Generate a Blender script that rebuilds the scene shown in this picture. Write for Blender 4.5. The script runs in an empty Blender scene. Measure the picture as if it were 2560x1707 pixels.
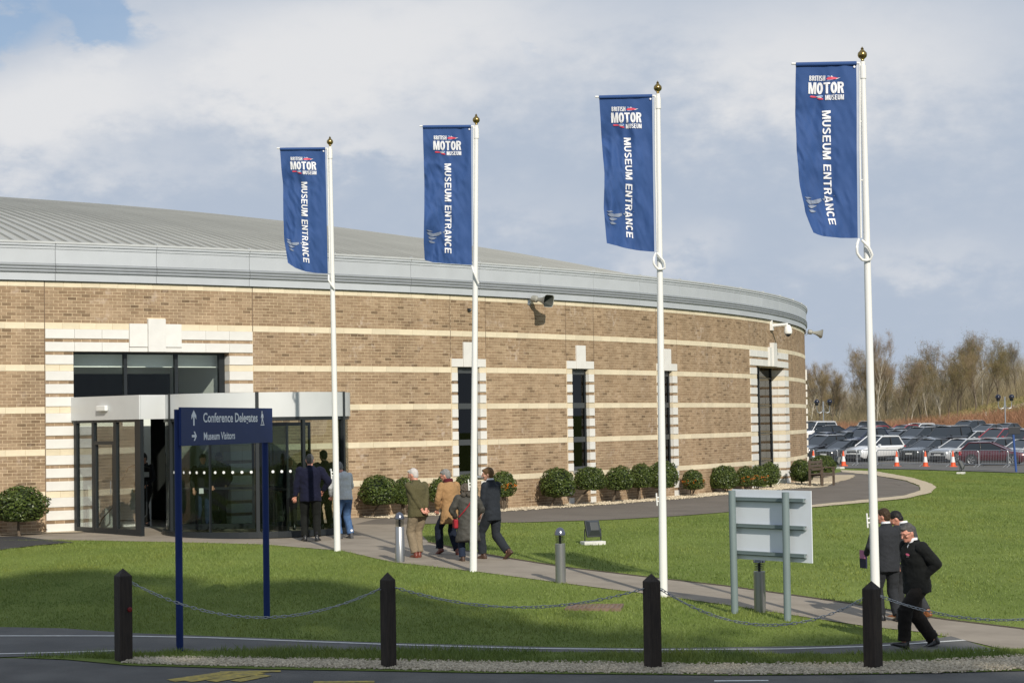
import bpy, bmesh, math, random
import numpy as np
from mathutils import Vector, Matrix, kdtree, noise
random.seed(7)
rng = np.random.default_rng(7)
SC = bpy.context.scene
COL = SC.collection

# ------------------------------------------------------------------ camera
EYE = 3.05
F_PX = 5000.0                        # focal length in pixels of the 2560-wide photo
PITCH, ROLL = 0.040574, -0.015963
_c, _s = math.cos(ROLL), math.sin(ROLL)
_F = Vector((0, math.cos(PITCH), math.sin(PITCH)))
_U0 = Vector((0, -math.sin(PITCH), math.cos(PITCH)))
_R0 = Vector((1, 0, 0))
CR = _R0 * _c + _U0 * _s
CU = _U0 * _c - _R0 * _s
CF = _F
EYEP = Vector((0, 0, EYE))
cam_data = bpy.data.cameras.new('camera')
cam_data.sensor_width = 36.0
cam_data.lens = 36.0 * F_PX / 2560.0
cam_data.clip_start = 0.5
cam_data.clip_end = 3000
cam = bpy.data.objects.new('camera', cam_data)
COL.objects.link(cam)
cam.matrix_world = Matrix(((CR.x, CU.x, -CF.x, 0), (CR.y, CU.y, -CF.y, 0), (CR.z, CU.z, -CF.z, EYE), (0, 0, 0, 1)))
SC.camera = cam

# ------------------------------------------------------------------ sun + sky
SUN_AZ = Vector((-0.30, 0.954, 0)).normalized()      # direction the light travels, seen from above
SUN_EL = math.radians(31)
sun_data = bpy.data.lights.new('sun', 'SUN')
sun_data.energy = 4.6
sun_data.angle = math.radians(0.7)
sun_data.color = (1.0, 0.93, 0.81)
sun = bpy.data.objects.new('sun', sun_data)
COL.objects.link(sun)
LDIR = Vector((SUN_AZ.x * math.cos(SUN_EL), SUN_AZ.y * math.cos(SUN_EL), -math.sin(SUN_EL)))
sun.rotation_euler = LDIR.to_track_quat('-Z', 'Y').to_euler()
sun.location = (20, -40, 40)

SC.view_settings.view_transform = 'Standard'
SC.view_settings.look = 'None'
SC.view_settings.exposure = 0.0
SC.view_settings.gamma = 1.0
SC.view_settings.use_curve_mapping = False

world = bpy.data.worlds.new('World')
SC.world = world
world.use_nodes = True


def build_world():
    nt = world.node_tree
    nt.nodes.clear()
    N, L = nt.nodes.new, nt.links.new

    def M(op, a=None, b=None, c=None, clamp=False):
        n = N('ShaderNodeMath'); n.operation = op; n.use_clamp = clamp
        for i, v in enumerate((a, b, c)):
            if v is None:
                continue
            if isinstance(v, (int, float)):
                n.inputs[i].default_value = v
            else:
                L(v, n.inputs[i])
        return n.outputs[0]
    out = N('ShaderNodeOutputWorld')
    bg = N('ShaderNodeBackground')
    sky = N('ShaderNodeTexSky')
    sky.sky_type = 'NISHITA'
    sky.sun_disc = False
    sky.sun_elevation = SUN_EL
    sky.sun_rotation = math.atan2(-SUN_AZ.x, -SUN_AZ.y)
    sky.air_density = 1.0
    sky.dust_density = 1.2
    sky.ozone_density = 1.6
    skm = N('ShaderNodeMix'); skm.data_type = 'RGBA'; skm.blend_type = 'MULTIPLY'
    skm.inputs[0].default_value = 1.0
    L(sky.outputs[0], skm.inputs[6]); skm.inputs[7].default_value = (0.080, 0.086, 0.095, 1)
    tc = N('ShaderNodeTexCoord')
    sep = N('ShaderNodeSeparateXYZ')
    L(tc.outputs['Generated'], sep.inputs[0])
    az = M('MULTIPLY', M('ARCTAN2', sep.outputs[0], sep.outputs[1]), 57.2958)
    el = M('MULTIPLY', M('ARCSINE', sep.outputs[2]), 57.2958)
    comb = N('ShaderNodeCombineXYZ')
    L(az, comb.inputs[0]); L(M('MULTIPLY', el, 1.7), comb.inputs[1])
    nz = N('ShaderNodeTexNoise'); nz.inputs['Scale'].default_value = 0.16; nz.inputs['Detail'].default_value = 5
    nz.inputs['Roughness'].default_value = 0.55
    L(comb.outputs[0], nz.inputs['Vector'])
    nz2 = N('ShaderNodeTexNoise'); nz2.inputs['Scale'].default_value = 0.42; nz2.inputs['Detail'].default_value = 6
    nz2.inputs['Roughness'].default_value = 0.6
    L(comb.outputs[0], nz2.inputs['Vector'])
    wob = M('SUBTRACT', nz.outputs[0], 0.5)
    wob2 = M('SUBTRACT', nz2.outputs[0], 0.5)
    nz3 = N('ShaderNodeTexNoise'); nz3.inputs['Scale'].default_value = 1.15; nz3.inputs['Detail'].default_value = 7
    nz3.inputs['Roughness'].default_value = 0.58
    L(comb.outputs[0], nz3.inputs['Vector'])
    wob3 = M('SUBTRACT', nz3.outputs[0], 0.5)
    azw = M('ADD', M('ADD', M('ADD', az, M('MULTIPLY', wob, 4.0)), M('MULTIPLY', wob2, 3.5)), M('MULTIPLY', wob3, 1.6))
    elw = M('ADD', M('ADD', M('ADD', el, M('MULTIPLY', wob2, 2.6)), M('MULTIPLY', wob, 1.8)), M('MULTIPLY', wob3, 1.3))

    def lobe(a, e, sa, se, amp):
        q = M('ADD', M('POWER', M('ABSOLUTE', M('DIVIDE', M('SUBTRACT', azw, a), sa)), 2.0),
              M('POWER', M('ABSOLUTE', M('DIVIDE', M('SUBTRACT', elw, e), se)), 2.0))
        return M('MULTIPLY', M('POWER', 2.718, M('MULTIPLY', q, -1.0)), amp)
    # bright sunlit cloud tops (az, el, widths, amount)
    br = None
    for a in BRIGHT:
        v = lobe(*a); br = v if br is None else M('ADD', br, v)
    br = M('ADD', br, M('MULTIPLY', wob2, 0.5))
    br = M('ADD', br, 0.10)
    br = M('ADD', br, M('MULTIPLY', wob, 0.55))
    br = M('ADD', br, M('MULTIPLY', wob3, 0.42))
    sm = N('ShaderNodeMapRange'); sm.interpolation_type = 'SMOOTHSTEP'; sm.inputs[1].default_value = 0.0; sm.inputs[2].default_value = 1.15
    L(br, sm.inputs[0]); br = sm.outputs[0]
    gap = None
    for a in GAPS:
        v = lobe(*a); gap = v if gap is None else M('ADD', gap, v)
    gap = M('SUBTRACT', M('ADD', gap, M('MULTIPLY', wob, 0.9)), 0.28)
    gap = M('MULTIPLY', gap, 2.2, clamp=True)
    c1 = N('ShaderNodeMix'); c1.data_type = 'RGBA'
    L(br, c1.inputs[0])
    c1.inputs[6].default_value = (0.452, 0.522, 0.632, 1)      # shaded cloud
    c1.inputs[7].default_value = (0.765, 0.772, 0.79, 1)        # lit cloud
    c2 = N('ShaderNodeMix'); c2.data_type = 'RGBA'
    L(M('MULTIPLY', gap, 0.66), c2.inputs[0])
    L(c1.outputs[2], c2.inputs[6]); L(skm.outputs[2], c2.inputs[7])
    L(c2.outputs[2], bg.inputs[0])
    bg.inputs[1].default_value = 1.0
    L(bg.outputs[0], out.inputs[0])


#        az    el   saz  sel  amount
BRIGHT = [(-12.4, 9.2, 2.6, 1.2, 0.9), (-14.5, 8.2, 2.0, 1.2, 0.6), (-5.3, 10.3, 5.2, 2.0, 1.05), (-0.5, 11.6, 4.0, 1.2, 0.4), (9.2, 10.0, 6.0, 2.2, 0.80), (-4.0, 7.9, 2.2, 0.7, 0.4),
          (4.8, 4.7, 1.3, 0.9, 0.45), (11.6, 4.4, 3.4, 0.8, 0.4), (-11.0, 7.2, 3.0, 0.7, 0.3), (0.5, 6.0, 3.0, 0.8, 0.22)]
GAPS = [(-11.6, 11.5, 1.7, 1.0, 1.2), (-14.6, 11.0, 1.1, 1.0, 0.9), (12.4, 12.5, 2.0, 0.6, 0.8), (0.9, 10.9, 0.7, 1.2, 0.35), (13.0, 2.4, 3.0, 1.0, 0.35)]
build_world()
# evergreens behind the viewpoint (x, y, height)
SHADE_TREES = [(-3.2, -13, 30), (0.4, -10, 31), (3.6, -14, 32.5), (6.8, -11, 30), (9.8, -10, 28), (12.8, -14, 27), (16.2, -11, 24)]

# ------------------------------------------------------------------ geometry helpers
BC = Vector((-36.231, 87.513, 0))     # centre of the round building
BR = 48.5255                          # radius of its brick face
ZD = EYE + 0.5423                     # top of the fourth pale band
PB = 0.975                            # pitch of the pale bands
GZ = 0.69                             # ground level at the building


def smooth(t):
    t = max(0.0, min(1.0, t)); return t * t * (3 - 2 * t)


def ground(x, y):
    d = math.hypot(x - BC.x, y - BC.y) - BR
    pad = 0.0
    if d < 26:
        pad = GZ * (1 - (max(d, 0) / 26.0) ** 1.4)
    far = float(np.interp(y, [60, 100, 124, 134, 140, 152, 168, 190, 215, 260, 400], [0, 0, -0.12, 0.0, 0.14, 0.5, 0.85, 1.05, 1.5, 2.0, 4.0]))
    h = pad * (1.0 if y < 100 else max(0, 1 - (y - 100) / 30.0)) + far
    if y > 178:
        k = max(0.0, min(1.0, (x / y - 0.185) / 0.075))
        h += smooth((y - 178) / 45) * 3.4 * k
    return h


def ray(xf, yf):
    return (CF * F_PX + CR * (xf - 1280) - CU * (yf - 853.5)).normalized()


def GF(xf, yf, dz=0.0):
    """ground point seen at full-resolution photo pixel"""
    d = ray(xf, yf)
    t = 30.0
    lo, hi = 15.0, 600.0
    for i in range(60):
        mid = (lo + hi) / 2
        p = EYEP + d * mid
        if p.z > ground(p.x, p.y):
            lo = mid
        else:
            hi = mid
    p = EYEP + d * lo
    return Vector((p.x, p.y, ground(p.x, p.y) + dz))


KV = 2560.0 / 2352.0


def G(xv, yv, dz=0.0):
    return GF(xv * KV, yv * KV, dz)


def VF(base, xf, yf):
    """point on the pixel's ray in the upright plane y = base.y"""
    d = ray(xf, yf)
    return EYEP + d * (base.y / d.y)


def V(base, xv, yv):
    return VF(base, xv * KV, yv * KV)


def hitF(xf, yf, R=BR):
    d = ray(xf, yf)
    h = Vector((d.x, d.y)); h.normalize()
    c = Vector((BC.x, BC.y)); b = h.dot(c)
    disc = b * b - (c.length_squared - R * R)
    t = b - math.sqrt(max(disc, 0))
    p = h * t
    return p


_p0 = hitF(113, 1000)
A0 = math.atan2(_p0.y - BC.y, _p0.x - BC.x)


def UF(xf, yf=1000):
    p = hitF(xf, yf)
    return (math.atan2(p.y - BC.y, p.x - BC.x) - A0) * BR


def W(u, off, z):
    a = A0 + u / BR
    return Vector((BC.x + (BR + off) * math.cos(a), BC.y + (BR + off) * math.sin(a), z))


def wall_frame(u, off=0, z=0):
    """matrix: x along wall (to the right seen from outside), y into the wall, z up"""
    a = A0 + u / BR
    t = Vector((-math.sin(a), math.cos(a), 0)); n = Vector((-math.cos(a), -math.sin(a), 0))
    p = W(u, off, z)
    return Matrix(((t.x, n.x, 0, p.x), (t.y, n.y, 0, p.y), (0, 0, 1, p.z), (0, 0, 0, 1)))


# ------------------------------------------------------------------ object helpers
def np_mesh(name, verts, faces, smooth_=False):
    me = bpy.data.meshes.new(name)
    v = np.asarray(verts, dtype=np.float32).reshape(-1, 3)
    if isinstance(faces, np.ndarray):
        k = faces.shape[1]
        me.vertices.add(len(v)); me.vertices.foreach_set('co', v.ravel())
        nf = len(faces)
        me.loops.add(nf * k); me.loops.foreach_set('vertex_index', faces.astype(np.int32).ravel())
        me.polygons.add(nf)
        me.polygons.foreach_set('loop_start', np.arange(0, nf * k, k, dtype=np.int32))
        try:
            me.polygons.foreach_set('loop_total', np.full(nf, k, dtype=np.int32))
        except Exception:
            pass
        me.update(calc_edges=True)
        me.validate()
    else:
        me.from_pydata([tuple(p) for p in v], [], faces)
        me.update()
    if smooth_:
        me.polygons.foreach_set('use_smooth', np.ones(len(me.polygons), dtype=bool))
    return me


def link(name, me, mat=None, parent=None):
    o = bpy.data.objects.new(name, me)
    COL.objects.link(o)
    if mat is not None and me is not None and len(me.materials) == 0:
        me.materials.append(mat)
    if parent is not None:
        o.parent = parent
    return o


def empty(name, loc, rz=0.0, label=None, cat=None, group=None):
    o = bpy.data.objects.new(name, None)
    o.empty_display_size = 0.2
    COL.objects.link(o)
    o.location = loc
    o.rotation_euler = (0, 0, rz)
    tag(o, label, cat, group)
    return o


def tag(o, label=None, cat=None, group=None, kind=None):
    if label: o['label'] = label
    if cat: o['category'] = cat
    if group: o['group'] = group
    if kind: o['kind'] = kind
    return o


def copy_tree(o, parent=None):
    c = o.copy(); COL.objects.link(c)
    if parent is not None:
        c.parent = parent
    for ch in o.children:
        copy_tree(ch, c)
    return c


class MB:
    """collects shapes for one mesh object"""
    def __init__(s):
        s.v = []; s.f = []; s.m = []

    def add(s, verts, faces, mi=0):
        o = len(s.v)
        s.v.extend([Vector(p) for p in verts]); s.f.extend([[i + o for i in f] for f in faces]); s.m.extend([mi] * len(faces))
        return s

    def box(s, x0, x1, y0, y1, z0, z1, M=None, mi=0):
        v = [Vector(p) for p in ((x0, y0, z0), (x1, y0, z0), (x1, y1, z0), (x0, y1, z0), (x0, y0, z1), (x1, y0, z1), (x1, y1, z1), (x0, y1, z1))]
        if M is not None: v = [M @ p for p in v]
        return s.add(v, [(0, 3, 2, 1), (4, 5, 6, 7), (0, 1, 5, 4), (1, 2, 6, 5), (2, 3, 7, 6), (3, 0, 4, 7)], mi)

    def tube(s, pts, rad, n=8, closed=False, mi=0, cap=True, squash=None):
        pts = [Vector(p) for p in pts]
        k = len(pts)
        rr = rad if isinstance(rad, (list, tuple)) else [rad] * k
        rings = []; ref = None
        for i in range(k):
            if closed: t = pts[(i + 1) % k] - pts[i - 1]
            elif i == 0: t = pts[1] - pts[0]
            elif i == k - 1: t = pts[-1] - pts[-2]
            else: t = pts[i + 1] - pts[i - 1]
            t.normalize()
            if ref is None:
                ref = Vector((0, 0, 1)) if abs(t.z) < .9 else Vector((0, 1, 0))
            a = t.cross(ref)
            if a.length < 1e-5: a = t.cross(Vector((1, 0, 0)))
            a.normalize(); b = a.cross(t).normalized(); ref = b
            rings.append([pts[i] + (a * math.cos(2 * math.pi * j / n) + b * math.sin(2 * math.pi * j / n)) * rr[i] for j in range(n)])
        v = [p for r in rings for p in r]; f = []
        kk = k if closed else k - 1
        for i in range(kk):
            i2 = (i + 1) % k
            for j in range(n):
                j2 = (j + 1) % n
                f.append((i * n + j, i * n + j2, i2 * n + j2, i2 * n + j))
        if cap and not closed:
            f.append(tuple(range(n - 1, -1, -1))); f.append(tuple((k - 1) * n + j for j in range(n)))
        return s.add(v, f, mi)

    def lathe(s, prof, n=20, M=None, mi=0, cap=True):
        v = []; f = []
        for (r, z) in prof:
            for j in range(n):
                a = 2 * math.pi * j / n
                v.append(Vector((r * math.cos(a), r * math.sin(a), z)))
        if M is not None: v = [M @ p for p in v]
        for i in range(len(prof) - 1):
            for j in range(n):
                j2 = (j + 1) % n
                f.append((i * n + j, i * n + j2, (i + 1) * n + j2, (i + 1) * n + j))
        if cap:
            f.append(tuple(range(n - 1, -1, -1))); f.append(tuple((len(prof) - 1) * n + j for j in range(n)))
        return s.add(v, f, mi)

    def rings(s, rings, mi=0, cap=True):
        n = len(rings[0]); v = [p for r in rings for p in r]; f = []
        for i in range(len(rings) - 1):
            for j in range(n):
                j2 = (j + 1) % n
                f.append((i * n + j, i * n + j2, (i + 1) * n + j2, (i + 1) * n + j))
        if cap:
            f.append(tuple(range(n - 1, -1, -1))); f.append(tuple((len(rings) - 1) * n + j for j in range(n)))
        return s.add(v, f, mi)

    def mesh(s, name, smooth_=False):
        me = np_mesh(name, [tuple(p) for p in s.v], s.f, smooth_)
        return me

    def build(s, name, mats, parent=None, smooth_=False, bevel=0.0):
        me = s.mesh(name, smooth_)
        mats = mats if isinstance(mats, (list, tuple)) else [mats]
        for m in mats: me.materials.append(m)
        if len(mats) > 1:
            me.polygons.foreach_set('material_index', np.array(s.m, dtype=np.int32))
        if bevel > 0:
            bm = bmesh.new(); bm.from_mesh(me)
            bmesh.ops.bevel(bm, geom=[e for e in bm.edges if e.is_manifold and e.calc_face_angle(0) > .5], offset=bevel, segments=2, affect='EDGES', profile=.5)
            bm.to_mesh(me); bm.free()
        if smooth_:
            try: me.set_sharp_from_angle(angle=math.radians(40))
            except Exception: pass
        return link(name, me, None, parent)


# ------------------------------------------------------------------ materials
MATS = {}


def mat(name, col, rough=0.6, metal=0.0, var=0.0, vscale=8.0, col2=None, bump=0.0, bscale=40.0, spec=0.5, isl=0.0, objv=0.0, coat=0.0, sheen=0.0, detail=4.0, coords='Object', stretch=None, objcol=False):
    m = bpy.data.materials.new(name); m.use_nodes = True
    nt = m.node_tree; N, L = nt.nodes.new, nt.links.new
    b = nt.nodes['Principled BSDF']
    b.inputs['Roughness'].default_value = rough; b.inputs['Metallic'].default_value = metal
    b.inputs['Specular IOR Level'].default_value = spec
    if coat: b.inputs['Coat Weight'].default_value = coat; b.inputs['Coat Roughness'].default_value = 0.05
    if sheen: b.inputs['Sheen Weight'].default_value = sheen
    cur = None
    if objcol:
        oi = N('ShaderNodeObjectInfo'); cur = oi.outputs['Color']
    vec = None
    if var or bump or col2:
        tc = N('ShaderNodeTexCoord'); vec = tc.outputs[coords]
        if stretch:
            mp = N('ShaderNodeMapping'); mp.inputs['Scale'].default_value = stretch; L(vec, mp.inputs[0]); vec = mp.outputs[0]
    if var or col2:
        nz = N('ShaderNodeTexNoise'); nz.inputs['Scale'].default_value = vscale; nz.inputs['Detail'].default_value = detail
        L(vec, nz.inputs['Vector'])
        rp = N('ShaderNodeMapRange'); rp.inputs[1].default_value = .3; rp.inputs[2].default_value = .7; L(nz.outputs[0], rp.inputs[0])
        mx = N('ShaderNodeMix'); mx.data_type = 'RGBA'; L(rp.outputs[0], mx.inputs[0])
        c2 = col2 if col2 else tuple(min(1, c * (1 + var)) for c in col)
        c1 = col if col2 else tuple(c * (1 - var) for c in col)
        mx.inputs[6].default_value = (*c1, 1); mx.inputs[7].default_value = (*c2, 1)
        cur = mx.outputs[2]
    if isl or objv:
        hs = N('ShaderNodeMix'); hs.data_type = 'RGBA'; hs.blend_type = 'MULTIPLY'; hs.inputs[0].default_value = 1
        if cur is None: hs.inputs[6].default_value = (*col, 1)
        else: L(cur, hs.inputs[6])
        g = N('ShaderNodeNewGeometry'); oi = N('ShaderNodeObjectInfo')
        ad = N('ShaderNodeMath'); ad.operation = 'ADD'
        if isl: L(g.outputs['Random Per Island'], ad.inputs[0])
        else: ad.inputs[0].default_value = 0
        L(oi.outputs['Random'], ad.inputs[1])
        fr = N('ShaderNodeMath'); fr.operation = 'FRACT'; L(ad.outputs[0], fr.inputs[0])
        mr = N('ShaderNodeMapRange'); k = max(isl, objv); mr.inputs[3].default_value = 1 - k; mr.inputs[4].default_value = 1 + k
        L(fr.outputs[0], mr.inputs[0]); L(mr.outputs[0], hs.inputs[7]); cur = hs.outputs[2]
    if cur is None: b.inputs['Base Color'].default_value = (*col, 1)
    else: L(cur, b.inputs['Base Color'])
    if bump:
        nb = N('ShaderNodeTexNoise'); nb.inputs['Scale'].default_value = bscale; nb.inputs['Detail'].default_value = 3
        L(vec, nb.inputs['Vector'])
        bp = N('ShaderNodeBump'); bp.inputs['Strength'].default_value = bump; bp.inputs['Distance'].default_value = 0.02
        L(nb.outputs[0], bp.inputs['Height']); L(bp.outputs[0], b.inputs['Normal'])
    MATS[name] = m
    return m


def glass_mat(name, tint=(0.55, 0.62, 0.58), refl=1.0, ior=1.5):
    m = bpy.data.materials.new(name); m.use_nodes = True
    nt = m.node_tree; nt.nodes.clear(); N, L = nt.nodes.new, nt.links.new
    o = N('ShaderNodeOutputMaterial'); mx = N('ShaderNodeMixShader'); tr = N('ShaderNodeBsdfTransparent'); gl = N('ShaderNodeBsdfGlossy')
    fr = N('ShaderNodeFresnel')
    ge = N('ShaderNodeNewGeometry'); io = N('ShaderNodeMapRange'); io.inputs[3].default_value = ior; io.inputs[4].default_value = 1 / ior
    L(ge.outputs['Backfacing'], io.inputs[0]); L(io.outputs[0], fr.inputs[0])     # the same reflection from either side of the sheet
    mu = N('ShaderNodeMath'); mu.operation = 'MULTIPLY'; mu.inputs[1].default_value = refl; mu.use_clamp = True
    L(fr.outputs[0], mu.inputs[0]); L(mu.outputs[0], mx.inputs[0])
    tr.inputs[0].default_value = (*tint, 1); gl.inputs['Roughness'].default_value = 0.01
    L(tr.outputs[0], mx.inputs[1]); L(gl.outputs[0], mx.inputs[2]); L(mx.outputs[0], o.inputs[0])
    MATS[name] = m
    return m


def brick_mat(name, c_lo, c_hi, bloom=0.35, iscale=1.0):
    """fired clay: each brick its own tone, with whitish salt bloom in patches"""
    m = bpy.data.materials.new(name); m.use_nodes = True
    nt = m.node_tree; N, L = nt.nodes.new, nt.links.new
    b = nt.nodes['Principled BSDF']; b.inputs['Roughness'].default_value = .85; b.inputs['Specular IOR Level'].default_value = .2
    g = N('ShaderNodeNewGeometry'); oi = N('ShaderNodeObjectInfo')
    ad = N('ShaderNodeMath'); L(g.outputs['Random Per Island'], ad.inputs[0]); L(oi.outputs['Random'], ad.inputs[1])
    fr = N('ShaderNodeMath'); fr.operation = 'FRACT'; L(ad.outputs[0], fr.inputs[0])
    cr = N('ShaderNodeValToRGB'); L(fr.outputs[0], cr.inputs[0])
    e = cr.color_ramp.elements
    e[0].position = 0; e[0].color = (*[c * .62 for c in c_lo], 1); e[1].position = 1; e[1].color = (*c_hi, 1)
    x = e.new(.10); x.color = (*c_lo, 1)
    x = e.new(.6); x.color = (*[(a + b_) / 2 for a, b_ in zip(c_lo, c_hi)], 1)
    nz = N('ShaderNodeTexNoise'); nz.inputs['Scale'].default_value = 14; nz.inputs['Detail'].default_value = 4; L(g.outputs['Position'], nz.inputs['Vector'])
    mr = N('ShaderNodeMapRange'); mr.inputs[3].default_value = .78; mr.inputs[4].default_value = 1.22; L(nz.outputs[0], mr.inputs[0])
    mu = N('ShaderNodeMix'); mu.data_type = 'RGBA'; mu.blend_type = 'MULTIPLY'; mu.inputs[0].default_value = 1; L(cr.outputs[0], mu.inputs[6]); L(mr.outputs[0], mu.inputs[7])
    n1 = N('ShaderNodeTexNoise'); n1.inputs['Scale'].default_value = .9; n1.inputs['Detail'].default_value = 2; L(g.outputs['Position'], n1.inputs['Vector'])
    n2 = N('ShaderNodeTexNoise'); n2.inputs['Scale'].default_value = 7; n2.inputs['Detail'].default_value = 3; L(g.outputs['Position'], n2.inputs['Vector'])
    r1 = N('ShaderNodeMapRange'); r1.inputs[1].default_value = .52; r1.inputs[2].default_value = .72; L(n1.outputs[0], r1.inputs[0])
    r2 = N('ShaderNodeMapRange'); r2.inputs[1].default_value = .52; r2.inputs[2].default_value = .68; L(n2.outputs[0], r2.inputs[0])
    mm = N('ShaderNodeMath'); mm.operation = 'MULTIPLY'; L(r1.outputs[0], mm.inputs[0]); L(r2.outputs[0], mm.inputs[1])
    m3 = N('ShaderNodeMath'); m3.operation = 'MULTIPLY'; m3.inputs[1].default_value = bloom; L(mm.outputs[0], m3.inputs[0])
    mp = N('ShaderNodeMapping'); mp.inputs['Scale'].default_value = (1.3, 1.3, .16); L(g.outputs['Position'], mp.inputs[0])
    n4 = N('ShaderNodeTexNoise'); n4.inputs['Scale'].default_value = 1.0; n4.inputs['Detail'].default_value = 5; L(mp.outputs[0], n4.inputs['Vector'])
    r4 = N('ShaderNodeMapRange'); r4.inputs[1].default_value = .3; r4.inputs[2].default_value = .7; r4.inputs[3].default_value = .80; r4.inputs[4].default_value = 1.12; L(n4.outputs[0], r4.inputs[0])
    m4 = N('ShaderNodeMix'); m4.data_type = 'RGBA'; m4.blend_type = 'MULTIPLY'; m4.inputs[0].default_value = 1; L(mu.outputs[2], m4.inputs[6]); L(r4.outputs[0], m4.inputs[7]); mu = m4
    wm = N('ShaderNodeMix'); wm.data_type = 'RGBA'; L(m3.outputs[0], wm.inputs[0]); L(mu.outputs[2], wm.inputs[6]); wm.inputs[7].default_value = (.50, .42, .36, 1)
    L(wm.outputs[2], b.inputs['Base Color'])
    bp = N('ShaderNodeBump'); bp.inputs['Strength'].default_value = .35; bp.inputs['Distance'].default_value = .006; L(nz.outputs[0], bp.inputs['Height']); L(bp.outputs[0], b.inputs['Normal'])
    MATS[name] = m
    return m


mBRICK = brick_mat('brown_brick', (.262, .180, .112), (.350, .254, .166), .6)
mMORTAR = mat('mortar', (.60, .485, .33), .9, var=.12, vscale=3)
mBAND = mat('cream_stone', (.64, .56, .41), .75, var=.07, vscale=5, isl=.07, objv=.07, coords='Object')
mQUOIN = mat('white_stone', (.64, .63, .60), .7, var=.045, vscale=4, isl=.03, objv=.03, bump=.05, bscale=60)
mALU = mat('grey_aluminium_panel', (.45, .475, .505), .5, .1, var=.04, vscale=2, isl=.03, objv=.05)
mALU_D = mat('aluminium_rail', (.29, .31, .33), .5, .2, var=.05, vscale=3)
mCOPE = mat('pale_coping', (.46, .475, .48), .5, .1, var=.05, vscale=2)
mROOF = mat('grey_roof_sheet', (.375, .378, .355), .55, .15, var=.08, vscale=.6, isl=.05, objv=.05)
mDARK = mat('dark_grey_frame', (.018, .022, .025), .4, .2)
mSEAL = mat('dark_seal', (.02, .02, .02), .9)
mGLASS = glass_mat('clear_glass', (.62, .68, .64), 1.0, 1.5)
mCAP = mat('steel_cap', (.22, .225, .25), .22, .95)
mGLASS_U = glass_mat('upper_window_glass', (.93, .96, .94), .55, 1.45)
mGLASS_P = glass_mat('coated_glass', (.88, .92, .89), 1.6, 2.1)
mGLASS_W = glass_mat('window_glass', (.16, .19, .18), 1.0, 1.45)
mWHITE = mat('white_paint', (.72, .72, .70), .35, var=.02, vscale=3)
mBLUE = mat('navy_sign_paint', (.011, .028, .125), .5, var=.04, vscale=2, spec=.2)
mSIGNTXT = mat('pale_lettering', (.80, .82, .88), .5)
mSTEEL = mat('brushed_steel', (.36, .36, .355), .32, .85, var=.08, vscale=3, stretch=(1, 1, .05))
mBRASS = mat('gold_finial', (.34, .24, .085), .22, .95)
mWOOD = mat('dark_stained_timber', (.030, .0205, .0145), .75, var=.45, vscale=9, stretch=(6, 6, .5), bump=.4, bscale=30)
mGALV = mat('galvanised_steel', (.36, .38, .40), .42, .8, var=.15, vscale=30)

# ------------------------------------------------------------------ the ground sheets
mLAWN = mat('lawn_turf', (.112, .152, .032), .9, vscale=.45, col2=(.175, .222, .055), bump=.8, bscale=60, spec=.1, detail=8, coords='Object')
mROAD = mat('road_asphalt', (.088, .086, .082), .88, vscale=1.1, col2=(.155, .150, .140), bump=.5, bscale=120, spec=.25, detail=9)
mDRIVE = mat('drive_asphalt', (.125, .110, .094), .88, vscale=.9, col2=(.165, .145, .125), bump=.4, bscale=90, spec=.25, detail=8)
mFOOT = mat('footway_asphalt', (.095, .095, .092), .88, vscale=1.2, col2=(.145, .142, .135), bump=.4, bscale=110, spec=.25, detail=8)
mPAVE = mat('buff_concrete', (.225, .195, .158), .88, vscale=1.6, col2=(.30, .262, .215), bump=.3, bscale=80, spec=.2, detail=8)
mLINE = mat('white_road_paint', (.62, .62, .60), .6, vscale=12, col2=(.45, .45, .43), detail=6)
mYELLOW = mat('worn_yellow_paint', (.50, .37, .045), .7, vscale=14, col2=(.22, .18, .06), detail=6)
mGRAV = mat('pale_gravel', (.42, .35, .25), .9, vscale=30, col2=(.60, .52, .39), bump=1.0, bscale=70, spec=.15, detail=5)
mSTONE = mat('gravel_stone', (.52, .45, .335), .85, isl=.30, var=.1, vscale=10, spec=.2)


def build_ground():
    xs = np.concatenate([np.linspace(-600, -60, 10), np.linspace(-50, -14, 10), np.linspace(-13, 15, 57), np.linspace(16, 80, 60), np.linspace(95, 600, 10)])
    ys = np.concatenate([np.linspace(-60, 18, 8), np.linspace(19, 60, 110), np.linspace(61, 300, 130), np.linspace(320, 1500, 12)])
    v = []
    for y in ys:
        for x in xs:
            z = ground(x, y)
            if y > 400: z = ground(x, 400)
            v.append((x, y, z))
    nx = len(xs)
    f = [(j * nx + i, j * nx + i + 1, (j + 1) * nx + i + 1, (j + 1) * nx + i) for j in range(len(ys) - 1) for i in range(nx - 1)]
    o = link('ground', np_mesh('ground', v, np.array(f), True), mLAWN)
    tag(o, kind='structure')
    return o


build_ground()


def resample(pts, n):
    pts = [Vector(p) for p in pts]
    d = [0]
    for a, b in zip(pts, pts[1:]): d.append(d[-1] + (b - a).length)
    out = []
    for k in range(n):
        t = d[-1] * k / (n - 1)
        i = max(j for j in range(len(d)) if d[j] <= t + 1e-9); i = min(i, len(pts) - 2)
        q = (t - d[i]) / max(1e-9, d[i + 1] - d[i])
        out.append(pts[i].lerp(pts[i + 1], q))
    return out


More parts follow.
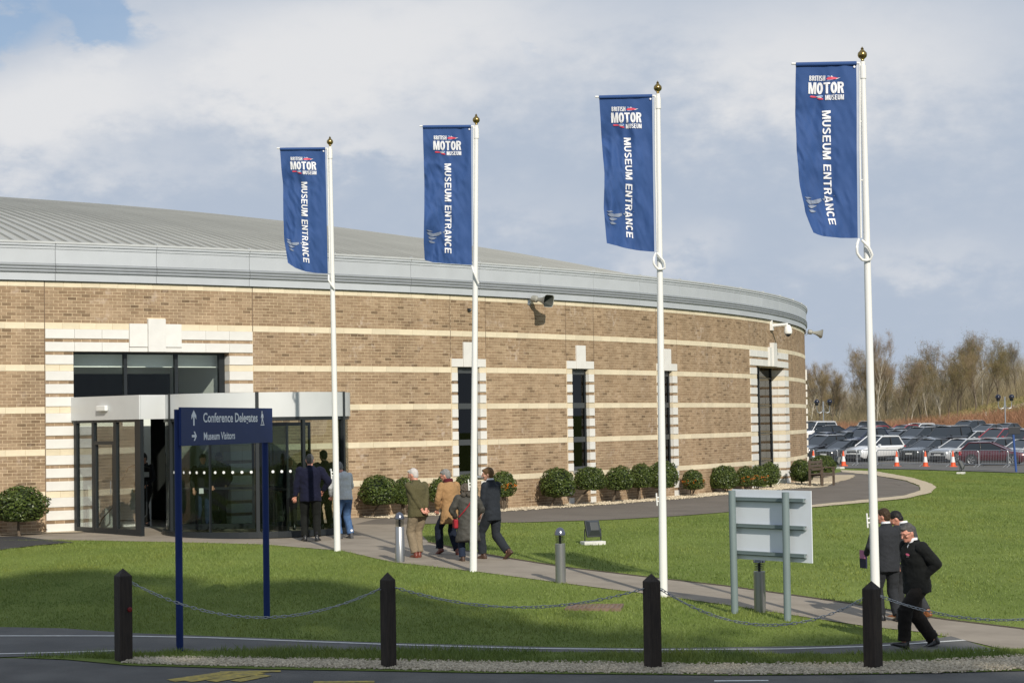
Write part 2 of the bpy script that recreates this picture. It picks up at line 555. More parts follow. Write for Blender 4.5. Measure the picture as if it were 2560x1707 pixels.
def sheet(name, top, bot, m, dz, nacross=6, step=.4, jag=0.0, kind='structure'):
    """strip of ground between two polylines (world points), draped on the terrain"""
    L1 = sum((b - a).length for a, b in zip(top, top[1:])); L2 = sum((b - a).length for a, b in zip(bot, bot[1:]))
    n = max(2, int(max(L1, L2) / step) + 1)
    a = resample(top, n); b = resample(bot, n)
    v = []; f = []
    for i in range(n):
        for j in range(nacross + 1):
            t = j / nacross
            if jag and j in (0, nacross):
                t += random.uniform(-jag, jag)
            p = a[i].lerp(b[i], t)
            v.append((p.x, p.y, ground(p.x, p.y) + dz))
    w = nacross + 1
    for i in range(n - 1):
        for j in range(nacross):
            f.append((i * w + j, i * w + j + 1, (i + 1) * w + j + 1, (i + 1) * w + j))
    o = link(name, np_mesh(name, v, np.array(f), True), m)
    tag(o, kind=kind)
    return o


def line_strip(name, pts, width, m, dz):
    pts = resample(pts, max(3, int(sum((b - a).length for a, b in zip(pts, pts[1:])) / .3)))
    v = []; f = []
    for i, p in enumerate(pts):
        t = (pts[min(i + 1, len(pts) - 1)] - pts[max(i - 1, 0)]); t.z = 0; t.normalize()
        s = Vector((-t.y, t.x, 0)) * width / 2
        for q in (p + s, p - s): v.append((q.x, q.y, ground(q.x, q.y) + dz))
        if i: f.append((2 * i - 2, 2 * i - 1, 2 * i + 1, 2 * i))
    o = link(name, np_mesh(name, v, f), m); tag(o, kind='structure'); return o


def GL(lst): return [G(x, y) for x, y in lst]


# road in front, and everything behind the camera
road_top = GL([(-420, 1512), (0, 1511), (150, 1514), (300, 1527), (600, 1536), (1100, 1546), (1600, 1551), (2000, 1549), (2352, 1541), (2800, 1530)])
road_top = [Vector((-60, road_top[0].y + 2, 0))] + road_top + [Vector((60, road_top[-1].y + 6, 0))]
sheet('road', road_top, [Vector((p.x, -20, 0)) for p in road_top], mROAD, .006, 30, .8)
# footway with white edge lines
fw_top = GL([(-420, 1440), (0, 1441), (150, 1444), (280, 1454), (460, 1461), (880, 1477), (1300, 1488), (1500, 1490), (1900, 1484), (2100, 1474), (2185, 1462)])
fw_bot = GL([(-420, 1511), (0, 1510), (120, 1507), (260, 1502), (430, 1497), (700, 1495), (1000, 1497), (1250, 1500), (1500, 1501), (1800, 1503), (2040, 1505), (2290, 1494)])
sheet('footway', fw_top, fw_bot, mFOOT, .012, 6, .35)
line_strip('white_line', GL([(-300, 1463), (0, 1462), (260, 1462), (460, 1465.5), (700, 1474.5), (900, 1482), (1200, 1490.5), (1500, 1494), (1800, 1492), (2000, 1486), (2216, 1472)]), .085, mLINE, .017)
line_strip('white_line', GL([(-300, 1505), (0, 1503.5), (110, 1501), (270, 1496)]), .075, mLINE, .017)
line_strip('white_line', GL([(2218, 1502), (2300, 1494)]), .07, mLINE, .017)
line_strip('white_line', GL([(1590, 1565), (1700, 1564.5), (1765, 1564)]), .1, mLINE, .012)
# buff path from the entrance to the right foreground
pv_top = GL([(950, 1204), (962, 1222), (985, 1246), (1060, 1264), (1180, 1285), (1300, 1304), (1500, 1328), (1660, 1346), (1870, 1375), (1990, 1393), (2160, 1423), (2352, 1446), (2700, 1494)])
pv_bot = GL([(700, 1258), (785, 1265), (900, 1291), (1087, 1312), (1290, 1339), (1500, 1366), (1600, 1380), (1700, 1394), (1820, 1413), (2000, 1440), (2120, 1452), (2230, 1474), (2700, 1560)])
sheet('paved_path', pv_top, pv_bot, mPAVE, .010, 8, .35)
line_strip('soil_edge', [p + Vector((0, .05, 0)) for p in pv_top[2:]], .10, mat('bare_soil', (.055, .036, .020), .95, var=.3, vscale=20), .016)
# apron in front of the doors
ap_top = [W(u, -.02, 0) for u in np.linspace(-9, UF(960) + .2, 30)]
ap_bot = GL([(-500, 1290), (0, 1242), (104, 1240), (300, 1243), (600, 1250), (700, 1258), (790, 1266), (870, 1262), (955, 1215), (960, 1203)])
sheet('paved_apron', ap_top, ap_bot, mPAVE, .007, 14, .35)
# dark tarmac at the far left
sheet('tarmac_patch', GL([(-500, 1270), (-200, 1240), (40, 1232), (104, 1240), (170, 1246)]), GL([(-500, 1330), (-200, 1290), (0, 1264), (80, 1254), (170, 1246.5)]), mat('fresh_tarmac', (.022, .023, .026), .85, vscale=3, col2=(.032, .033, .036), bump=.4, bscale=90), .018, 6, .3)
# loop drive round the building
U_END = (math.atan2(-BC.y, -BC.x) + math.acos(BR / math.hypot(BC.x, BC.y)) - A0) * BR     # silhouette of the drum
dr_in = [W(u, 1.0 if u < 24 else 1.0 + (u - 24) * .045, 0) for u in np.linspace(UF(900) - .3, U_END + 1.5, 40)]
dr_in += GL([(1870, 1114), (1900, 1110), (1912, 1100), (1905, 1090), (1935, 1083)])
dr_out = GL([(815, 1204), (960, 1204), (1060, 1201), (1200, 1200), (1400, 1194), (1560, 1185), (1700, 1174), (1843, 1162), (1990, 1147), (2080, 1138), (2112, 1128), (2112, 1118), (2080, 1105), (2000, 1091), (1945, 1084)])
sheet('drive', dr_in, dr_out, mDRIVE, .012, 10, .4)
# gravel beds: at the foot of the wall and round the outer curve of the drive
gb_in = [W(u, -.01, 0) for u in np.linspace(UF(893), U_END + 2, 60)]
gb_out = [W(u, 1.02 if u < 24 else 1.02 + (u - 24) * .045, 0) for u in np.linspace(UF(893), U_END + 2, 60)]
sheet('gravel_bed', gb_in, gb_out, mGRAV, .022, 5, .3, jag=.03)
sheet('gravel_bed', [W(u, -.01, 0) for u in np.linspace(-9, UF(186), 30)], [W(u, .5 + .15 * math.sin(u * 2), 0) for u in np.linspace(-9, UF(186), 30)], mGRAV, .022, 4, .3, jag=.05)
sheet('gravel_edge', GL([(1930, 1080), (2012, 1083), (2100, 1099), (2140, 1112), (2150, 1120), (2138, 1133), (2078, 1146), (1990, 1155), (1843, 1168), (1700, 1179)]),
      GL([(1935, 1085), (2003, 1091), (2082, 1104.5), (2112, 1116), (2114, 1122), (2112, 1128), (2078, 1139), (1990, 1148), (1843, 1163), (1700, 1175)]), mGRAV, .024, 4, .4, jag=.05)
sheet('gravel_bed', GL([(1842, 1121), (1860, 1108), (1885, 1098), (1905, 1090)]), GL([(1868, 1122), (1898, 1119), (1914, 1110), (1914, 1095)]), mGRAV, .026, 4, .3, jag=.03)
# car park
sheet('car_park', [Vector((x, 186, 0)) for x in np.linspace(-10, 120, 40)], [G(1700, 1070)] + GL([(1780, 1072), (1880, 1076), (1960, 1076), (2100, 1079), (2230, 1083), (2352, 1087), (2900, 1100)]) , mROAD, .03, 60, 2.0)

# ------------------------------------------------------------------ museum building
bld = empty('museum_building', (BC.x, BC.y, GZ), 0, 'long curved brown brick building with cream stone bands and grey metal roof', 'building')


def adopt(o, p):
    o.parent = p
    mb = Matrix.LocRotScale(p.location, p.rotation_euler.to_quaternion(), p.scale)
    o.matrix_parent_inverse = mb.inverted()
    return o


def arcbox(mb, u1, u2, o1, o2, z1, z2, seg=None, mi=0):
    n = seg or max(1, int(abs(u2 - u1) / .9) + 1)
    v = []; f = []
    for i in range(n + 1):
        u = u1 + (u2 - u1) * i / n
        v += [W(u, o1, z1), W(u, o2, z1), W(u, o2, z2), W(u, o1, z2)]
    for i in range(n):
        a = i * 4; b = a + 4
        for j in range(4):
            k = (j + 1) % 4
            f.append((a + j, a + k, b + k, b + j))
    f.append((3, 2, 1, 0)); e = n * 4; f.append((e, e + 1, e + 2, e + 3))
    mb.add(v, f, mi)


CB = .075
zB, zC, zE_, zF = ZD + 2 * PB, ZD + PB, ZD - PB, ZD - 2 * PB
ZTOP = ZD + 2.775 + .15
ULEFT, URIGHT = -6.0, U_END + 3.0
stones = []        # (u1,u2,z1,z2,proud,depth,sort)
openings = []      # (u1,u2,z1,z2,depth)


def quoin_rows():
    rows = []
    for k in range(-4, 3):
        base = ZD + k * PB           # band top
        for r in (0, 4, 8):
            rows.append((base + r * CB, base + (r + 3) * CB))
    return rows


QR = quoin_rows()


def quoins(u1, u2, ztop, zbot, depth=.34, proud=.02, blocks=1):
    for a, b in QR:
        if b <= ztop + .01 and b > zbot + .1:
            for i in range(blocks):
                ua = u1 + (u2 - u1) * i / blocks; ub = u1 + (u2 - u1) * (i + 1) / blocks
                stones.append((ua, ub, max(a, zbot), b, proud, depth, 'quoin_stone'))


uE = [UF(113.5, 1000), UF(184, 1000), UF(573, 900), UF(631.5, 900)]
zE_top = zB - .15 - 7 * CB
openings.append((uE[1], uE[2], GZ - .3, zE_top, .34))
quoins(uE[0], uE[1], zE_top, GZ - .2)
quoins(uE[2], uE[3], zE_top, GZ - .2)
kx = [UF(x / 2.613, 940) for x in (298, 487, 667, 843, 1184, 1345, 1500, 1650)]
kx[0] = uE[0]; kx[-1] = uE[3]
for r0 in (zB - .15 - 3 * CB, zB - .15 - 7 * CB):
    for i in (0, 1, 2, 4, 5, 6):
        stones.append((kx[i], kx[i + 1], r0, r0 + 3 * CB, .02, .30, 'lintel_stone'))
ks = [UF(x / 2.613, 900) for x in (843, 962, 1077, 1184)]
for i in (0, 2):
    stones.append((ks[i], ks[i + 1], zE_top + .115, zB + .0, .045, .25, 'lintel_stone'))
    stones.append((ks[i], ks[i + 1], zE_top, zE_top + .110, .03, .25, 'lintel_stone'))
stones.append((ks[1], ks[2], zE_top, zB + .12, .08, .25, 'keystone'))
SLIM = []
for (xl, xi, xr, xo, kl, kr, yy) in ((1130.5, 1145.5, 1200.5, 1216, 1157, 1188, 1060), (1419, 1432, 1473.5, 1486.5, 1441, 1467, 1060), (1644, 1655, 1683, 1694.5, 1661, 1680, 1060)):
    u = [UF(x, yy) for x in (xl, xi, xr, xo)]
    SLIM.append(u)
    openings.append((u[1], u[2], zF, zC, .30))
    quoins(u[0], u[1], zC - .1, GZ - .2, .30); quoins(u[2], u[3], zC - .1, GZ - .2, .30)
    w = (u[3] - u[0])
    k1 = u[0] + w * .33; k2 = u[0] + w * .67
    stones.append((u[0], k1, zC, zC + 3 * CB, .022, .28, 'lintel_stone')); stones.append((k2, u[3], zC, zC + 3 * CB, .022, .28, 'lintel_stone'))
    stones.append((k1, k2, zC, zC + 9 * CB, .045, .25, 'keystone'))
u4 = [UF(1876.5, 1000), UF(1893, 1000), UF(1964, 1000), UF(1971.5, 1000)]
u4[2] = u4[3] - (u4[1] - u4[0]) * 1.0
W4D = .4
for _k in range(40):
    _q = W(UF(1964, 1000), -W4D, ZD) - EYEP
    if 1280 + F_PX * _q.dot(CR) / _q.dot(CF) < 1928: break
    W4D += .02
print('W4D', W4D)
openings.append((u4[1], u4[2], GZ - .3, zE_top, W4D))
quoins(u4[0], u4[1], zE_top, GZ - .2, .5); quoins(u4[2], u4[3], zE_top, GZ - .2, W4D * .5)
for a_, b_ in QR:
    if b_ <= zE_top + .01 and b_ > GZ - .1:
        for uu in ((u4[0], u4[1]), (u4[2], u4[3])): stones.append((uu[0], uu[1], max(a_, GZ - .2), b_, -W4D * .5 - .006, W4D + .1, 'quoin_stone'))
w4 = u4[3] - u4[0]
for r0 in (zB - .15 - 3 * CB, zB - .15 - 7 * CB):
    for i in range(3):
        stones.append((u4[0] + w4 * .40 * i / 3, u4[0] + w4 * .40 * (i + 1) / 3, r0, r0 + 3 * CB, .02, .3, 'lintel_stone'))
        stones.append((u4[3] - w4 * .40 * (i + 1) / 3, u4[3] - w4 * .40 * i / 3, r0, r0 + 3 * CB, .02, .3, 'lintel_stone'))
stones.append((u4[0] + w4 * .40, u4[0] + w4 * .455, zE_top, zB, .08, .25, 'lintel_stone')); stones.append((u4[3] - w4 * .455, u4[3] - w4 * .40, zE_top, zB, .08, .25, 'lintel_stone'))
stones.append((u4[0] + w4 * .455, u4[3] - w4 * .455, zE_top, zB + .16, .14, .25, 'keystone'))
# the next window, just round the bend
u5 = U_END + .5
quoins(u5, u5 + .25, zC - .1, GZ, .3, .065)
stones.append((u5, u5 + .5, zC, zC + 3 * CB, .065, .28, 'lintel_stone'))
stones.append((u5 + .2, u5 + .5, zC + 3 * CB, zC + 6 * CB, .065, .28, 'keystone'))

SEGS = [ULEFT, uE[0] - .01, uE[3] + .01] + [u for s in SLIM for u in (s[0] - .02, s[3] + .02)] + [u4[0] - .02, u4[3] + .02, URIGHT]


def free(u1, u2, zc):
    """intervals of [u1,u2] at height zc not taken by stones or openings"""
    iv = [(u1, u2)]
    for s in list(stones) + openings:
        if s[2] - .004 < zc < s[3] + .004:
            nv = []
            for a, b in iv:
                if s[1] <= a or s[0] >= b: nv.append((a, b)); continue
                if s[0] > a: nv.append((a, s[0]))
                if s[1] < b: nv.append((s[1], b))
            iv = nv
    return [(a, b) for a, b in iv if b - a > .03]


def vis_size(u, z):
    p = W(u, 0, z); d = p - EYEP
    n = Vector((math.cos(A0 + u / BR), math.sin(A0 + u / BR), 0))
    dep = d.dot(CF)
    c = -d.normalized().dot(n)
    x = 1280 + F_PX * d.dot(CR) / dep
    if x < 8 or c <= 0: return 0
    return c / dep / dep


bricks = []; bands = []
JT = .0105
nlo = int((GZ - .05 - ZD) / CB) - 1; nhi = 37
for n in range(nlo, nhi):
    r = n % 13
    z1 = ZD + n * CB; z2 = z1 + CB - JT
    if z2 < GZ - .05: continue
    if r == 11:
        zb1, zb2 = z1, z1 + 2 * CB - JT
        for sa, sb in zip(SEGS, SEGS[1:]):
            for a, b in free(sa + .008, sb - .008, z1 + CB):
                L = .4436; k = max(1, round((b - a) / L)); L = (b - a) / k
                for i in range(k): bands.append((a + i * L + .003, a + (i + 1) * L - .003, zb1, zb2))
        continue
    if r == 12: continue
    for sa, sb in zip(SEGS, SEGS[1:]):
        for a, b in free(sa + .008, sb - .008, z1 + CB / 2):
            st = math.floor(a / .2218) * .2218 - (.1109 if n % 2 else 0)
            u = st
            while u < b:
                ua, ub = max(u, a), min(u + .2218 - JT, b)
                if ub - ua > .03: bricks.append((ua, ub, z1, z2))
                u += .2218
# top course A
for sa, sb in zip(SEGS, SEGS[1:]):
    k = max(1, round((sb - sa) / .4436)); L = (sb - sa - .016) / k
    for i in range(k): bands.append((sa + .008 + i * L + .003, sa + .008 + (i + 1) * L - .003, ZD + 2.775, ZTOP))

wall = None


def wall_core():
    """mortar face with its openings and their reveals"""
    us = set(np.arange(ULEFT, URIGHT + .01, .6)); zs = {GZ - .3, ZTOP + .02}
    for o in openings: us |= {o[0], o[1]}; zs |= {o[2], o[3]}
    us = sorted(us); zs = sorted(zs)
    mb = MB()
    for a, b in zip(us, us[1:]):
        for c, d in zip(zs, zs[1:]):
            um, zm = (a + b) / 2, (c + d) / 2
            if any(o[0] < um < o[1] and o[2] < zm < o[3] for o in openings): continue
            mb.add([W(a, -.0045, c), W(b, -.0045, c), W(b, -.0045, d), W(a, -.0045, d)], [(0, 1, 2, 3)])
    for (a, b, c, d, dep) in openings:
        for u in (a - .012, b + .012):
            mb.add([W(u, -.009, c), W(u, -dep - .2, c), W(u, -dep - .2, d), W(u, -.009, d)], [(0, 1, 2, 3)])
        mb.add([W(a, -.009, d), W(b, -.009, d), W(b, -dep - .2, d), W(a, -dep - .2, d)], [(0, 1, 2, 3)])
        mb.add([W(a, -.009, c + .001), W(b, -.009, c + .001), W(b, -dep - .2, c + .001), W(a, -dep - .2, c + .001)], [(0, 1, 2, 3)])
    return mb.build('wall', mMORTAR)


wall = adopt(wall_core(), bld)


def reveal_courses():
    """brick and pale stone returns in the window reveals, between the white blocks"""
    mbk, mbd = MB(), MB()
    for (a, b, c, d, dep) in openings:
        for u, s in ((a, -1), (b, 1)):
            n = int((c - ZD) / CB) - 1
            while ZD + n * CB < d - .02:
                z1 = ZD + n * CB; r = n % 13
                if z1 < GZ - .05: n += 1; continue
                zc = z1 + CB / 2
                if r == 11:
                    o = 0.0; k = 0
                    while o < dep + .1:
                        arcbox(mbd, min(u, u + s * .10), max(u, u + s * .10), -o - .002, -min(o + .42, dep + .15) + .004, z1, z1 + .14, 1); o += .43
                elif r != 12 and not any(st[2] - .004 < zc < st[3] + .004 and st[0] - .01 <= u <= st[1] + .01 for st in stones):
                    o = 0.0
                    while o < dep + .1:
                        arcbox(mbk, min(u, u + s * .10), max(u, u + s * .10), -o - .002, -min(o + .21, dep + .15) + .01, z1, z1 + CB - JT, 1); o += .2218
                n += 1
    o = mbk.build('reveal_brick', mBRICK); o.parent = wall; tag(o, kind='stuff')
    o = mbd.build('reveal_stone', mBAND); o.parent = wall; tag(o, kind='stuff')


reveal_courses()


def wadopt(o):
    o.parent = wall
    return o


def blocks_as_parts(name, lst, m, proud, depth, limit):
    """largest ones as parts sharing meshes, the rest joined"""
    lst = sorted(lst, key=lambda b: -vis_size((b[0] + b[1]) / 2, (b[2] + b[3]) / 2) * ((b[1] - b[0]) > .2 or .5))
    cache = {}
    rest = MB()
    for i, (a, b, c, d) in enumerate(lst):
        if i < limit:
            key = (round(b - a, 3), round(d - c, 3))
            if key not in cache:
                w, h = (b - a) / 2, (d - c) / 2
                mb = MB().box(-w, w, -proud, depth, -h, h)
                cache[key] = mb.mesh(name); cache[key].materials.append(m)
            o = link(name, cache[key])
            o.parent = wall
            M = wall_frame((a + b) / 2, 0, (c + d) / 2)
            M = M @ Matrix.Translation((random.uniform(-.001, .001), random.uniform(-.003, .002), 0))
            o.matrix_basis = WINV @ M
        else:
            n = 1
            o1 = proud + random.uniform(-.002, .003)
            v = [W(a, o1, c), W(b, o1, c), W(b, o1, d), W(a, o1, d), W(a, -depth, c), W(b, -depth, c), W(b, -depth, d), W(a, -depth, d)]
            rest.add(v, [(0, 1, 2, 3), (0, 4, 5, 1), (3, 2, 6, 7), (1, 5, 6, 2), (0, 3, 7, 4)])
    if rest.v:
        o = rest.build(name, m); o.parent = wall
        o.matrix_basis = WINV
        tag(o, kind='stuff')


WINV = Matrix.Translation(bld.location).inverted()
WINV = Matrix.Identity(4)
# wall carries a parent inverse, so children of the wall live in the wall's own (world) space
blocks_as_parts('brick', bricks, mBRICK, 0.0, .02, 290)
blocks_as_parts('band_stone', bands, mBAND, .006, .02, 290)
_c = {}
for (a, b, c, d, pr, dep, nm) in stones:
    mb = MB().box(-(b - a) / 2 + .003, (b - a) / 2 - .003, -pr, dep, -(d - c) / 2 + .004, (d - c) / 2 - .004)
    o = mb.build(nm, mQUOIN, None, bevel=.006); o.parent = wall
    o.matrix_basis = wall_frame((a + b) / 2, 0, (c + d) / 2)

for u_, z_ in [(uE[0] - .01, zB - .15), (uE[3] + .01, zB - .15)] + [(q, zC + .24) for s_ in SLIM for q in (s_[0] - .02, s_[3] + .02)] + [(u4[0] - .02, zB - .15), (u4[3] + .02, zB - .15)]:
    mb = MB(); arcbox(mb, u_ - .008, u_ + .008, -.01, .001, z_, ZTOP, 1)
    if z_ > zB - .2 and u_ < 1: arcbox(mb, u_ - .008, u_ + .008, -.01, .001, GZ, z_ - .001, 1)
    o = mb.build('movement_joint', mat('joint_sealant', (.11, .075, .05), .9) if 'joint_sealant' not in MATS else MATS['joint_sealant']); o.parent = wall
# ---- windows
mTRAN = mat('grey_window_rail', (.060, .066, .070), .45, .2)
def slim_window(u):
    mb = MB(); off = -.13
    a, b = u[1], u[2]
    fr = MB(); trs = []
    for (x1, x2) in ((a - .02, a + .05), (b - .07, b + .02)): arcbox(fr, x1, x2, off - .06, off + .03, zF, zC, 1)
    for z in (zF + .05, zE_ - .075, ZD - .075, zC - .09):
        h = .075
        tr_m = MB(); trs.append(tr_m); arcbox(tr_m, a + .05, b - .07, off - .06, off + .025, z - h, z + h, 1)
    f = fr.build('window', mDARK); f.parent = bld; f.matrix_parent_inverse = Matrix.Translation(-bld.location)
    for tr_m in trs: q = tr_m.build('transom', mTRAN); q.parent = f
    g = MB(); arcbox(g, a + .05, b - .07, off - .012, off - .004, zF + .1, zC - .17, 1)
    p = g.build('pane', mGLASS_W); p.parent = f
    s = MB(); arcbox(s, a - .02, b + .06, -.1, .09, zF - .06, zF + .0, 1)
    q = s.build('sill', mALU_D); q.parent = f


for u in SLIM: slim_window(u)
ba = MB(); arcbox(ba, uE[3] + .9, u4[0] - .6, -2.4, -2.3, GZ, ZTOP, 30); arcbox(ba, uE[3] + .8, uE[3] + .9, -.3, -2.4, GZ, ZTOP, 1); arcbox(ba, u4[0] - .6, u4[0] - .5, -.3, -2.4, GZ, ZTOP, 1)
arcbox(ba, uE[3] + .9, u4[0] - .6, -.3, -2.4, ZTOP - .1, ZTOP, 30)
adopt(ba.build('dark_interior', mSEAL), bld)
fr = MB(); off = -W4D + .06
for t in (0, .48, .97): arcbox(fr, u4[1] + (u4[2] - u4[1]) * t - .01, u4[1] + (u4[2] - u4[1]) * t + .07, off - .06, off + .03, GZ, zE_top, 1)
for z in (ZD - .075, zE_ - .075, zC - .075, zF - .075): arcbox(fr, u4[1], u4[2], off - .05, off + .02, z - .02, z + .02, 1)
f4 = adopt(fr.build('window', mDARK), bld)
g = MB(); arcbox(g, u4[1], u4[2], off - .02, off - .01, GZ, zE_top, 1)
p = g.build('pane', mGLASS_W); p.parent = f4
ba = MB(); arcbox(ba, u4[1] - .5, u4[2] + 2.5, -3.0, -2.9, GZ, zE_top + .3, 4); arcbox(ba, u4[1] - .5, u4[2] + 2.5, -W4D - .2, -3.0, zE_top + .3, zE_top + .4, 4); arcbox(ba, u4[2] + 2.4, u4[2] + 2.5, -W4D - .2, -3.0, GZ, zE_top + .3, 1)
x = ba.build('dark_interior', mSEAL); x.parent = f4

# ---- fascia, coping and roof
zf0 = EYE + 3.455
bay = UF(387, 640) - UF(135, 640)
ub0 = UF(135, 640) - 3 * bay
nb = int((U_END + 4 - ub0) / bay) + 1
first = {}
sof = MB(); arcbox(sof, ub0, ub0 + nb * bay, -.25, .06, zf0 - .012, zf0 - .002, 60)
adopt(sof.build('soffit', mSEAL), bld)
for i in range(nb):
    a, b = ub0 + i * bay + .006, ub0 + (i + 1) * bay - .006
    for nm, o1, o2, z1, z2, m in (('fascia_panel', -.2, .075, 0, .185, mALU), ('fascia_panel', -.2, .085, .395, .73, mALU)):
        mb = MB(); arcbox(mb, a, b, o1, o2, zf0 + z1, zf0 + z2, 6)
        adopt(mb.build(nm, m), bld)
    mb = MB()
    for z in (.215, .285, .355):
        n = 6; pts = [W(a + (b - a) * k / n, .085, zf0 + z) for k in range(n + 1)]
        mb.tube(pts, .036, 8)
    arcbox(mb, a, b, -.2, .075, zf0 + .186, zf0 + .394, 6)
    adopt(mb.build('fascia_rail', mALU_D), bld)
    mb = MB()
    arcbox(mb, a, b, -.2, .10, zf0 + .731, zf0 + .80, 6); arcbox(mb, a, b, -.2, .125, zf0 + .80, zf0 + .855, 6)
    adopt(mb.build('gutter_rail', mALU), bld)
    mb = MB(); arcbox(mb, a, b, -.9, .14, zf0 + .857, zf0 + .905, 6)
    adopt(mb.build('coping', mCOPE), bld)
    mb = MB(); arcbox(mb, b - .006, b + .012, .06, .15, zf0 + .86, zf0 + .935, 1)
    adopt(mb.build('joint_clip', mCOPE), bld)

RZ, RR, RH, RK = EYE + 4.2, 47.3, 4.5, 3.0
dA = .357 / RR


def roof_pt(r, ang, up=0.0):
    z = RZ + RH * (1 - (r / RR) ** RK)
    return Vector((BC.x + r * math.cos(ang), BC.y + r * math.sin(ang), z + up))


rs = [RR + .25, 46.3, 45, 43.5, 42, 40, 38, 35.5, 33, 30, 26, 21, 15]
aa = A0 - 16 / BR
nroof = 0
mroof_shared = None
while aa < A0 + (U_END + 4) / BR and nroof < 290:
    if mroof_shared is None:
        v = []; f = []
        for r in rs:
            # cross section of one sheet: upstand, flat pan, lapped edge
            w = dA
            def lp(t, up):
                z = RH * (1 - (r / RR) ** RK)
                return (r * math.cos(t * w), r * math.sin(t * w), z + up)
            v += [lp(0, 0.0), lp(0, .055), lp(.07, .055), lp(.09, .0), lp(1.0, 0.0)]
        for i in range(len(rs) - 1):
            for j in range(4):
                f.append((i * 5 + j, i * 5 + j + 1, (i + 1) * 5 + j + 1, (i + 1) * 5 + j))
        mroof_shared = np_mesh('roof_panel', v, f); mroof_shared.materials.append(mROOF)
    o = link('roof_panel', mroof_shared, None, bld)
    o.location = (0, 0, RZ - GZ); o.rotation_euler = (0, 0, aa)
    aa += dA; nroof += 1

# ------------------------------------------------------------------ entrance porch and revolving door
mPORCH = mat('porch_aluminium', (.58, .595, .60), .42, .15, var=.03, vscale=2)
mDOT = mat('white_dots', (.75, .76, .75), .6)
mDOT.node_tree.nodes['Principled BSDF'].inputs['Base Color'].default_value = (.75, .76, .75, 1)
mFLOORI = mat('indoor_floor', (.25, .245, .23), .35, var=.06, vscale=2)
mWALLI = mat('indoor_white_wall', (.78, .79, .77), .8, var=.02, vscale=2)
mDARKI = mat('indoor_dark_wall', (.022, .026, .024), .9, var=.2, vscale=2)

pA = GF(187, 1329); pB = GF(353, 1341); pC = GF(408, 1338)
pA.z = pB.z = pC.z = GZ
fr_ = GF(646, 1346.5); vd = Vector((fr_.x, fr_.y, 0)).normalized()
DR = 2.1
PZ = GZ - .05                      # floor line of the porch
dc = Vector((fr_.x, fr_.y, 0)) + vd * DR
PH1, PH2 = 2.62, 3.16

porch = empty('entrance_porch', (dc.x, dc.y, PZ), 0, 'grey metal and glass entrance porch with a round revolving door drum', 'porch')


def seg_frame(p, q):
    d = (q - p); d.z = 0; L = d.length; d.normalize()
    n = Vector((-d.y, d.x, 0))     # away from the camera for left-to-right runs
    return Matrix(((d.x, n.x, 0, p.x), (d.y, n.y, 0, p.y), (0, 0, 1, PZ), (0, 0, 0, 1))), L


M1, L1 = seg_frame(pA, pB)
mb = MB().box(-.25, L1, -.03, .10, PH1, PH2, M1)
adopt(mb.build('fascia_panel', mPORCH), porch)
M2, L2 = seg_frame(pB, pC + (pC - pB) * .6)
mb = MB().box(.003, L2, -.028, .10, PH1, PH2, M2); adopt(mb.build('fascia_panel', mPORCH), porch)
# roof of the porch lobby
rb = MB(); A_, B_, C_ = M1 @ Vector((-.25, .1, 0)), M1 @ Vector((L1, .1, 0)), M2 @ Vector((L2, .1, 0))
D_, E2 = W(UF(573), .05, 0), W(UF(184), .05, 0)
for z in (PH1 + .06, PH2 - .04):
    rb.add([Vector((q.x, q.y, PZ + z)) for q in (A_, B_, C_, D_, E2)], [(0, 1, 2, 3, 4)])
adopt(rb.build('porch_roof', mALU_D), porch)
# left glazed screen: posts, bottom rail, transom over the side door, three panes
post_x = [(.0, .10), (L1 * .29 - .045, L1 * .29 + .045), (L1 * .625 - .06, L1 * .625 + .05), (L1 - .22, L1)]
for (a, b) in post_x:
    adopt(MB().box(a, b, -.005, .09, 0, PH1, M1).build('frame_post', mDARK), porch)
rails = MB()
for (a, b), (c, d) in zip(post_x, post_x[1:]):
    rails.box(b, c, .0, .085, .02, .17, M1); rails.box(b, c, .0, .085, PH1 - .06, PH1, M1)
rails.box(post_x[1][1], post_x[2][0], 0, .085, 2.06, 2.14, M1)
rails.box(post_x[1][1], post_x[1][1] + .06, .0, .08, .17, 2.06, M1); rails.box(post_x[2][0] - .06, post_x[2][0], .0, .08, .17, 2.06, M1)
adopt(rails.build('frame_rail', mDARK), porch)
adopt(MB().tube([M1 @ Vector((post_x[2][0] - .03, -.06, .95)), M1 @ Vector((post_x[2][0] - .03, -.06, 1.25))], .013, 6).build('door_handle', mSTEEL), porch)
for (a, b), (c, d) in zip(post_x, post_x[1:]):
    adopt(MB().box(b, c, .04, .048, .17, PH1 - .06, M1).build('pane', mGLASS_P), porch)
lamp_l = adopt(MB().box(L1 * .41, L1 * .545, -.12, -.031, PH1 + .20, PH1 + .33, M1).build('bulkhead_light', mat('opal_lamp_cover', (.72, .73, .72), .2, coat=.4), None, bevel=.02), porch)


def polar(r, th, z):
    """th = 0 faces the camera, positive to the right"""
    base = -vd; right = Vector((vd.y, -vd.x, 0))
    return dc + (base * math.cos(th) + right * math.sin(th)) * r + Vector((0, 0, PZ + z))


def drum(mb, r1, r2, z1, z2, t1=-180, t2=180, n=64):
    k = max(1, int(n * abs(t2 - t1) / 360))
    v = []; f = []
    for i in range(k + 1):
        th = math.radians(t1 + (t2 - t1) * i / k)
        v += [polar(r1, th, z1), polar(r2, th, z1), polar(r2, th, z2), polar(r1, th, z2)]
    for i in range(k):
        for j in range(4):
            q = (j + 1) % 4
            f.append((i * 4 + j, i * 4 + q, i * 4 + 4 + q, i * 4 + 4 + j))
    if abs(t2 - t1) < 360:
        f.append((0, 1, 2, 3)); e = k * 4; f.append((e + 3, e + 2, e + 1, e))
    mb.add(v, f)


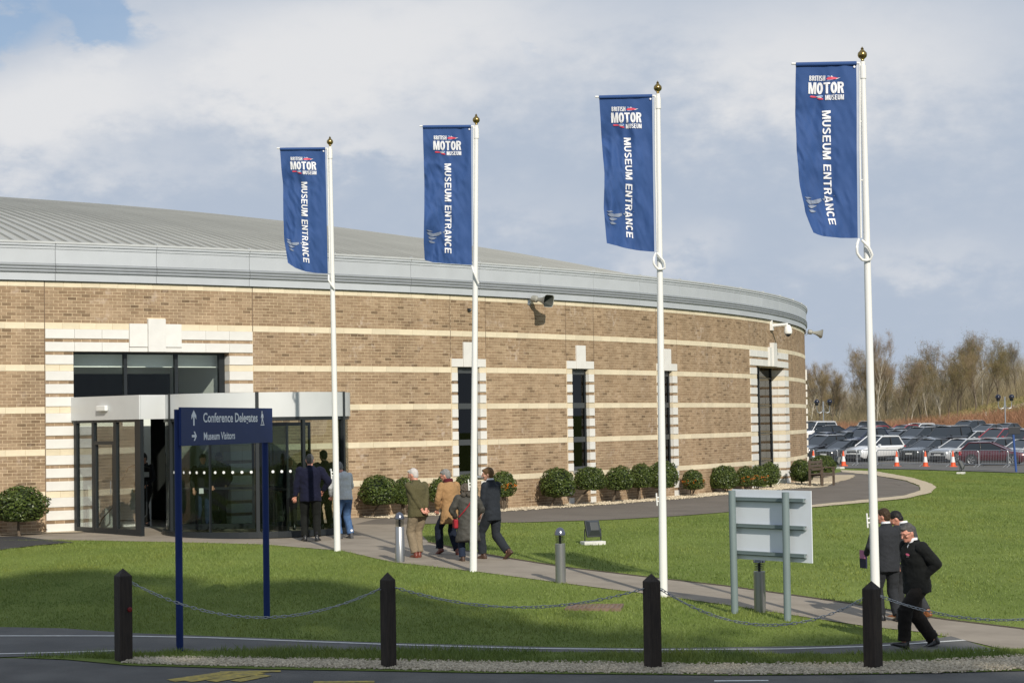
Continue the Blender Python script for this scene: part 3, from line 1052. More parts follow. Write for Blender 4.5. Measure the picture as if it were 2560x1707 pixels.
for (t1, t2) in ((-180, -65.4), (-64.6, -.4), (.4, 64.6), (65.4, 180)):
    mb = MB(); drum(mb, DR - .06, DR + .02, PH1, PH2, t1, t2, 96)
    o = adopt(mb.build('drum_fascia', mPORCH, None, smooth_=True), porch)
mb = MB(); drum(mb, .02, DR - .06, PH2 - .06, PH2 - .02); drum(mb, .02, DR - .06, PH1 - .005, PH1 + .03)
adopt(mb.build('drum_roof', mALU_D), porch)
mb = MB(); drum(mb, DR - .08, DR + .06, 0, .13); adopt(mb.build('plinth_ring', mDARK), porch)
mb = MB(); drum(mb, DR - .07, DR + .0, PH1 - .07, PH1 - .004); adopt(mb.build('head_ring', mDARK), porch)
for th, w, full in ((-66, .085, True), (0, .075, True), (66, .11, True), (29, .07, False), (-30, .02, False), (118, .09, False), (-118, .09, False), (180, .09, False)):
    a = math.radians(th); da = w / 2 / DR
    mb = MB(); drum(mb, DR - .09, DR + (.035 if full else .0), .13, (PH2 + .012) if full else PH1 - .07, th - math.degrees(da), th + math.degrees(da), 360)
    adopt(mb.build('frame_post', mDARK), porch)
for (t1, t2) in ((-65, -31), (-29, -1), (1, 28), (30, 65), (67, 116), (-116, -67)):
    mb = MB(); v = []; f = []
    k = max(3, int(abs(t2 - t1) / 4))
    for i in range(k + 1):
        th = math.radians(t1 + (t2 - t1) * i / k); v += [polar(DR - .03, th, .13), polar(DR - .03, th, PH1 - .07)]
        if i: f.append((2 * i - 2, 2 * i, 2 * i + 1, 2 * i - 1))
    mb.add(v, f)
    g = adopt(mb.build('pane', mGLASS, None, smooth_=True), porch)
    if t1 >= -65 and t2 <= 65:
        dm = MB(); nd = max(2, int((t2 - t1) / 5.2))
        for i in range(nd):
            thd = math.radians(t1 + (t2 - t1) * (i + .5) / nd)
            c = polar(DR - .018, thd, 1.43)
            nrm = (polar(DR, thd, 0) - polar(DR - 1, thd, 0)).normalized(); tx = Vector((-nrm.y, nrm.x, 0))
            v = [c + (tx * math.cos(q) + Vector((0, 0, 1)) * math.sin(q)) * .032 for q in [j * math.pi / 5 for j in range(10)]]
            v2 = [p + nrm * .002 for p in v]
            dm.add(v2, [tuple(range(10))])
        o = dm.build('manifestation_dots', mDOT); o.parent = g
# revolving wings
mb = MB(); drum(mb, .0, .06, .05, PH1); adopt(mb.build('centre_column', mDARK), porch)
for th in (20, 140, 260):
    a = math.radians(th)
    p, q = polar(.07, a, 0), polar(1.92, a, 0)
    Mw, Lw = seg_frame(p, q)
    mb = MB()
    for (x1, x2, z1, z2) in ((0, .06, .1, 2.5), (Lw - .06, Lw, .1, 2.5), (.06, Lw - .06, .1, .22), (.06, Lw - .06, 2.42, 2.5), (.06, Lw - .06, 1.0, 1.05)):
        mb.box(x1, x2, -.02, .02, z1, z2, Mw)
    w_ = adopt(mb.build('revolving_wing', mDARK), porch)
    g = MB().box(.06, Lw - .06, -.003, .003, .22, 2.42, Mw).build('pane', mGLASS); g.parent = w_
# ---- the hall seen through the glass (part of the building)
hl = UF(184) - .05; hr = UF(573) + .06
hm = MB(); v = [W(hl - .3, -.5, GZ + .004), W(hr, -.5, GZ + .004), W(hr, -9, GZ + .004), W(hl - .3, -9, GZ + .004)]
arcbox(hm, hl - .3, hr, -.0, -9, GZ - .04, GZ + .004, 6); adopt(hm.build('hall_floor', mFLOORI), bld)
hm = MB(); arcbox(hm, hl - .45, hl - .3, -.36, -9, GZ, 6.1, 1); arcbox(hm, hl - .3, hl, -.36, -.5, GZ, zE_top + .3, 1); adopt(hm.build('hall_wall', mWALLI), bld)
hm = MB(); arcbox(hm, hr, hr + .15, -.36, -3.2, GZ, 6.1, 1); adopt(hm.build('hall_wall', mWALLI), bld)
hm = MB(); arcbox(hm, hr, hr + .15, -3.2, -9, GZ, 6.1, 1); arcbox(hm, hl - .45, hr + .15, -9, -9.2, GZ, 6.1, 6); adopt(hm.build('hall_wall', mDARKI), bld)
hm = MB(); arcbox(hm, hl - .3, hr, -.36, -3.2, zE_top + .02, zE_top + .1, 4); arcbox(hm, hl - .3, hr, -3.2, -3.45, zE_top - .42, zE_top + .1, 4); adopt(hm.build('hall_ceiling', mWALLI), bld)
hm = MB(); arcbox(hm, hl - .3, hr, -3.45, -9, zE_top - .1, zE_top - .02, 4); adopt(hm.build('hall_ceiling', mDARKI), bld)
hm = MB(); arcbox(hm, UF(188), UF(432), -1.25, -1.4, GZ, 3.4, 3); adopt(hm.build('hall_partition', mWALLI), bld)
hm = MB(); arcbox(hm, hl, hr, -.50, -.60, zE_top - .345, zE_top + .02, 4); adopt(hm.build('blind_box', mWALLI), bld)
# window over the porch
fr = MB(); off = -.26
a, b = UF(184) , UF(573)
tz = zE_top
for t in (0, .335, .665, .965):
    arcbox(fr, a + (b - a) * t - (.0 if t else .01), a + (b - a) * t + (.085 if t < .9 else .03 + (b - a) * .035), off - .07, off + .03, PZ + PH2 - .25, tz, 1)
arcbox(fr, a, b, off - .06, off + .02, tz - .05, tz, 3); arcbox(fr, a, b, off - .06, off + .02, PZ + PH2 - .25, PZ + PH2 - .1, 3)
f_ = adopt(fr.build('window', mDARK), bld)
for t1, t2 in ((.01, .335), (.36, .665), (.69, .965)):
    g = MB(); arcbox(g, a + (b - a) * t1 + .02, a + (b - a) * t2, off - .02, off - .012, PZ + PH2 - .1, tz - .05, 2)
    p = g.build('pane', mGLASS_U); p.parent = f_
# black tubular display stand in the hall
st = GF(318, 1306); st = W(UF(322), -.55, GZ + .005)
sd = empty('display_stand', st, .3, 'black tubular folding display stand inside the left entrance glass', 'stand')
mb = MB()
mb.tube([(-.55, 0, 0), (-.42, 0, .25), (-.18, 0, .5), (-.18, 0, 1.75)], .018, 6).tube([(-.18, 0, .25), (-.1, 0, .18), (.5, 0, .18), (.62, 0, .3), (.62, 0, 1.1)], .018, 6)
mb.tube([(.05, .0, 1.15), (.2, 0, 1.45), (.45, 0, 1.5), (.7, 0, 1.42)], .022, 6)
mb.build('frame', mDARK, sd)
mb = MB().box(.0, .68, -.02, .02, 1.2, 1.32); mb.build('leaflet_shelf', mALU, sd)

# ------------------------------------------------------------------ wall fittings
mHORN = mat('grey_horn_plastic', (.27, .27, .24), .45, var=.08, vscale=6)
mHORN_IN = mat('dark_horn_throat', (.03, .035, .03), .7)


def horn(u, z, label, yaw, group):
    M = wall_frame(u, .0, z)
    e = empty('horn_loudspeaker', M.translation, 0, label, 'loudspeaker', group)
    e.rotation_euler = M.to_euler(); e.scale = (.98, .98, .98)
    # bracket
    mb = MB().box(-.06, .06, -.012, .0, -.10, .12).tube([(-.02, -.01, .06), (.0, -.26, .05)], .018, 6).tube([(-.02, -.01, -.08), (.0, -.22, .02)], .012, 6)
    mb.build('bracket', mGALV, e)
    R = Matrix.Translation((0, -.30, .05)) @ Matrix.Rotation(yaw, 4, 'Z') @ Matrix.Rotation(math.radians(90 + 10), 4, 'X')
    mb = MB().lathe([(.0, -.16), (.085, -.15), (.10, -.10), (.10, .0), (.06, .03), (.05, .05)], 16, R)
    mb.build('driver', mHORN, e, True)
    rings = []
    for w_, h_, z_ in ((.05, .05, .04), (.07, .06, .12), (.12, .085, .22), (.20, .13, .33), (.27, .17, .40), (.28, .18, .405)):
        ring = []
        for j in range(20):
            a = 2 * math.pi * j / 20; ca, sa = math.cos(a), math.sin(a)
            ex = .45
            ring.append(R @ Vector((w_ * math.copysign(abs(ca) ** ex, ca), h_ * math.copysign(abs(sa) ** ex, sa), z_)))
        rings.append(ring)
    MB().rings(rings, cap=False).build('horn', mHORN, e, True)
    rin = [[R @ Vector(p) for p in []] for _ in rings]
    ctr = [sum(r, Vector()) / 20 for r in rings]
    MB().rings([[c + (p - c) * .94 for p in r] for r, c in zip(rings[:-1], ctr)], cap=False).build('throat', mHORN_IN, e, True)
    MB().lathe([(.0, .10), (.045, .12), (.05, .16), (.0, .20)], 10, R).build('plug', mALU, e, True)
    return e


gzA = ZD + 2.83
uh = UF(1322, 770)
horn(uh, gzA, 'grey horn loudspeaker on the wall above the slim windows', math.radians(10), 'horn loudspeakers under the eaves')
horn(U_END - 1.0, gzA - .02, 'grey horn loudspeaker jutting out at the far right end of the wall', math.radians(14), 'horn loudspeakers under the eaves')
# dome camera
M = wall_frame(UF(1926, 810), 0, ZD + 2.63)
dcam = empty('dome_camera', M.translation, 0, 'white dome security camera on bracket above the last tall window', 'camera'); dcam.rotation_euler = M.to_euler()
MB().box(-.09, .09, -.10, 0, -.08, .14).box(-.05, .05, -.07, 0, .141, .38).tube([(0, -.09, .08), (.02, -.62, .12)], [.06, .045], 8).build('bracket', mWHITE, dcam)
Rm = Matrix.Translation((.02, -.62, -.22))
MB().lathe([(.13, -.0), (.145, .03), (.145, .10), (.12, .22), (.07, .31), (.0, .32)], 18, Rm).build('housing', mWHITE, dcam, True)
MB().lathe([(.0, -.10), (.05, -.09), (.09, -.05), (.11, .0)], 16, Rm).build('dome', mat('smoked_dome', (.02, .02, .025), .1), dcam, True)
M = wall_frame(UF(1171, 764), 0, ZD + 2.52)
wl = empty('wall_sensor', M.translation, 0, 'small dark sensor box on the brickwork left of the horn loudspeaker', 'sensor'); wl.rotation_euler = M.to_euler()
MB().box(-.05, .05, -.06, 0, -.04, .04).build('box', mDARK, wl, bevel=.006); MB().box(-.015, .015, -.09, -.06, -.015, .02).build('lens', mGALV, wl)

# ------------------------------------------------------------------ flagpoles and banners
mFLAG = mat('navy_banner_cloth', (.033, .076, .212), .68, var=.05, vscale=2.2, sheen=.0, bump=.06, bscale=7, detail=3, spec=.15)
mFWHITE = mat('banner_white_print', (.72, .73, .76), .6)
mFRED = mat('banner_red_print', (.62, .07, .12), .6)
mFSKY = mat('banner_pale_blue_print', (.30, .45, .75), .6)
mFGREY = mat('banner_grey_print', (.19, .23, .31), .6)


def text_mesh(txt, bold=.0, font_scale=1.0):
    cu = bpy.data.curves.new('lettering', 'FONT')
    cu.body = txt; cu.size = 1.0; cu.offset = bold; cu.resolution_u = 3
    cu.align_x = 'LEFT'; cu.align_y = 'BOTTOM_BASELINE'
    o = bpy.data.objects.new('lettering_source', cu); COL.objects.link(o)
    dg = bpy.context.evaluated_depsgraph_get()
    me = bpy.data.meshes.new_from_object(o.evaluated_get(dg))
    v = np.array([tuple(x.co) for x in me.vertices]); f = [list(p.vertices) for p in me.polygons]
    bpy.data.objects.remove(o); bpy.data.curves.remove(cu); bpy.data.meshes.remove(me)
    v = v[:, :2]; v = v - v.min(0); s = v.max(0)
    return v / s, f, s[0] / s[1]


TXT = {}


def get_text(t, bold):
    if (t, bold) not in TXT: TXT[(t, bold)] = text_mesh(t, bold)
    return TXT[(t, bold)]


def strip_poly(pts, w):
    """a pen stroke of width w along a polyline, as quads"""
    v = []; f = []; n = len(pts)
    for i, (x, y) in enumerate(pts):
        a = pts[max(i - 1, 0)]; b = pts[min(i + 1, n - 1)]
        if 0 < i < n - 1:
            d1 = (x - a[0], y - a[1]); d2 = (b[0] - x, b[1] - y)
            l1 = math.hypot(*d1) or 1; l2 = math.hypot(*d2) or 1
            nx, ny = -(d1[1] / l1 + d2[1] / l2), (d1[0] / l1 + d2[0] / l2)
            l = math.hypot(nx, ny) or 1; nx /= l; ny /= l
            k = 1 / max(.5, nx * -d1[1] / l1 + ny * d1[0] / l1)
        else:
            dx, dy = b[0] - a[0], b[1] - a[1]; l = math.hypot(dx, dy) or 1; nx, ny, k = -dy / l, dx / l, 1
        v += [(x + nx * w / 2 * k, y + ny * w / 2 * k), (x - nx * w / 2 * k, y - ny * w / 2 * k)]
        if i: f.append([2 * i - 2, 2 * i - 1, 2 * i + 1, 2 * i])
    return v, f


def arc(cx, cy, rx, ry, a0, a1, n=9):
    return [(cx + rx * math.cos(math.radians(a0 + (a1 - a0) * i / n)), cy + ry * math.sin(math.radians(a0 + (a1 - a0) * i / n))) for i in range(n + 1)]


def glyph(c, w, t):
    """heavy grotesque capitals, unit height"""
    h = t * .86; P = []; r = t / 2; q = h / 2
    def poly(*p): P.append((list(p), [list(range(len(p)))]))
    if c == 'I': poly((0, 0), (t, 0), (t, 1), (0, 1)); w = t
    elif c == 'T': poly((w / 2 - r, 0), (w / 2 + r, 0), (w / 2 + r, 1 - h), (w, 1 - h), (w, 1), (0, 1), (0, 1 - h), (w / 2 - r, 1 - h))
    elif c == 'H': poly((0, 0), (t, 0), (t, .5 - q), (w - t, .5 - q), (w - t, 0), (w, 0), (w, 1), (w - t, 1), (w - t, .5 + q), (t, .5 + q), (t, 1), (0, 1))
    elif c == 'E': poly((0, 0), (w, 0), (w, h), (t, h), (t, .5 - q), (w * .92, .5 - q), (w * .92, .5 + q), (t, .5 + q), (t, 1 - h), (w, 1 - h), (w, 1), (0, 1))
    elif c == 'M':
        w = w * 1.28; t2 = t * .95
        poly((0, 0), (t2, 0), (t2, .62), (w / 2 - t2 * .42, 0), (w / 2 + t2 * .42, 0), (w - t2, .62), (w - t2, 0), (w, 0), (w, 1), (w - t2 * 1.35, 1), (w / 2, .40), (t2 * 1.35, 1), (0, 1))
    elif c == 'N': poly((0, 0), (t, 0), (t, .64), (w - t, 0), (w, 0), (w, 1), (w - t, 1), (w - t, .36), (t, 1), (0, 1))
    elif c == 'A':
        w = w * 1.08; k = (w / 2 - t * .55)
        poly((0, 0), (t, 0), (t + (w / 2 - t) * .22, .20), (w - t - (w / 2 - t) * .22, .20), (w - t, 0), (w, 0), (w / 2 + t * .58, 1), (w / 2 - t * .58, 1), (w / 2 - .001, .80), (w / 2 + .0, .80), (w - t - (w / 2 - t) * .44, .37), (t + (w / 2 - t) * .44, .37), (w / 2 - .002, .80), (w / 2 - t * .58, .999))
    elif c == 'O': P.append(strip_poly(arc(w / 2, .5, w / 2 - r, .5 - q, 90, 450.0, 24), t))
    elif c == 'C': P.append(strip_poly(arc(w / 2, .5, w / 2 - r, .5 - q, 42, 318, 18), t))
    elif c == 'U': P.append(strip_poly([(r, 1), (r, .5)] + arc(w / 2, .36, w / 2 - r, .36 - q, 180, 360, 12) + [(w - r, .5), (w - r, 1)], t))
    elif c == 'S': P.append(strip_poly(arc(w / 2, .74, w / 2 - r, .26 - q, 25, 250, 12) + arc(w / 2, .27, w / 2 - r, .27 - q, 70, -155, 12), t * .92))
    elif c in 'RB':
        poly((0, 0), (t, 0), (t, 1), (0, 1))
        if c == 'R':
            P.append(strip_poly([(t, 1 - q)] + arc(w - .29, .735, .29 - r, .265 - q, 90, -90, 10) + [(t, .47 + q)], h))
            poly((w * .45, .47), (w * .45 + t, .47), (w, 0), (w - t * 1.05, 0))
        else:
            P.append(strip_poly([(t, 1 - q)] + arc(w - .30, .76, .28 - r, .24 - q, 90, -90, 10) + [(t, .52 + q)], h))
            P.append(strip_poly([(t, .5 - q)] + arc(w - .28, .26, .28 - r, .24 - q, 90, -90, 10) + [(t, q)], h))
    return P, w


def block_text(txt, w, t, gap):
    x = 0; v = []; f = []
    for c in txt:
        if c == ' ': x += w * .62; continue
        P, gw = glyph(c, w, t)
        for pv, pf in P:
            o = len(v); v += [(a + x, b) for a, b in pv]; f += [[i + o for i in q] for q in pf]
        x += gw + gap
    v = np.array(v); v = v - v.min(0)
    return v / v.max(0), f, 1


BT = {}


def polygon_fill(pts):
    return np.array(pts), [list(range(len(pts)))]


SPLASH_T = [  # red, white and blue flash after the first word
    ('r', [(.505, .083), (.54, .075), (.60, .0745), (.66, .078), (.70, .081), (.665, .0875), (.60, .090), (.545, .0905), (.515, .088)]),
    ('w', [(.575, .074), (.585, .0675), (.60, .0705), (.615, .0742)]), ('b', [(.515, .072), (.53, .067), (.56, .0695), (.57, .0735)]),
    ('w', [(.655, .0875), (.70, .0815), (.735, .0795), (.70, .0855), (.665, .0895)]), ('b', [(.505, .093), (.54, .0915), (.62, .0918), (.58, .0945), (.53, .0955)])]
SPLASH_B = [
    ('r', [(.235, .1865), (.255, .1795), (.31, .180), (.345, .183), (.36, .188), (.31, .190), (.26, .190)]), ('r', [(.36, .194), (.40, .192), (.455, .196), (.455, .2035), (.41, .2015), (.38, .1985)]),
    ('w', [(.345, .183), (.40, .1835), (.445, .1885), (.42, .1915), (.37, .1885)]), ('b', [(.355, .177), (.40, .1765), (.45, .179), (.452, .188), (.42, .182)])]
SMUDGE = [[(.06, .795), (.13, .785), (.20, .788), (.28, .778), (.36, .770), (.37, .785), (.30, .800), (.22, .806), (.14, .812), (.10, .806)], [(.09, .822), (.16, .815), (.27, .815), (.22, .826), (.16, .836), (.12, .833)],
          [(.10, .848), (.16, .843), (.24, .850), (.19, .858), (.13, .860)], [(.39, .772), (.44, .764), (.47, .768), (.42, .781)], [(.50, .762), (.54, .757), (.55, .761)], [(.58, .756), (.61, .751), (.615, .755)], [(.05, .775), (.14, .770), (.19, .773), (.10, .783)]]


def banner_pole(idx, base, top, arm, left, bottom, loop, right):
    """left: outline of the free edge top->bottom (pixels), bottom: along the hem left->right"""
    B = G(*base); T = V(B, *top)
    labels = ['tall white flagpole with navy banner beside the entrance drum, leftmost of four', 'white flagpole with navy banner standing in front of the woman in the long coat',
              'white flagpole with navy banner left of the back of the grey sign board', 'tallest looking white flagpole with navy banner behind the rightmost timber post']
    pole = empty('flagpole', B, 0, labels[idx], 'flagpole', 'flagpoles with museum banners')
    ax = (T - B); H = ax.length
    rb, rt = .067, .037
    n = 14; pts = [Vector((0, 0, -.1)) + ax * 0] + [ax * (k / n) for k in range(1, n + 1)]
    MB().tube(pts, [rb - (rb - rt) * k / n for k in range(n + 1)], 16).build('pole', mWHITE, pole, True)
    MB().tube([ax * .985 - Vector((0, 0, .12)), ax * .985 + Vector((0, 0, .06))], rt + .012, 14).build('truck', mWHITE, pole, True)
    Mf = Matrix.Translation(ax) @ Matrix.Scale(.82, 4)
    MB().lathe([(.022, 0), (.03, .02), (.025, .035), (.07, .075), (.082, .11), (.075, .15), (.04, .185), (.022, .21), (.028, .225), (.012, .24), (.0, .262)], 18, Mf).build('finial', mBRASS, pole, True)
    # banner geometry in metres relative to pole base; the cloth hangs in the plane facing the camera
    def loc(px): return V(B, *px) - B
    cl = [loc(p) for p in left]; hem = [loc(p) for p in bottom]; rg = [loc(p) for p in right]
    rodL = loc(arm)
    a0 = rg[0]
    rod = empty('x', (0, 0, 0)) if False else None
    MB().tube([rodL, a0 + (a0 - cl[0]).normalized() * .12], .016, 8).build('banner_arm', mWHITE, pole, True)
    # loose halyard tube beside the pole and clips
    hal = [a0 + Vector((.045, -.01, .0)), rg[1] + Vector((.04, -.01, 0)), rg[-1] + Vector((.045, -.01, 0))]
    MB().tube(hal, .014, 8).build('luff_rod', mWHITE, pole, True)
    mb = MB()
    for t in (.335, .67):
        p = hal[0].lerp(hal[-1], t); q = ax * ((p.z - 0) / ax.z)
        mb.tube([p, q], .011, 6)
    mb.build('clip', mWHITE, pole)
    lp = [loc(p) for p in loop]
    lp = [Vector((p.x, -.09 - .02 * math.sin(i * 1.3), p.z)) if i not in (0,) else p for i, p in enumerate(lp)]
    MB().tube(resample(lp, 14), .019, 8).build('counterweight_loop', mWHITE, pole, True)
    cz = 1.55; q = ax * (cz / ax.z)
    MB().tube([q + Vector((-rb - .02, -.02, -.1)), q + Vector((-rb - .03, -.02, .1))], .012, 6).tube([q + Vector((-rb + .01, -.02, .03)), q + Vector((-rb - .03, -.02, .03))], .012, 6).tube([q + Vector((-rb + .01, -.02, -.03)), q + Vector((-rb - .03, -.02, -.03))], .012, 6).build('cleat', mWHITE, pole)
    NU, NV = 42, 108
    le = resample(cl, NV + 1); re_ = resample(rg, NV + 1); he = resample(hem, NU + 1)
    top_e = [cl[0].lerp(rg[0], i / NU) for i in range(NU + 1)]
    sd = idx * 7.3 + 1.7

    def surf(u, v, off=0.0):
        """Coons patch with folds"""
        fv = v * NV; j = min(int(fv), NV - 1); t = fv - j
        L_ = le[j].lerp(le[j + 1], t); R_ = re_[j].lerp(re_[j + 1], t)
        fu = u * NU; i = min(int(fu), NU - 1); s = fu - i
        Tp = top_e[i].lerp(top_e[i + 1], s); Bm = he[i].lerp(he[i + 1], s)
        p = L_ * (1 - u) + R_ * u + Tp * (1 - v) + Bm * v - (cl[0] * (1 - u) * (1 - v) + rg[0] * u * (1 - v) + hem[0] * (1 - u) * v + hem[-1] * u * v)
        w = min(1, v * 4) * (1 - u) ** .6 * .9 + .1 * min(1, v * 6)
        a = noise.noise(Vector((u * 2.2 + sd, v * 3.2 + u * 1.5, sd)))
        b_ = noise.noise(Vector((u * 5 + v * 6 + sd, v * 5 - u * 4, sd + 4)))
        c_ = noise.noise(Vector((u * 9 - v * 15 + sd, v * 12 + u * 9, sd + 9)))
        ridge = abs(noise.noise(Vector((u * 3.2 + v * 2.2 + sd, v * 6 - u * 4.5, sd + 20))))
        r2 = abs(noise.noise(Vector((u * 5.5 + v * 3.5 + sd, v * 14 - u * 9, sd + 31))))
        r3 = abs(noise.noise(Vector((u * 9 - v * 5 + sd, v * 9 + u * 12, sd + 47))))
        drag = math.sin((u * 1.0 - v * .45) * 15 + a * 4) * math.exp(-((1 - u) ** 2 + (v * 1.0) ** 2) * 7)
        y = -(a * .15 + b_ * .045 + c_ * .009 - ridge * .06 - r2 * .026 - r3 * .010) * w - drag * .012 - .20 * (1 - u) ** 2 * v * v
        y -= .05 * math.sin(v * 9 + sd) * (1 - u) * v
        return Vector((p.x, p.y + y - off, p.z))
    v = []; f = []
    for j in range(NV + 1):
        for i in range(NU + 1): v.append(surf(i / NU, j / NV))
    for j in range(NV):
        for i in range(NU):
            f.append((j * (NU + 1) + i, j * (NU + 1) + i + 1, (j + 1) * (NU + 1) + i + 1, (j + 1) * (NU + 1) + i))
    ban = link('banner', np_mesh('banner', v, np.array(f), True), mFLAG, pole)
    MB().tube([cl[0] + Vector((0, -.004, -.0)), rg[0] + Vector((0, -.004, -.0))], .03, 10).build('sleeve', mFLAG, ban, True)

    def put(name, uvs, faces, m):
        bm = bmesh.new()
        vs = [bm.verts.new((x, y, 0)) for x, y in uvs]
        for fc in faces:
            try: bm.faces.new([vs[i] for i in fc])
            except ValueError: pass
        bmesh.ops.triangulate(bm, faces=bm.faces[:])
        for it in range(5):
            ed = [e for e in bm.edges if math.hypot((e.verts[0].co.x - e.verts[1].co.x) * 1.0, (e.verts[0].co.y - e.verts[1].co.y) * 2.6) > .035]
            if not ed: break
            bmesh.ops.subdivide_edges(bm, edges=ed, cuts=1)
            bmesh.ops.triangulate(bm, faces=[q for q in bm.faces if len(q.verts) > 3])
        for q in bm.verts:
            q.co = surf(min(1, max(0, q.co.x)), min(1, max(0, q.co.y)), .012)
        me = bpy.data.meshes.new(name); bm.to_mesh(me); bm.free()
        me.polygons.foreach_set('use_smooth', np.ones(len(me.polygons), dtype=bool))
        return link(name, me, m, ban)

    def word(t, bold, u1, u2, v1, v2, rot=False):
        if (t, bold) not in BT: BT[(t, bold)] = block_text(t, *bold)
        q, fc, asp = BT[(t, bold)]
        if not rot:
            uv = [(u1 + (u2 - u1) * x, v2 - (v2 - v1) * y) for x, y in q]
        else:
            uv = [(u1 + (u2 - u1) * y, v1 + (v2 - v1) * x) for x, y in q]
        put('lettering', uv, fc, mFWHITE)
    word('BRITISH', (.48, .165, .075), .225, .487, .066, .0955)
    word('MOTOR', (.56, .20, .045), .21, .79, .104, .171)
    word('MUSEUM', (.48, .165, .075), .487, .79, .178, .2075)
    word('MUSEUM ENTRANCE', (.66, .185, .115), .435, .575, .268, .925, True)
    for c_, pl in SPLASH_T + SPLASH_B:
        put('emblem', *polygon_fill(pl), {'r': mFRED, 'w': mFWHITE, 'b': mFSKY}[c_])
    for pl in SMUDGE: put('grey_streak', *polygon_fill(pl), mFGREY)
    g = MB(); c_ = surf(.965, .02, .02)
    g.add([c_ + Vector((math.cos(q) * .016, 0, math.sin(q) * .016)) for q in [j * math.pi / 4 for j in range(8)]], [tuple(range(8))]); g.build('eyelet', mFWHITE, ban)
    return pole


banner_pole(0, (775, 1265), (758, 337), (636, 341), [(643, 343), (649, 420), (651, 500), (654, 555), (660, 590), (663, 605)], [(663, 606), (680, 618), (705, 626), (730, 629), (753, 630)], [(755, 632), (756, 645), (762, 655), (769, 664)], [(747, 342), (750, 480), (753, 628)])
banner_pole(1, (1087, 1312), (1094, 288), (964, 290), [(971, 292), (974, 400), (975, 500), (974, 560), (976, 598)], [(976, 600), (995, 605), (1020, 607), (1050, 609), (1083, 611)], [(1084, 612), (1088, 625), (1094, 640), (1099, 652)], [(1082, 291), (1083, 450), (1084, 609)])
banner_pole(2, (1524, 1370), (1511, 216), (1367, 223), [(1376, 224), (1383, 330), (1388, 400), (1386, 480), (1390, 530), (1392, 562)], [(1391, 564), (1415, 568), (1445, 574), (1475, 578), (1503, 580)], [(1506, 582), (1500, 595), (1501, 610), (1512, 620), (1526, 618), (1525, 603), (1514, 590), (1508, 582)], [(1498, 221), (1500, 400), (1503, 578)])
banner_pole(3, (2013, 1453), (1981, 142), (1818, 147), [(1828, 149), (1827, 260), (1829, 350), (1835, 430), (1846, 490), (1863, 538)], [(1864, 540), (1878, 544), (1898, 548), (1930, 549), (1970, 549)], [(1972, 550), (1965, 565), (1966, 585), (1978, 598), (1996, 600), (2001, 586), (1993, 570), (1977, 553)], [(1967, 146), (1968, 340), (1970, 547)])

# ------------------------------------------------------------------ direction sign
sL = G(413, 1497); sR = G(613, 1420)
sg = empty('direction_sign', sL, 0, 'navy blue two-post direction sign lettered Conference Delegates and Museum Visitors', 'sign')
d = (sR - sL); dz = d.z; d.z = 0; SLN = d.length; d.normalize()
nrm = Vector((d.y, -d.x, 0))                  # towards the camera's right
ztl = (V(sL, 418, 935) - sL).z; zbl = (V(sL, 420, 1024) - sL).z; ptl = (V(sL, 410, 940) - sL).z
for p, h in ((Vector((0, 0, 0)), ptl), (sR - sL, (V(sR, 616, 940) - sL).z)):
    MB().tube([p + Vector((0, 0, -.1)), Vector((p.x, p.y, h))], .047, 16).build('post', mBLUE, sg, True)
PMAT = Matrix(((d.x, nrm.x, 0, 0), (d.y, nrm.y, 0, 0), (0, 0, 1, 0), (0, 0, 0, 1)))
zt, zb = ztl, zbl
MB().box(-.10, SLN + .10, .05, .085, zb, zt, PMAT).build('panel', mBLUE, sg, bevel=.004)


def sign_shape(name, uv, faces):
    v = [PMAT @ Vector((-.10 + (SLN + .20) * x, .0875, zb + (zt - zb) * y)) for x, y in uv]
    return link(name, np_mesh(name, v, faces), mSIGNTXT, sg)


def sign_word(t, x1, x2, y1, y2):
    q, fc, asp = get_text(t, .020)
    sign_shape('lettering', [(x1 + (x2 - x1) * x, y1 + (y2 - y1) * y) for x, y in q], fc)


def px2s(x, y):
    """zoomed sign photo pixel -> panel fractions, undoing the oblique view"""
    top = 150 + (x - 180) * (165 - 150) / (2145 - 180); bot = 1000 + (x - 250) * (935 - 1000) / (2060 - 250)
    f = (x - 195) / (2145 - 195)
    k = 31.1 / 27.2
    u = f * k / (k * f + (1 - f)) if False else f / (f + (1 - f) * 1 / 1.0)
    # perspective: near end on the left
    dn, df = 27.2, 31.1
    u = f * dn / (df - f * (df - dn))
    u = f * df / (dn + f * (df - dn)) if False else u
    u = (f * dn) / (dn * f + df * (1 - f)) if False else u
    yy = 1 - (y - top) / (bot - top)
    return u, yy


def sfun(x, y):
    return px2s(x, y)


def sign_word_px(t, x1, x2, y1, y2):
    q, fc, asp = get_text(t, .020)
    u1, v1 = sfun(x1, y2); u2, _ = sfun(x2, y2); _, v2 = sfun(x1, y1)
    sign_shape('lettering', [(u1 + (u2 - u1) * x, v1 + (v2 - v1) * y) for x, y in q], fc)


sign_word_px('Conference Delegates', 665, 1825, 268, 550)
sign_word_px('Museum Visitors', 675, 1340, 700, 872)
for nm, pts in (('arrow', [(464, 210), (517, 330), (517, 420), (480, 350), (480, 552), (450, 552), (450, 350), (413, 420), (413, 330)]), ('arrow', [(418, 755), (485, 755), (458, 682), (485, 682), (525, 785), (485, 885), (458, 885), (485, 810), (418, 810)]),
                ('walking_figure', [(1912, 235), (1920, 226), (1929, 235), (1930, 268), (1922, 280), (1943, 300), (1953, 380), (1943, 384), (1936, 345), (1938, 410), (1957, 515), (1944, 518), (1925, 430), (1910, 515), (1898, 515), (1913, 420), (1915, 350), (1905, 385), (1893, 378), (1908, 310), (1912, 270)]), ('walking_figure', [(1885, 528), (1970, 524), (1970, 546), (1885, 549)])):
    sign_shape(nm, [sfun(*p) for p in pts], [list(range(len(pts)))])

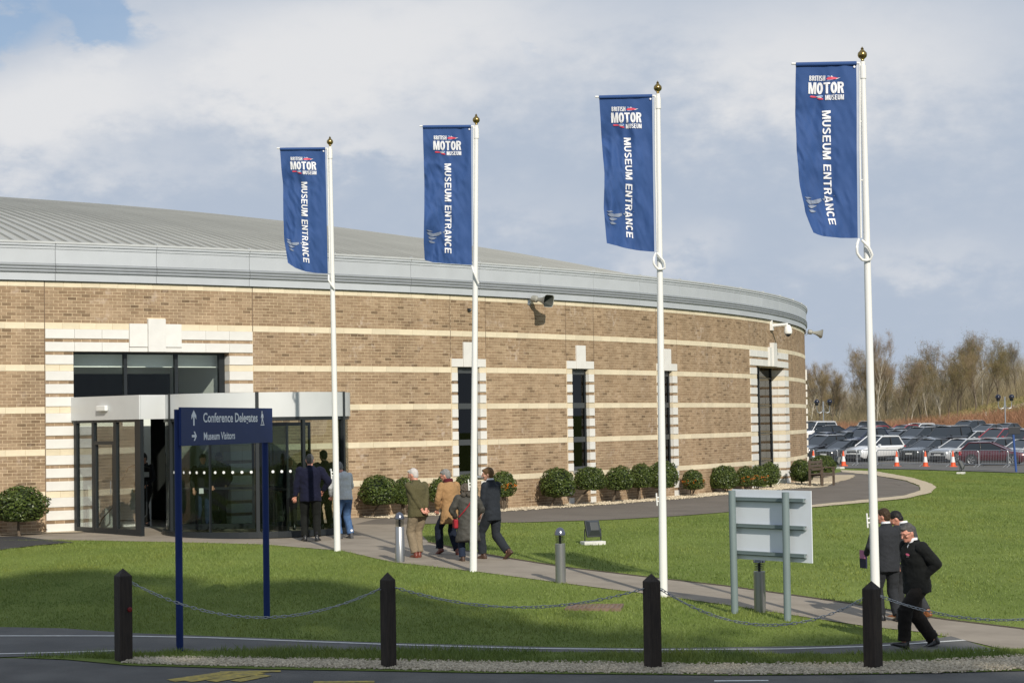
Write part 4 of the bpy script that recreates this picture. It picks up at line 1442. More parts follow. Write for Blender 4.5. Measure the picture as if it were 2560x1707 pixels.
# ------------------------------------------------------------------ back of the grey information board
mBOARD = mat('pale_grey_sign_back', (.70, .74, .79), .55, .0, var=.03, vscale=2)
mBPOST = mat('grey_green_post', (.155, .20, .205), .5, var=.05, vscale=3)
bL = G(1688, 1408); bR = G(1809, 1425)
ib = empty('information_board', bL, 0, 'back of a pale grey sign board on two grey posts, bollard behind it', 'sign')
d = bR - bL; rel = d.copy(); d.z = 0; L_ = d.length; d.normalize(); nn = Vector((-d.y, d.x, 0))
PM = Matrix(((d.x, nn.x, 0, 0), (d.y, nn.y, 0, 0), (0, 0, 1, 0), (0, 0, 0, 1)))
for p, bs, tp in ((Vector((0, 0, 0)), bL, (1681, 1126)), (rel, bR, (1804, 1130))):
    t_ = V(bs, *tp) - bL
    MB().tube([p + Vector((0, 0, -.1)), t_], .054, 16).build('post', mBPOST, ib, True)
offx = (V(bL, 1681, 1200) - bL).x
zt = (V(bL, 1664, 1124) - bL).z; zb = (V(bL, 1668, 1284) - bL).z
x1 = (V(bL, 1664, 1200) - bL).x; x2 = (V(bR, 1844, 1200) - bL).x / d.x
mb = MB()
yo = .115
mb.box(x1, x2, yo, yo + .012, zb, zt, PM); mb.build('panel', mBOARD, ib)
for yy in (1146, 1207, 1269):
    z = (V(bL, 1681, yy) - bL).z
    mb = MB().box(x1 + .04, x2 - .1, yo - .062, yo - .030, z - .018, z + .018, PM).box(x1 + .04, x2 - .1, yo - .030, yo - .002, z - .032, z - .024, PM).box(x1 + .04, x2 - .1, yo - .030, yo - .002, z + .024, z + .032, PM)
    mb.box(x1 + .04, x2 - .1, yo - .064, yo - .030, z + .0185, z + .0315, PM)
    mb.build('rail', mBPOST, ib)

# ------------------------------------------------------------------ steel bollards
mLENS = glass_mat('bollard_lens', (.85, .86, .84), .8, 1.45)


def bollard(base, top, label):
    B = G(*base); h = (V(B, *top) - B).z
    e = empty('bollard', B, 0, label, 'bollard', 'steel bollard lights along the path')
    k = h / 1.0
    MB().lathe([(.088, -.05), (.088, .70 * k), (.084, .705 * k)], 24).build('column', mSTEEL, e, True)
    hd = MB().lathe([(.088, .855 * k), (.092, .86 * k), (.090, .90 * k), (.072, .95 * k), (.042, .985 * k), (.0, 1.0 * k)], 24)
    hd.build('dome_cap', mCAP, e, True)
    MB().lathe([(.080, .705 * k), (.080, .858 * k)], 20, cap=False).build('lens', mLENS, e, True)
    mb = MB()
    for z in (.73, .76, .79, .82): mb.lathe([(.03, z * k), (.062, z * k + .002), (.062, z * k + .008), (.03, z * k + .006)], 16)
    mb.lathe([(.02, .70 * k), (.02, .86 * k)], 8)
    mb.build('louvre', mDARK, e)
    return e


bollard((919, 1291), (919, 1175), 'steel bollard light on the grass edge left of the man in the olive blazer')
bollard((1288, 1338), (1288, 1210), 'steel bollard light between the second and third flagpoles')
bollard((1746, 1405), (1744, 1272), 'steel bollard light partly hidden behind the back of the grey board')

# ------------------------------------------------------------------ timber posts and chain
posts = []
PX = [(284, 1519, 1304), (893, 1534, 1313), (1500, 1536, 1316), (2006, 1537, 1333)]
PLAB = ['dark timber post with a red reflector, leftmost of the chain fence', 'dark timber post in front of the entrance path, between the blue sign and second flagpole', 'dark timber post standing in front of the third flagpole foot', 'dark timber post right of the grey board, nearest the walking man in black']
PW = [43, 36, 40, 44]
rot = [.62, .72, .50, .80]
for i, (x, yb, yt) in enumerate(PX):
    B = G(x, yb)
    h = (V(B, x, yt) - B).z
    e = empty('timber_post', B, rot[i], PLAB[i], 'post', 'timber posts of the chain fence')
    ppm = F_PX / (B - EYEP).dot(CF) / KV
    s = PW[i] / ppm / (abs(math.cos(rot[i])) + abs(math.sin(rot[i]))) / 2
    mb = MB()
    zs = [-.15, h * .4, h * .75, h - .10, h]
    r = [[Vector((a * s * w, b * s * w, z)) for a, b in ((-1, -1), (1, -1), (1, 1), (-1, 1))] for z, w in ((-.15, 1.0), (h * .45, 1.01), (h - .105, 1.0), (h - .095, .98))]
    mb.rings(r, cap=False)
    top = r[-1]
    mb.add(top + [Vector((0, 0, h))], [(0, 1, 4), (1, 2, 4), (2, 3, 4), (3, 0, 4)])
    mb.build('shaft', mWOOD, e, bevel=0)
    if i == 0:
        rf = MB(); Mr = Matrix.Translation((s * .55, -s - .002, h * .56)) @ Matrix.Rotation(math.radians(90), 4, 'X')
        rf.lathe([(.032, 0), (.032, .012), (.02, .016)], 14, Mr); rf.build('reflector', mat('red_reflector', (.16, .008, .008), .25), e)
    posts.append((B, h, s))
B5 = Vector((posts[3][0].x + 3.3, posts[3][0].y + .2, 0)); B5.z = ground(B5.x, B5.y)
posts.append((B5, 1.12, .085))
e = empty('timber_post', B5, .7, 'dark timber post just beyond the right edge of the view', 'post', 'timber posts of the chain fence')
mb = MB(); mb.box(-.085, .085, -.085, .085, -.1, 1.02); mb.add([(-.085, -.085, 1.0201), (.085, -.085, 1.0201), (.085, .085, 1.0201), (-.085, .085, 1.0201), (0, 0, 1.12)], [(0, 1, 4), (1, 2, 4), (2, 3, 4), (3, 0, 4)]); mb.build('shaft', mWOOD, e)
CH = [((302, 1337), (876, 1350), (600, 1417)), ((913, 1350), (1482, 1350), (1200, 1394)), ((1522, 1355), (1988, 1371), (1760, 1435)), ((2026, 1370), None, (2200, 1425))]
lm = MB()
lk = [Vector((.016 * math.sin(t) * (1 if abs(math.cos(t)) < .99 else 1), 0, 0)) for t in []]
pts = []
for j in range(12):
    t = 2 * math.pi * j / 12
    pts.append(Vector((.026 * math.cos(t) + math.copysign(.012, math.cos(t)) * (abs(math.cos(t)) > .1), .0155 * math.sin(t), 0)))
lm.tube(pts, .0052, 5, closed=True)
link_me = lm.mesh('chain_link', True); link_me.materials.append(mGALV)
CLAB = ['steel chain hung in front of the blue direction sign posts', 'steel chain hung between the second and third timber posts', 'steel chain hung in front of the foot of the grey board', 'steel chain hung across the legs of the man in black']
for i, (a, b, lo) in enumerate(CH):
    P0, P1 = posts[i], posts[i + 1]
    pa = V(P0[0], *a)
    pb = V(P1[0], *b) if b else Vector((B5.x - .1, B5.y, B5.z + .86))
    mid = (pa + pb) / 2
    t_ = pb - pa
    zl = V(mid, *lo).z
    # parabola through the ends with the lowest point at zl
    L = Vector((t_.x, t_.y, 0)).length
    za, zb_ = pa.z, pb.z
    A1, A2 = math.sqrt(max(za - zl, .01)), math.sqrt(max(zb_ - zl, .01))
    x0 = L * A1 / (A1 + A2); kk = (za - zl) / (x0 * x0)
    e = empty('chain', pa, 0, CLAB[i], 'chain', 'chains between the timber posts')
    s = 0.0; k = 0
    dirh = Vector((t_.x, t_.y, 0)).normalized()
    while s < L:
        z = zl + kk * (s - x0) ** 2
        sl = 2 * kk * (s - x0)
        step = .058 / math.sqrt(1 + sl * sl)
        tv = (dirh + Vector((0, 0, sl))).normalized()
        side = tv.cross(Vector((0, 0, 1))).normalized(); up = side.cross(tv)
        ang = (k % 2) * math.pi / 2 + random.uniform(-.5, .5) + .6
        y_ = side * math.cos(ang) + up * math.sin(ang); z_ = tv.cross(y_)
        o = link('chain_link', link_me, None, e)
        p = Vector((dirh.x * s, dirh.y * s, z - za))
        o.matrix_basis = Matrix(((tv.x, y_.x, z_.x, p.x), (tv.y, y_.y, z_.y, p.y), (tv.z, y_.z, z_.z, p.z), (0, 0, 0, 1)))
        s += step; k += 1
    mb = MB().tube([Vector((0, 0, 0)) - dirh * .05, Vector((0, 0, .0))], .012, 6); mb.build('staple', mGALV, e)

# ------------------------------------------------------------------ lawn floodlights and drain cover
mSLAB = mat('white_plinth', (.55, .55, .52), .85, var=.1, vscale=9)


def flood(base, yaw, label, k=1.0):
    B = G(*base)
    e = empty('floodlight', B, yaw, label, 'floodlight', 'lawn floodlights aimed at the building'); e.scale = (k, k, k)
    MB().box(-.24, .24, -.13, .13, -.03, .07).build('plinth', mSLAB, e, bevel=.01)
    T = Matrix.Translation((0, 0, .33)) @ Matrix.Rotation(math.radians(-24), 4, 'X')
    mb = MB(); mb.box(-.16, .16, -.03, .03, -.18, .18, T)
    v = [T @ Vector(p) for p in ((-.15, -.031, -.17), (.15, -.031, -.17), (.15, -.031, .17), (-.15, -.031, .17), (-.09, -.12, -.08), (.09, -.12, -.08), (.09, -.12, .10), (-.09, -.12, .10))]
    mb.add(v, [(4, 5, 6, 7), (0, 1, 5, 4), (1, 2, 6, 5), (2, 3, 7, 6), (3, 0, 4, 7)])
    mb.build('lamp_housing', mat('floodlight_grey', (.030, .036, .040), .5), e, bevel=.006)
    MB().tube([(-.18, 0, .08), (-.18, 0, .33)], .014, 6).tube([(.18, 0, .08), (.18, 0, .33)], .014, 6).build('stirrup', mDARK, e)
    return e


flood((1362, 1250), .35, 'dark grey floodlight on a white block in the lawn left of the third flagpole')
flood((2207, 1088), 1.2, 'small floodlight on a white block on the far right lawn', 1.15)
flood((1925, 1076), -.9, 'small floodlight on a white block near the end of the drive', 1.15)
dcv = G(1366, 1396)
dv = empty('drain_cover', dcv, -.12, 'rusty brown chequer plate cover sunk in the lawn behind the chain', 'drain cover')
mRUST = mat('rusty_plate', (.13, .085, .062), .85, vscale=6, col2=(.20, .14, .105), bump=.3, bscale=50)
MB().box(-.42, .42, -.36, .36, -.05, .035).build('plate', mRUST, dv)
mb = MB()
for i in range(12):
    for j in range(9):
        x = -.385 + i * .07; y = -.31 + j * .0775; a = math.pi / 4 if (i + j) % 2 else -math.pi / 4
        R = Matrix.Translation((x, y, .0375)) @ Matrix.Rotation(a, 4, 'Z'); mb.box(-.022, .022, -.005, .005, -.003, .003, R)
o = mb.build('tread_pattern', mRUST, dv); o['kind'] = 'stuff'

# ------------------------------------------------------------------ clipped shrubs along the wall
def leaf_mat(name, c1, c2, rough=.42, trans=.25):
    m = bpy.data.materials.new(name); m.use_nodes = True
    nt = m.node_tree; N, L = nt.nodes.new, nt.links.new
    b = nt.nodes['Principled BSDF']; b.inputs['Roughness'].default_value = rough; b.inputs['Specular IOR Level'].default_value = .4
    g = N('ShaderNodeNewGeometry'); mx = N('ShaderNodeMix'); mx.data_type = 'RGBA'
    L(g.outputs['Random Per Island'], mx.inputs[0]); mx.inputs[6].default_value = (*c1, 1); mx.inputs[7].default_value = (*c2, 1)
    L(mx.outputs[2], b.inputs['Base Color'])
    t = N('ShaderNodeBsdfTranslucent'); L(mx.outputs[2], t.inputs[0])
    ms = N('ShaderNodeMixShader'); ms.inputs[0].default_value = trans
    out = nt.nodes['Material Output']
    L(b.outputs[0], ms.inputs[1]); L(t.outputs[0], ms.inputs[2]); L(ms.outputs[0], out.inputs[0])
    MATS[name] = m
    return m


mLEAF = leaf_mat('shrub_leaf', (.030, .055, .011), (.125, .165, .036), .40)
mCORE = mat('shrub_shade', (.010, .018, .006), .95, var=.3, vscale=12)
mBARK = mat('grey_bark', (.115, .088, .062), .9, var=.35, vscale=20, bump=.5, bscale=40)
mBERRY = mat('orange_berries', (.62, .16, .012), .4)


def quads(centres, normals, ups, w, h):
    """arrays -> leaf quads (diamond shaped)"""
    n = len(centres)
    t = np.cross(normals, ups); t /= np.linalg.norm(t, axis=1, keepdims=True) + 1e-9
    b = np.cross(t, normals)
    v = np.empty((n, 4, 3))
    v[:, 0] = centres - b * h[:, None]; v[:, 1] = centres + t * w[:, None] + normals * (w * .35)[:, None]
    v[:, 2] = centres + b * h[:, None]; v[:, 3] = centres - t * w[:, None] + normals * (w * .35)[:, None]
    f = np.arange(n * 4).reshape(n, 4)
    return v.reshape(-1, 3), f


def unit(n):
    v = rng.normal(size=(n, 3)); return v / np.linalg.norm(v, axis=1, keepdims=True)


def lump(d, s, amp):
    return np.array([1 + amp * noise.noise(Vector((p[0] * 2.1 + s, p[1] * 2.1, p[2] * 2.1 - s))) + amp * .6 * noise.noise(Vector((p[0] * 4.7, p[1] * 4.7 + s, p[2] * 4.7))) for p in d])


SHRUB = []
for s in range(5):
    n = 3400
    d = unit(n); r = lump(d, s * 5.1, .17) * (1 - .18 * rng.random(n) ** 2.0)
    c = d * r[:, None]
    c[:, 2] = np.where(c[:, 2] < -.62, -.62 + (c[:, 2] + .62) * .3, c[:, 2])
    nm = d * .8 + unit(n) * .75; nm /= np.linalg.norm(nm, axis=1, keepdims=True)
    v, f = quads(c, nm, unit(n), rng.uniform(.026, .046, n), rng.uniform(.05, .085, n))
    me = np_mesh('crown', v, f); me.materials.append(mLEAF)
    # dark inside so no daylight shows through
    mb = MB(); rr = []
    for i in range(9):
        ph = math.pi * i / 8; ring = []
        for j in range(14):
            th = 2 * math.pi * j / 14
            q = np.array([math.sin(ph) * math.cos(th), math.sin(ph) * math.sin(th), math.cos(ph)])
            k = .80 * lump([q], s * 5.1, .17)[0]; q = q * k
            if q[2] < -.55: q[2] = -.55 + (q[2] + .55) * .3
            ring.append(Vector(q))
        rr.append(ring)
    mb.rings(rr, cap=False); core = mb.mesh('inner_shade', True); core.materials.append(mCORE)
    SHRUB.append((me, core))
nb_ = 70
bd = unit(nb_); bd[:, 2] = -np.abs(bd[:, 2]) * .6 + .15; v = []; f = []
for q in bd:
    for k in range(7):
        c = q * (1.0 + .03 * random.random()) + rng.normal(size=3) * .05; o = len(v); r = .026
        v += [c + np.array(p) * r for p in ((1, 0, 0), (-1, 0, 0), (0, 1, 0), (0, -1, 0), (0, 0, 1), (0, 0, -1))]
        f += [(o, o + 2, o + 4), (o + 2, o + 1, o + 4), (o + 1, o + 3, o + 4), (o + 3, o, o + 4), (o + 2, o, o + 5), (o + 1, o + 2, o + 5), (o + 3, o + 1, o + 5), (o, o + 3, o + 5)]
BERRY = np_mesh('berries', v, f); BERRY.materials.append(mBERRY)


def shrub(k, base, rect, label, berries=False, stems=2):
    x1, x2, y1, y2 = rect
    B = G(*base)
    if 0 < k < 16:                      # these stand close against the wall
        d_ = ray(base[0] * KV, base[1] * KV); dh = Vector((d_.x, d_.y, 0)).normalized()
        for it in range(20):
            B = B + dh * ((math.hypot(B.x - BC.x, B.y - BC.y) - BR - .46) * 1.1)
        B.z = ground(B.x, B.y)
    c = V(B, (x1 + x2) / 2, (y1 + y2) / 2); hw = (V(B, x2, y1) - V(B, x1, y1)).length / 2; hh = (V(B, x1, y1) - V(B, x1, y2)).length / 2
    e = empty('clipped_shrub', B, 0, label, 'shrub', 'clipped shrubs along the museum wall')
    me, core = SHRUB[k % 5]
    M = Matrix.Translation(c - B) @ Matrix.Rotation(k * 1.3, 4, 'Z') @ Matrix.Diagonal((hw * 1.08, hw * .92, hh * 1.06, 1))
    o = link('crown', me, None, e); o.matrix_basis = M
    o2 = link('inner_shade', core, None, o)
    if berries:
        o3 = link('berries', BERRY, None, o)
    rr = random.Random(k)
    for i in range(stems):
        a = Vector((rr.uniform(-.06, .06), rr.uniform(-.05, .05), -.05)); b = Vector(c - B) + Vector((rr.uniform(-.45, .45) * hw * .7, 0, -hh * .5))
        m = a.lerp(b, .5) + Vector((rr.uniform(-.05, .05), rr.uniform(-.05, .05), 0))
        MB().tube([a, m, b], [.042 if stems < 3 else .02, .032 if stems < 3 else .017, .02], 7).build('stem', mBARK, e, True)
    return e


SH = [((40, 1232), (-12, 105, 1119, 1206), 'large dark round shrub left of the entrance', 0, 1),
      ((855, 1193), (822, 916, 1093, 1166), 'broad clipped shrub just right of the entrance drum', 0, 1),
      ((930, 1190), (903, 952, 1098, 1164), 'narrow shrub half hidden by the man in the olive blazer', 0, 2),
      ((1008, 1188), (985, 1035, 1099, 1160), 'shrub seen between the olive blazer and the camel coat', 0, 2),
      ((1072, 1184), (1040, 1098, 1091, 1155), 'shrub under the first slim window, behind the second flagpole', 0, 2),
      ((1153, 1180), (1125, 1184, 1084, 1147), 'shrub with orange berries behind the young man in the dark suit', 1, 3),
      ((1262, 1171), (1237, 1325, 1076, 1148), 'round shrub left of the foot of the middle slim window', 0, 1),
      ((1318, 1167), (1319, 1391, 1073, 1131), 'round shrub on a slanting stem below the middle slim window', 0, 1),
      ((1408, 1158), (1388, 1459, 1073, 1131), 'round shrub midway between the middle and third slim windows', 0, 2),
      ((1466, 1154), (1446, 1500, 1066, 1126), 'narrow shrub just left of the third flagpole', 0, 2),
      ((1502, 1152), (1488, 1557, 1060, 1127), 'tall round shrub directly behind the third flagpole', 0, 1),
      ((1588, 1145), (1565, 1619, 1080, 1129), 'small shrub with orange berries standing alone right of the third flagpole', 1, 3),
      ((1672, 1138), (1631, 1694, 1070, 1128), 'round shrub left in the row before the last tall window', 0, 3),
      ((1716, 1134), (1688, 1734, 1073, 1122), 'shrub with orange berries above the left part of the grey board', 1, 3),
      ((1738, 1131), (1716, 1762, 1070, 1122), 'darker shrub with orange berries above the middle of the grey board', 1, 3),
      ((1770, 1126), (1741, 1793, 1063, 1117), 'round shrub at the foot of the last tall window', 0, 2),
      ((1842, 1113), (1814, 1868, 1057, 1111), 'shrub right of the last tall window, next to the bench', 0, 3),
      ((1890, 1098), (1858, 1918, 1046, 1090), 'shrub behind the wooden bench at the end of the wall', 0, 2)]
for k, (b, r, lab, be, st_) in enumerate(SH):
    shrub(k, b, r, lab, bool(be), st_)
# bench
mBENCH = mat('weathered_teak', (.085, .062, .045), .8, var=.25, vscale=12)
bb = G(1888, 1116)
be = empty('bench', bb, math.radians(62), 'weathered wooden bench under the shrub at the end of the wall', 'bench')
for i in range(4): MB().box(-.62, .62, -.24 + i * .115, -.14 + i * .115, .42, .45).build('seat_slat', mBENCH, be)
for i in range(3): MB().box(-.62, .62, .20, .225, .55 + i * .12, .64 + i * .12).build('back_slat', mBENCH, be)
for sx in (-.6, .6):
    MB().box(sx - .035, sx + .035, -.26, -.19, 0, .62).build('leg', mBENCH, be); MB().box(sx - .035, sx + .035, .19, .26, 0, .92).build('leg', mBENCH, be)
    MB().box(sx - .045, sx + .045, -.28, .25, .62, .66).build('armrest', mBENCH, be)
MB().box(-.6, .6, -.24, -.21, .34, .415).box(-.6, .6, .2, .23, .34, .415).build('apron', mBENCH, be)

# ------------------------------------------------------------------ grass blades on the lawns
def in_poly(px, py, poly):
    inside = np.zeros(len(px), bool); n = len(poly); j = n - 1
    for i in range(n):
        xi, yi = poly[i].x, poly[i].y; xj, yj = poly[j].x, poly[j].y
        c = ((yi > py) != (yj > py)) & (px < (xj - xi) * (py - yi) / ((yj - yi) or 1e-9) + xi)
        inside ^= c; j = i
    return inside


mGRASS = leaf_mat('grass_blades', (.120, .165, .034), (.225, .290, .068), .55, .3)


def patchy(m):
    """slow drift of tone over the lawn: drier and lusher patches"""
    nt = m.node_tree; N, L = nt.nodes.new, nt.links.new
    g = N('ShaderNodeNewGeometry'); mp = N('ShaderNodeMapping'); mp.inputs['Scale'].default_value = (.55, .22, 1); L(g.outputs['Position'], mp.inputs[0])
    nz = N('ShaderNodeTexNoise'); nz.inputs['Scale'].default_value = 1; nz.inputs['Detail'].default_value = 6; nz.inputs['Roughness'].default_value = .65; L(mp.outputs[0], nz.inputs['Vector'])
    cr = N('ShaderNodeValToRGB'); L(nz.outputs[0], cr.inputs[0]); e = cr.color_ramp.elements
    e[0].position = .28; e[0].color = (.62, .74, .60, 1); e[1].position = .74; e[1].color = (1.22, 1.05, .95, 1); x = e.new(.5); x.color = (1, 1, 1, 1)
    for lk in list(nt.links):
        if lk.to_socket.name in ('Base Color', 'Color') and lk.from_node.type == 'MIX':
            mx = N('ShaderNodeMix'); mx.data_type = 'RGBA'; mx.blend_type = 'MULTIPLY'; mx.inputs[0].default_value = 1
            L(lk.from_socket, mx.inputs[6]); L(cr.outputs[0], mx.inputs[7]); L(mx.outputs[2], lk.to_socket)


patchy(mGRASS)


def gvec(x, y):
    d = np.hypot(x - BC.x, y - BC.y) - BR
    pad = np.where(d < 26, GZ * (1 - (np.clip(d, 0, None) / 26.0) ** 1.4), 0)
    far = np.interp(y, [60, 100, 124, 134, 140], [0, 0, -.12, 0, .14])
    return pad * np.where(y < 100, 1, np.clip(1 - (y - 100) / 30, 0, 1)) + far


def grass(name, poly, dens, h0, h1, wid, lab=None):
    xs = [p.x for p in poly]; ys = [p.y for p in poly]
    x0, x1, y0, y1 = min(xs), max(xs), min(ys), max(ys)
    n = int((x1 - x0) * (y1 - y0) * dens)
    x = rng.uniform(x0, x1, n); y = rng.uniform(y0, y1, n)
    k = in_poly(x, y, poly) & (np.abs(x) < y * .275 + 1.0)
    x, y = x[k], y[k]
    tuft = np.array([noise.noise(Vector((a * .9, b * .35, 3.3))) + .6 * noise.noise(Vector((a * 3.1, b * 1.6, 8.1))) for a, b in zip(x, y)])
    z = gvec(x, y)
    h = (h0 + (h1 - h0) * np.clip(.5 + tuft * .8, 0, 1)) * rng.uniform(.6, 1.2, len(x))
    a = rng.uniform(0, 2 * np.pi, len(x)); w = wid * rng.uniform(.7, 1.3, len(x))
    lean = rng.normal(size=(len(x), 2)) * .55
    v = np.empty((len(x), 3, 3))
    v[:, 0] = np.stack([x - np.cos(a) * w, y - np.sin(a) * w, z - .01], 1)
    v[:, 1] = np.stack([x + np.cos(a) * w, y + np.sin(a) * w, z - .01], 1)
    v[:, 2] = np.stack([x + lean[:, 0] * h, y + lean[:, 1] * h, z + h], 1)
    o = link(name, np_mesh(name, v.reshape(-1, 3), np.arange(len(x) * 3).reshape(-1, 3)), mGRASS)
    tag(o, kind='stuff')
    return o


front_lawn = fw_top[1:] + GL([(2185, 1458)]) + pv_bot[::-1][2:] + ap_bot[1:5][::-1] + GL([(160, 1246), (80, 1254), (0, 1264), (-300, 1295)]) + [fw_top[0]]
grass('grass', front_lawn, 720, .022, .055, .0065)
right_lawn = pv_top[2:] + GL([(2700, 1100)]) + GL([(2352, 1088), (2230, 1084), (2100, 1080), (1960, 1077)]) + GL([(2012, 1083), (2100, 1099), (2140, 1112), (2150, 1120), (2138, 1133), (2078, 1146), (1990, 1155), (1843, 1168), (1700, 1179), (1560, 1187), (1400, 1196), (1200, 1201), (1060, 1203), (965, 1206)])
grass('grass', right_lawn, 260, .022, .050, .010)
strip_ = GL([(40, 1511), (120, 1508), (260, 1503), (430, 1497), (700, 1495), (1000, 1496), (1250, 1499), (1500, 1501), (1800, 1503), (2040, 1504), (2320, 1492), (2700, 1480)]) + GL([(2700, 1500), (2352, 1510), (2000, 1526), (1600, 1529), (1100, 1525), (600, 1517), (300, 1516), (150, 1514)])
grass('grass', strip_, 1500, .04, .12, .008)
sheet('verge', GL([(40, 1511), (120, 1508), (260, 1503), (430, 1497), (700, 1495), (1000, 1496), (1250, 1499), (1500, 1501), (1800, 1503), (2040, 1504), (2320, 1492), (2700, 1480)]), GL([(40, 1512), (150, 1516), (300, 1530), (600, 1538), (1100, 1547), (1600, 1552), (2000, 1550), (2352, 1542), (2700, 1530)]), mLAWN, .016, 4, .35)
def daisies():
    n = 260; y = rng.uniform(26.5, 60, n); x = rng.uniform(-9, 15, n)
    k = in_poly(x, y, front_lawn) | in_poly(x, y, right_lawn)
    x, y = x[k], y[k]; z = gvec(x, y) + .045; r = rng.uniform(.008, .016, len(x))
    v = np.stack([np.stack([x + np.cos(a) * r, y + np.sin(a) * r, z + .01 * (a > 3)], 1) for a in (0, 1.26, 2.51, 3.77, 5.03)], 1)
    o = link('daisies', np_mesh('daisies', v.reshape(-1, 3), np.arange(len(x) * 5).reshape(-1, 5)), mLINE); tag(o, kind='stuff')


daisies()
# gravel strip in front of the posts: real stones
gs_top = GL([(296, 1513), (450, 1513), (700, 1517), (1100, 1524), (1300, 1525), (1600, 1529), (2000, 1527), (2200, 1519), (2352, 1510), (2700, 1500)])
gs_bot = GL([(280, 1524), (450, 1529), (700, 1534), (1100, 1543), (1300, 1545), (1600, 1549), (2000, 1547), (2200, 1544), (2352, 1537), (2700, 1530)])
sheet('gravel_strip', gs_top, gs_bot, mGRAV, .022, 5, .2, jag=.05)


def stones_field(name, top, bot, n, rmin, rmax, dz):
    a = resample(top, 200); b = resample(bot, 200)
    i = rng.integers(0, 199, n); s = rng.random(n); t = np.clip(rng.normal(.5, .30, n), -.12, 1.12)
    A = np.array([tuple(p) for p in a]); Bq = np.array([tuple(p) for p in b])
    pa = A[i] * (1 - s)[:, None] + A[i + 1] * s[:, None]; pb = Bq[i] * (1 - s)[:, None] + Bq[i + 1] * s[:, None]
    p = pa * (1 - t)[:, None] + pb * t[:, None]
    p[:, 2] = gvec(p[:, 0], p[:, 1]) + dz + rng.uniform(0, .012, n)
    ico = np.array([(0, 0, 1), (.894, 0, .447), (.276, .851, .447), (-.724, .526, .447), (-.724, -.526, .447), (.276, -.851, .447), (.724, .526, -.447), (-.276, .851, -.447), (-.894, 0, -.447), (-.276, -.851, -.447), (.724, -.526, -.447)])
    fc = np.array([(0, 1, 2), (0, 2, 3), (0, 3, 4), (0, 4, 5), (0, 5, 1), (1, 6, 2), (2, 6, 7), (2, 7, 3), (3, 7, 8), (3, 8, 4), (4, 8, 9), (4, 9, 5), (5, 9, 10), (5, 10, 1), (1, 10, 6)])
    r = rng.uniform(rmin, rmax, (n, 1, 1)) * rng.uniform(.6, 1.3, (n, 1, 3)) * np.array([1, 1, .7])
    ang = rng.uniform(0, 6.28, n); c, s_ = np.cos(ang), np.sin(ang)
    v = ico[None] * (1 + rng.uniform(-.25, .25, (n, 11, 1))) * r
    vx = v[:, :, 0] * c[:, None] - v[:, :, 1] * s_[:, None]; vy = v[:, :, 0] * s_[:, None] + v[:, :, 1] * c[:, None]
    v = np.stack([vx, vy, v[:, :, 2]], 2) + p[:, None, :]
    f = (fc[None] + (np.arange(n) * 11)[:, None, None]).reshape(-1, 3)
    o = link(name, np_mesh(name, v.reshape(-1, 3), f), mSTONE); tag(o, kind='stuff'); return o


stones_field('gravel', gs_top, gs_bot, 19000, .009, .021, .022)
stones_field('gravel', gb_in[:45], gb_out[:45], 6000, .014, .03, .024)
# yellow lettering on the road, seen edge-on: slanting strokes of the word cut by the frame
ys_pts = [(395, 1566), (470, 1556), (545, 1547), (640, 1543)]


def stroke(a, b, w0, name='yellow_marking'):
    line_strip(name, GL([a, b]), w0, mYELLOW, .014)


for a, b in (((392, 1564), (520, 1546)), ((430, 1566), (575, 1545)), ((485, 1566), (600, 1546)), ((540, 1566), (612, 1552))): stroke(a, b, .17)
stroke((505, 1545), (645, 1542.6), .13); stroke((395, 1565.5), (470, 1556), .14); stroke((720, 1568), (860, 1567), .12)
stroke((440, 1560), (590, 1551), .12)

# ------------------------------------------------------------------ car park: barriers, cones, lamps
mCONE = mat('orange_cone', (.62, .085, .02), .5)
mCONEW = mat('cone_sleeve', (.62, .62, .62), .4)
bx = [2004, 2031, 2089, 2137, 2187, 2240, 2305, 2371, 2441, 2515, 2592]
gp = []
for x in bx:
    D_ = 131 - (x - 2031) / (2560 - 2031) * 14; X_ = (x - 1280) / F_PX * D_
    gp.append(Vector((X_, D_, ground(X_, D_) + .03)))
ORD = ['first', 'second', 'third', 'fourth', 'fifth', 'sixth', 'seventh', 'eighth', 'ninth', 'tenth', 'eleventh']
for i, (p, q) in enumerate(zip(gp, gp[1:])):
    d = q - p; d.z = 0; L = d.length; Lw = L - .06
    e = empty('crowd_barrier', p, math.atan2(d.y, d.x), ORD[i] + ' grey steel crowd barrier section counted from the corner of the building', 'barrier', 'crowd barriers edging the car park')
    H = 1.0
    mb = MB(); r = .10
    pts = [(0, 0, .12), (0, 0, H - r), (r * .3, 0, H - r * .3), (r, 0, H), (Lw - r, 0, H), (Lw - r * .3, 0, H - r * .3), (Lw, 0, H - r), (Lw, 0, .12)]
    mb.tube(pts, .022, 6); mb.tube([(0, 0, .17), (Lw, 0, .17)], .018, 6)
    mb.build('frame', mGALV, e)
    nb2 = max(8, int(Lw / .125))
    bm_ = MB().tube([(0, 0, .17), (0, 0, H)], .010, 5).mesh('bar'); bm_.materials.append(mGALV)
    for j in range(1, nb2):
        o = link('bar', bm_, None, e); o.location = (Lw * j / nb2, 0, 0)
    for s in (.12, Lw - .12):
        MB().tube([(s, -.32, .0), (s, 0, .17), (s, .32, 0)], .018, 5).build('foot', mGALV, e)
CX = [(2029, 'traffic cone half hidden at the corner of the building'), (2104, 'orange and white traffic cone left of the white car'), (2237, 'orange and white traffic cone right of the tallest flagpole, in front of the dark cars'), (2309, 'orange and white traffic cone left of the silver estate car'), (2378, 'orange and white traffic cone in front of the silver estate car wheel')]
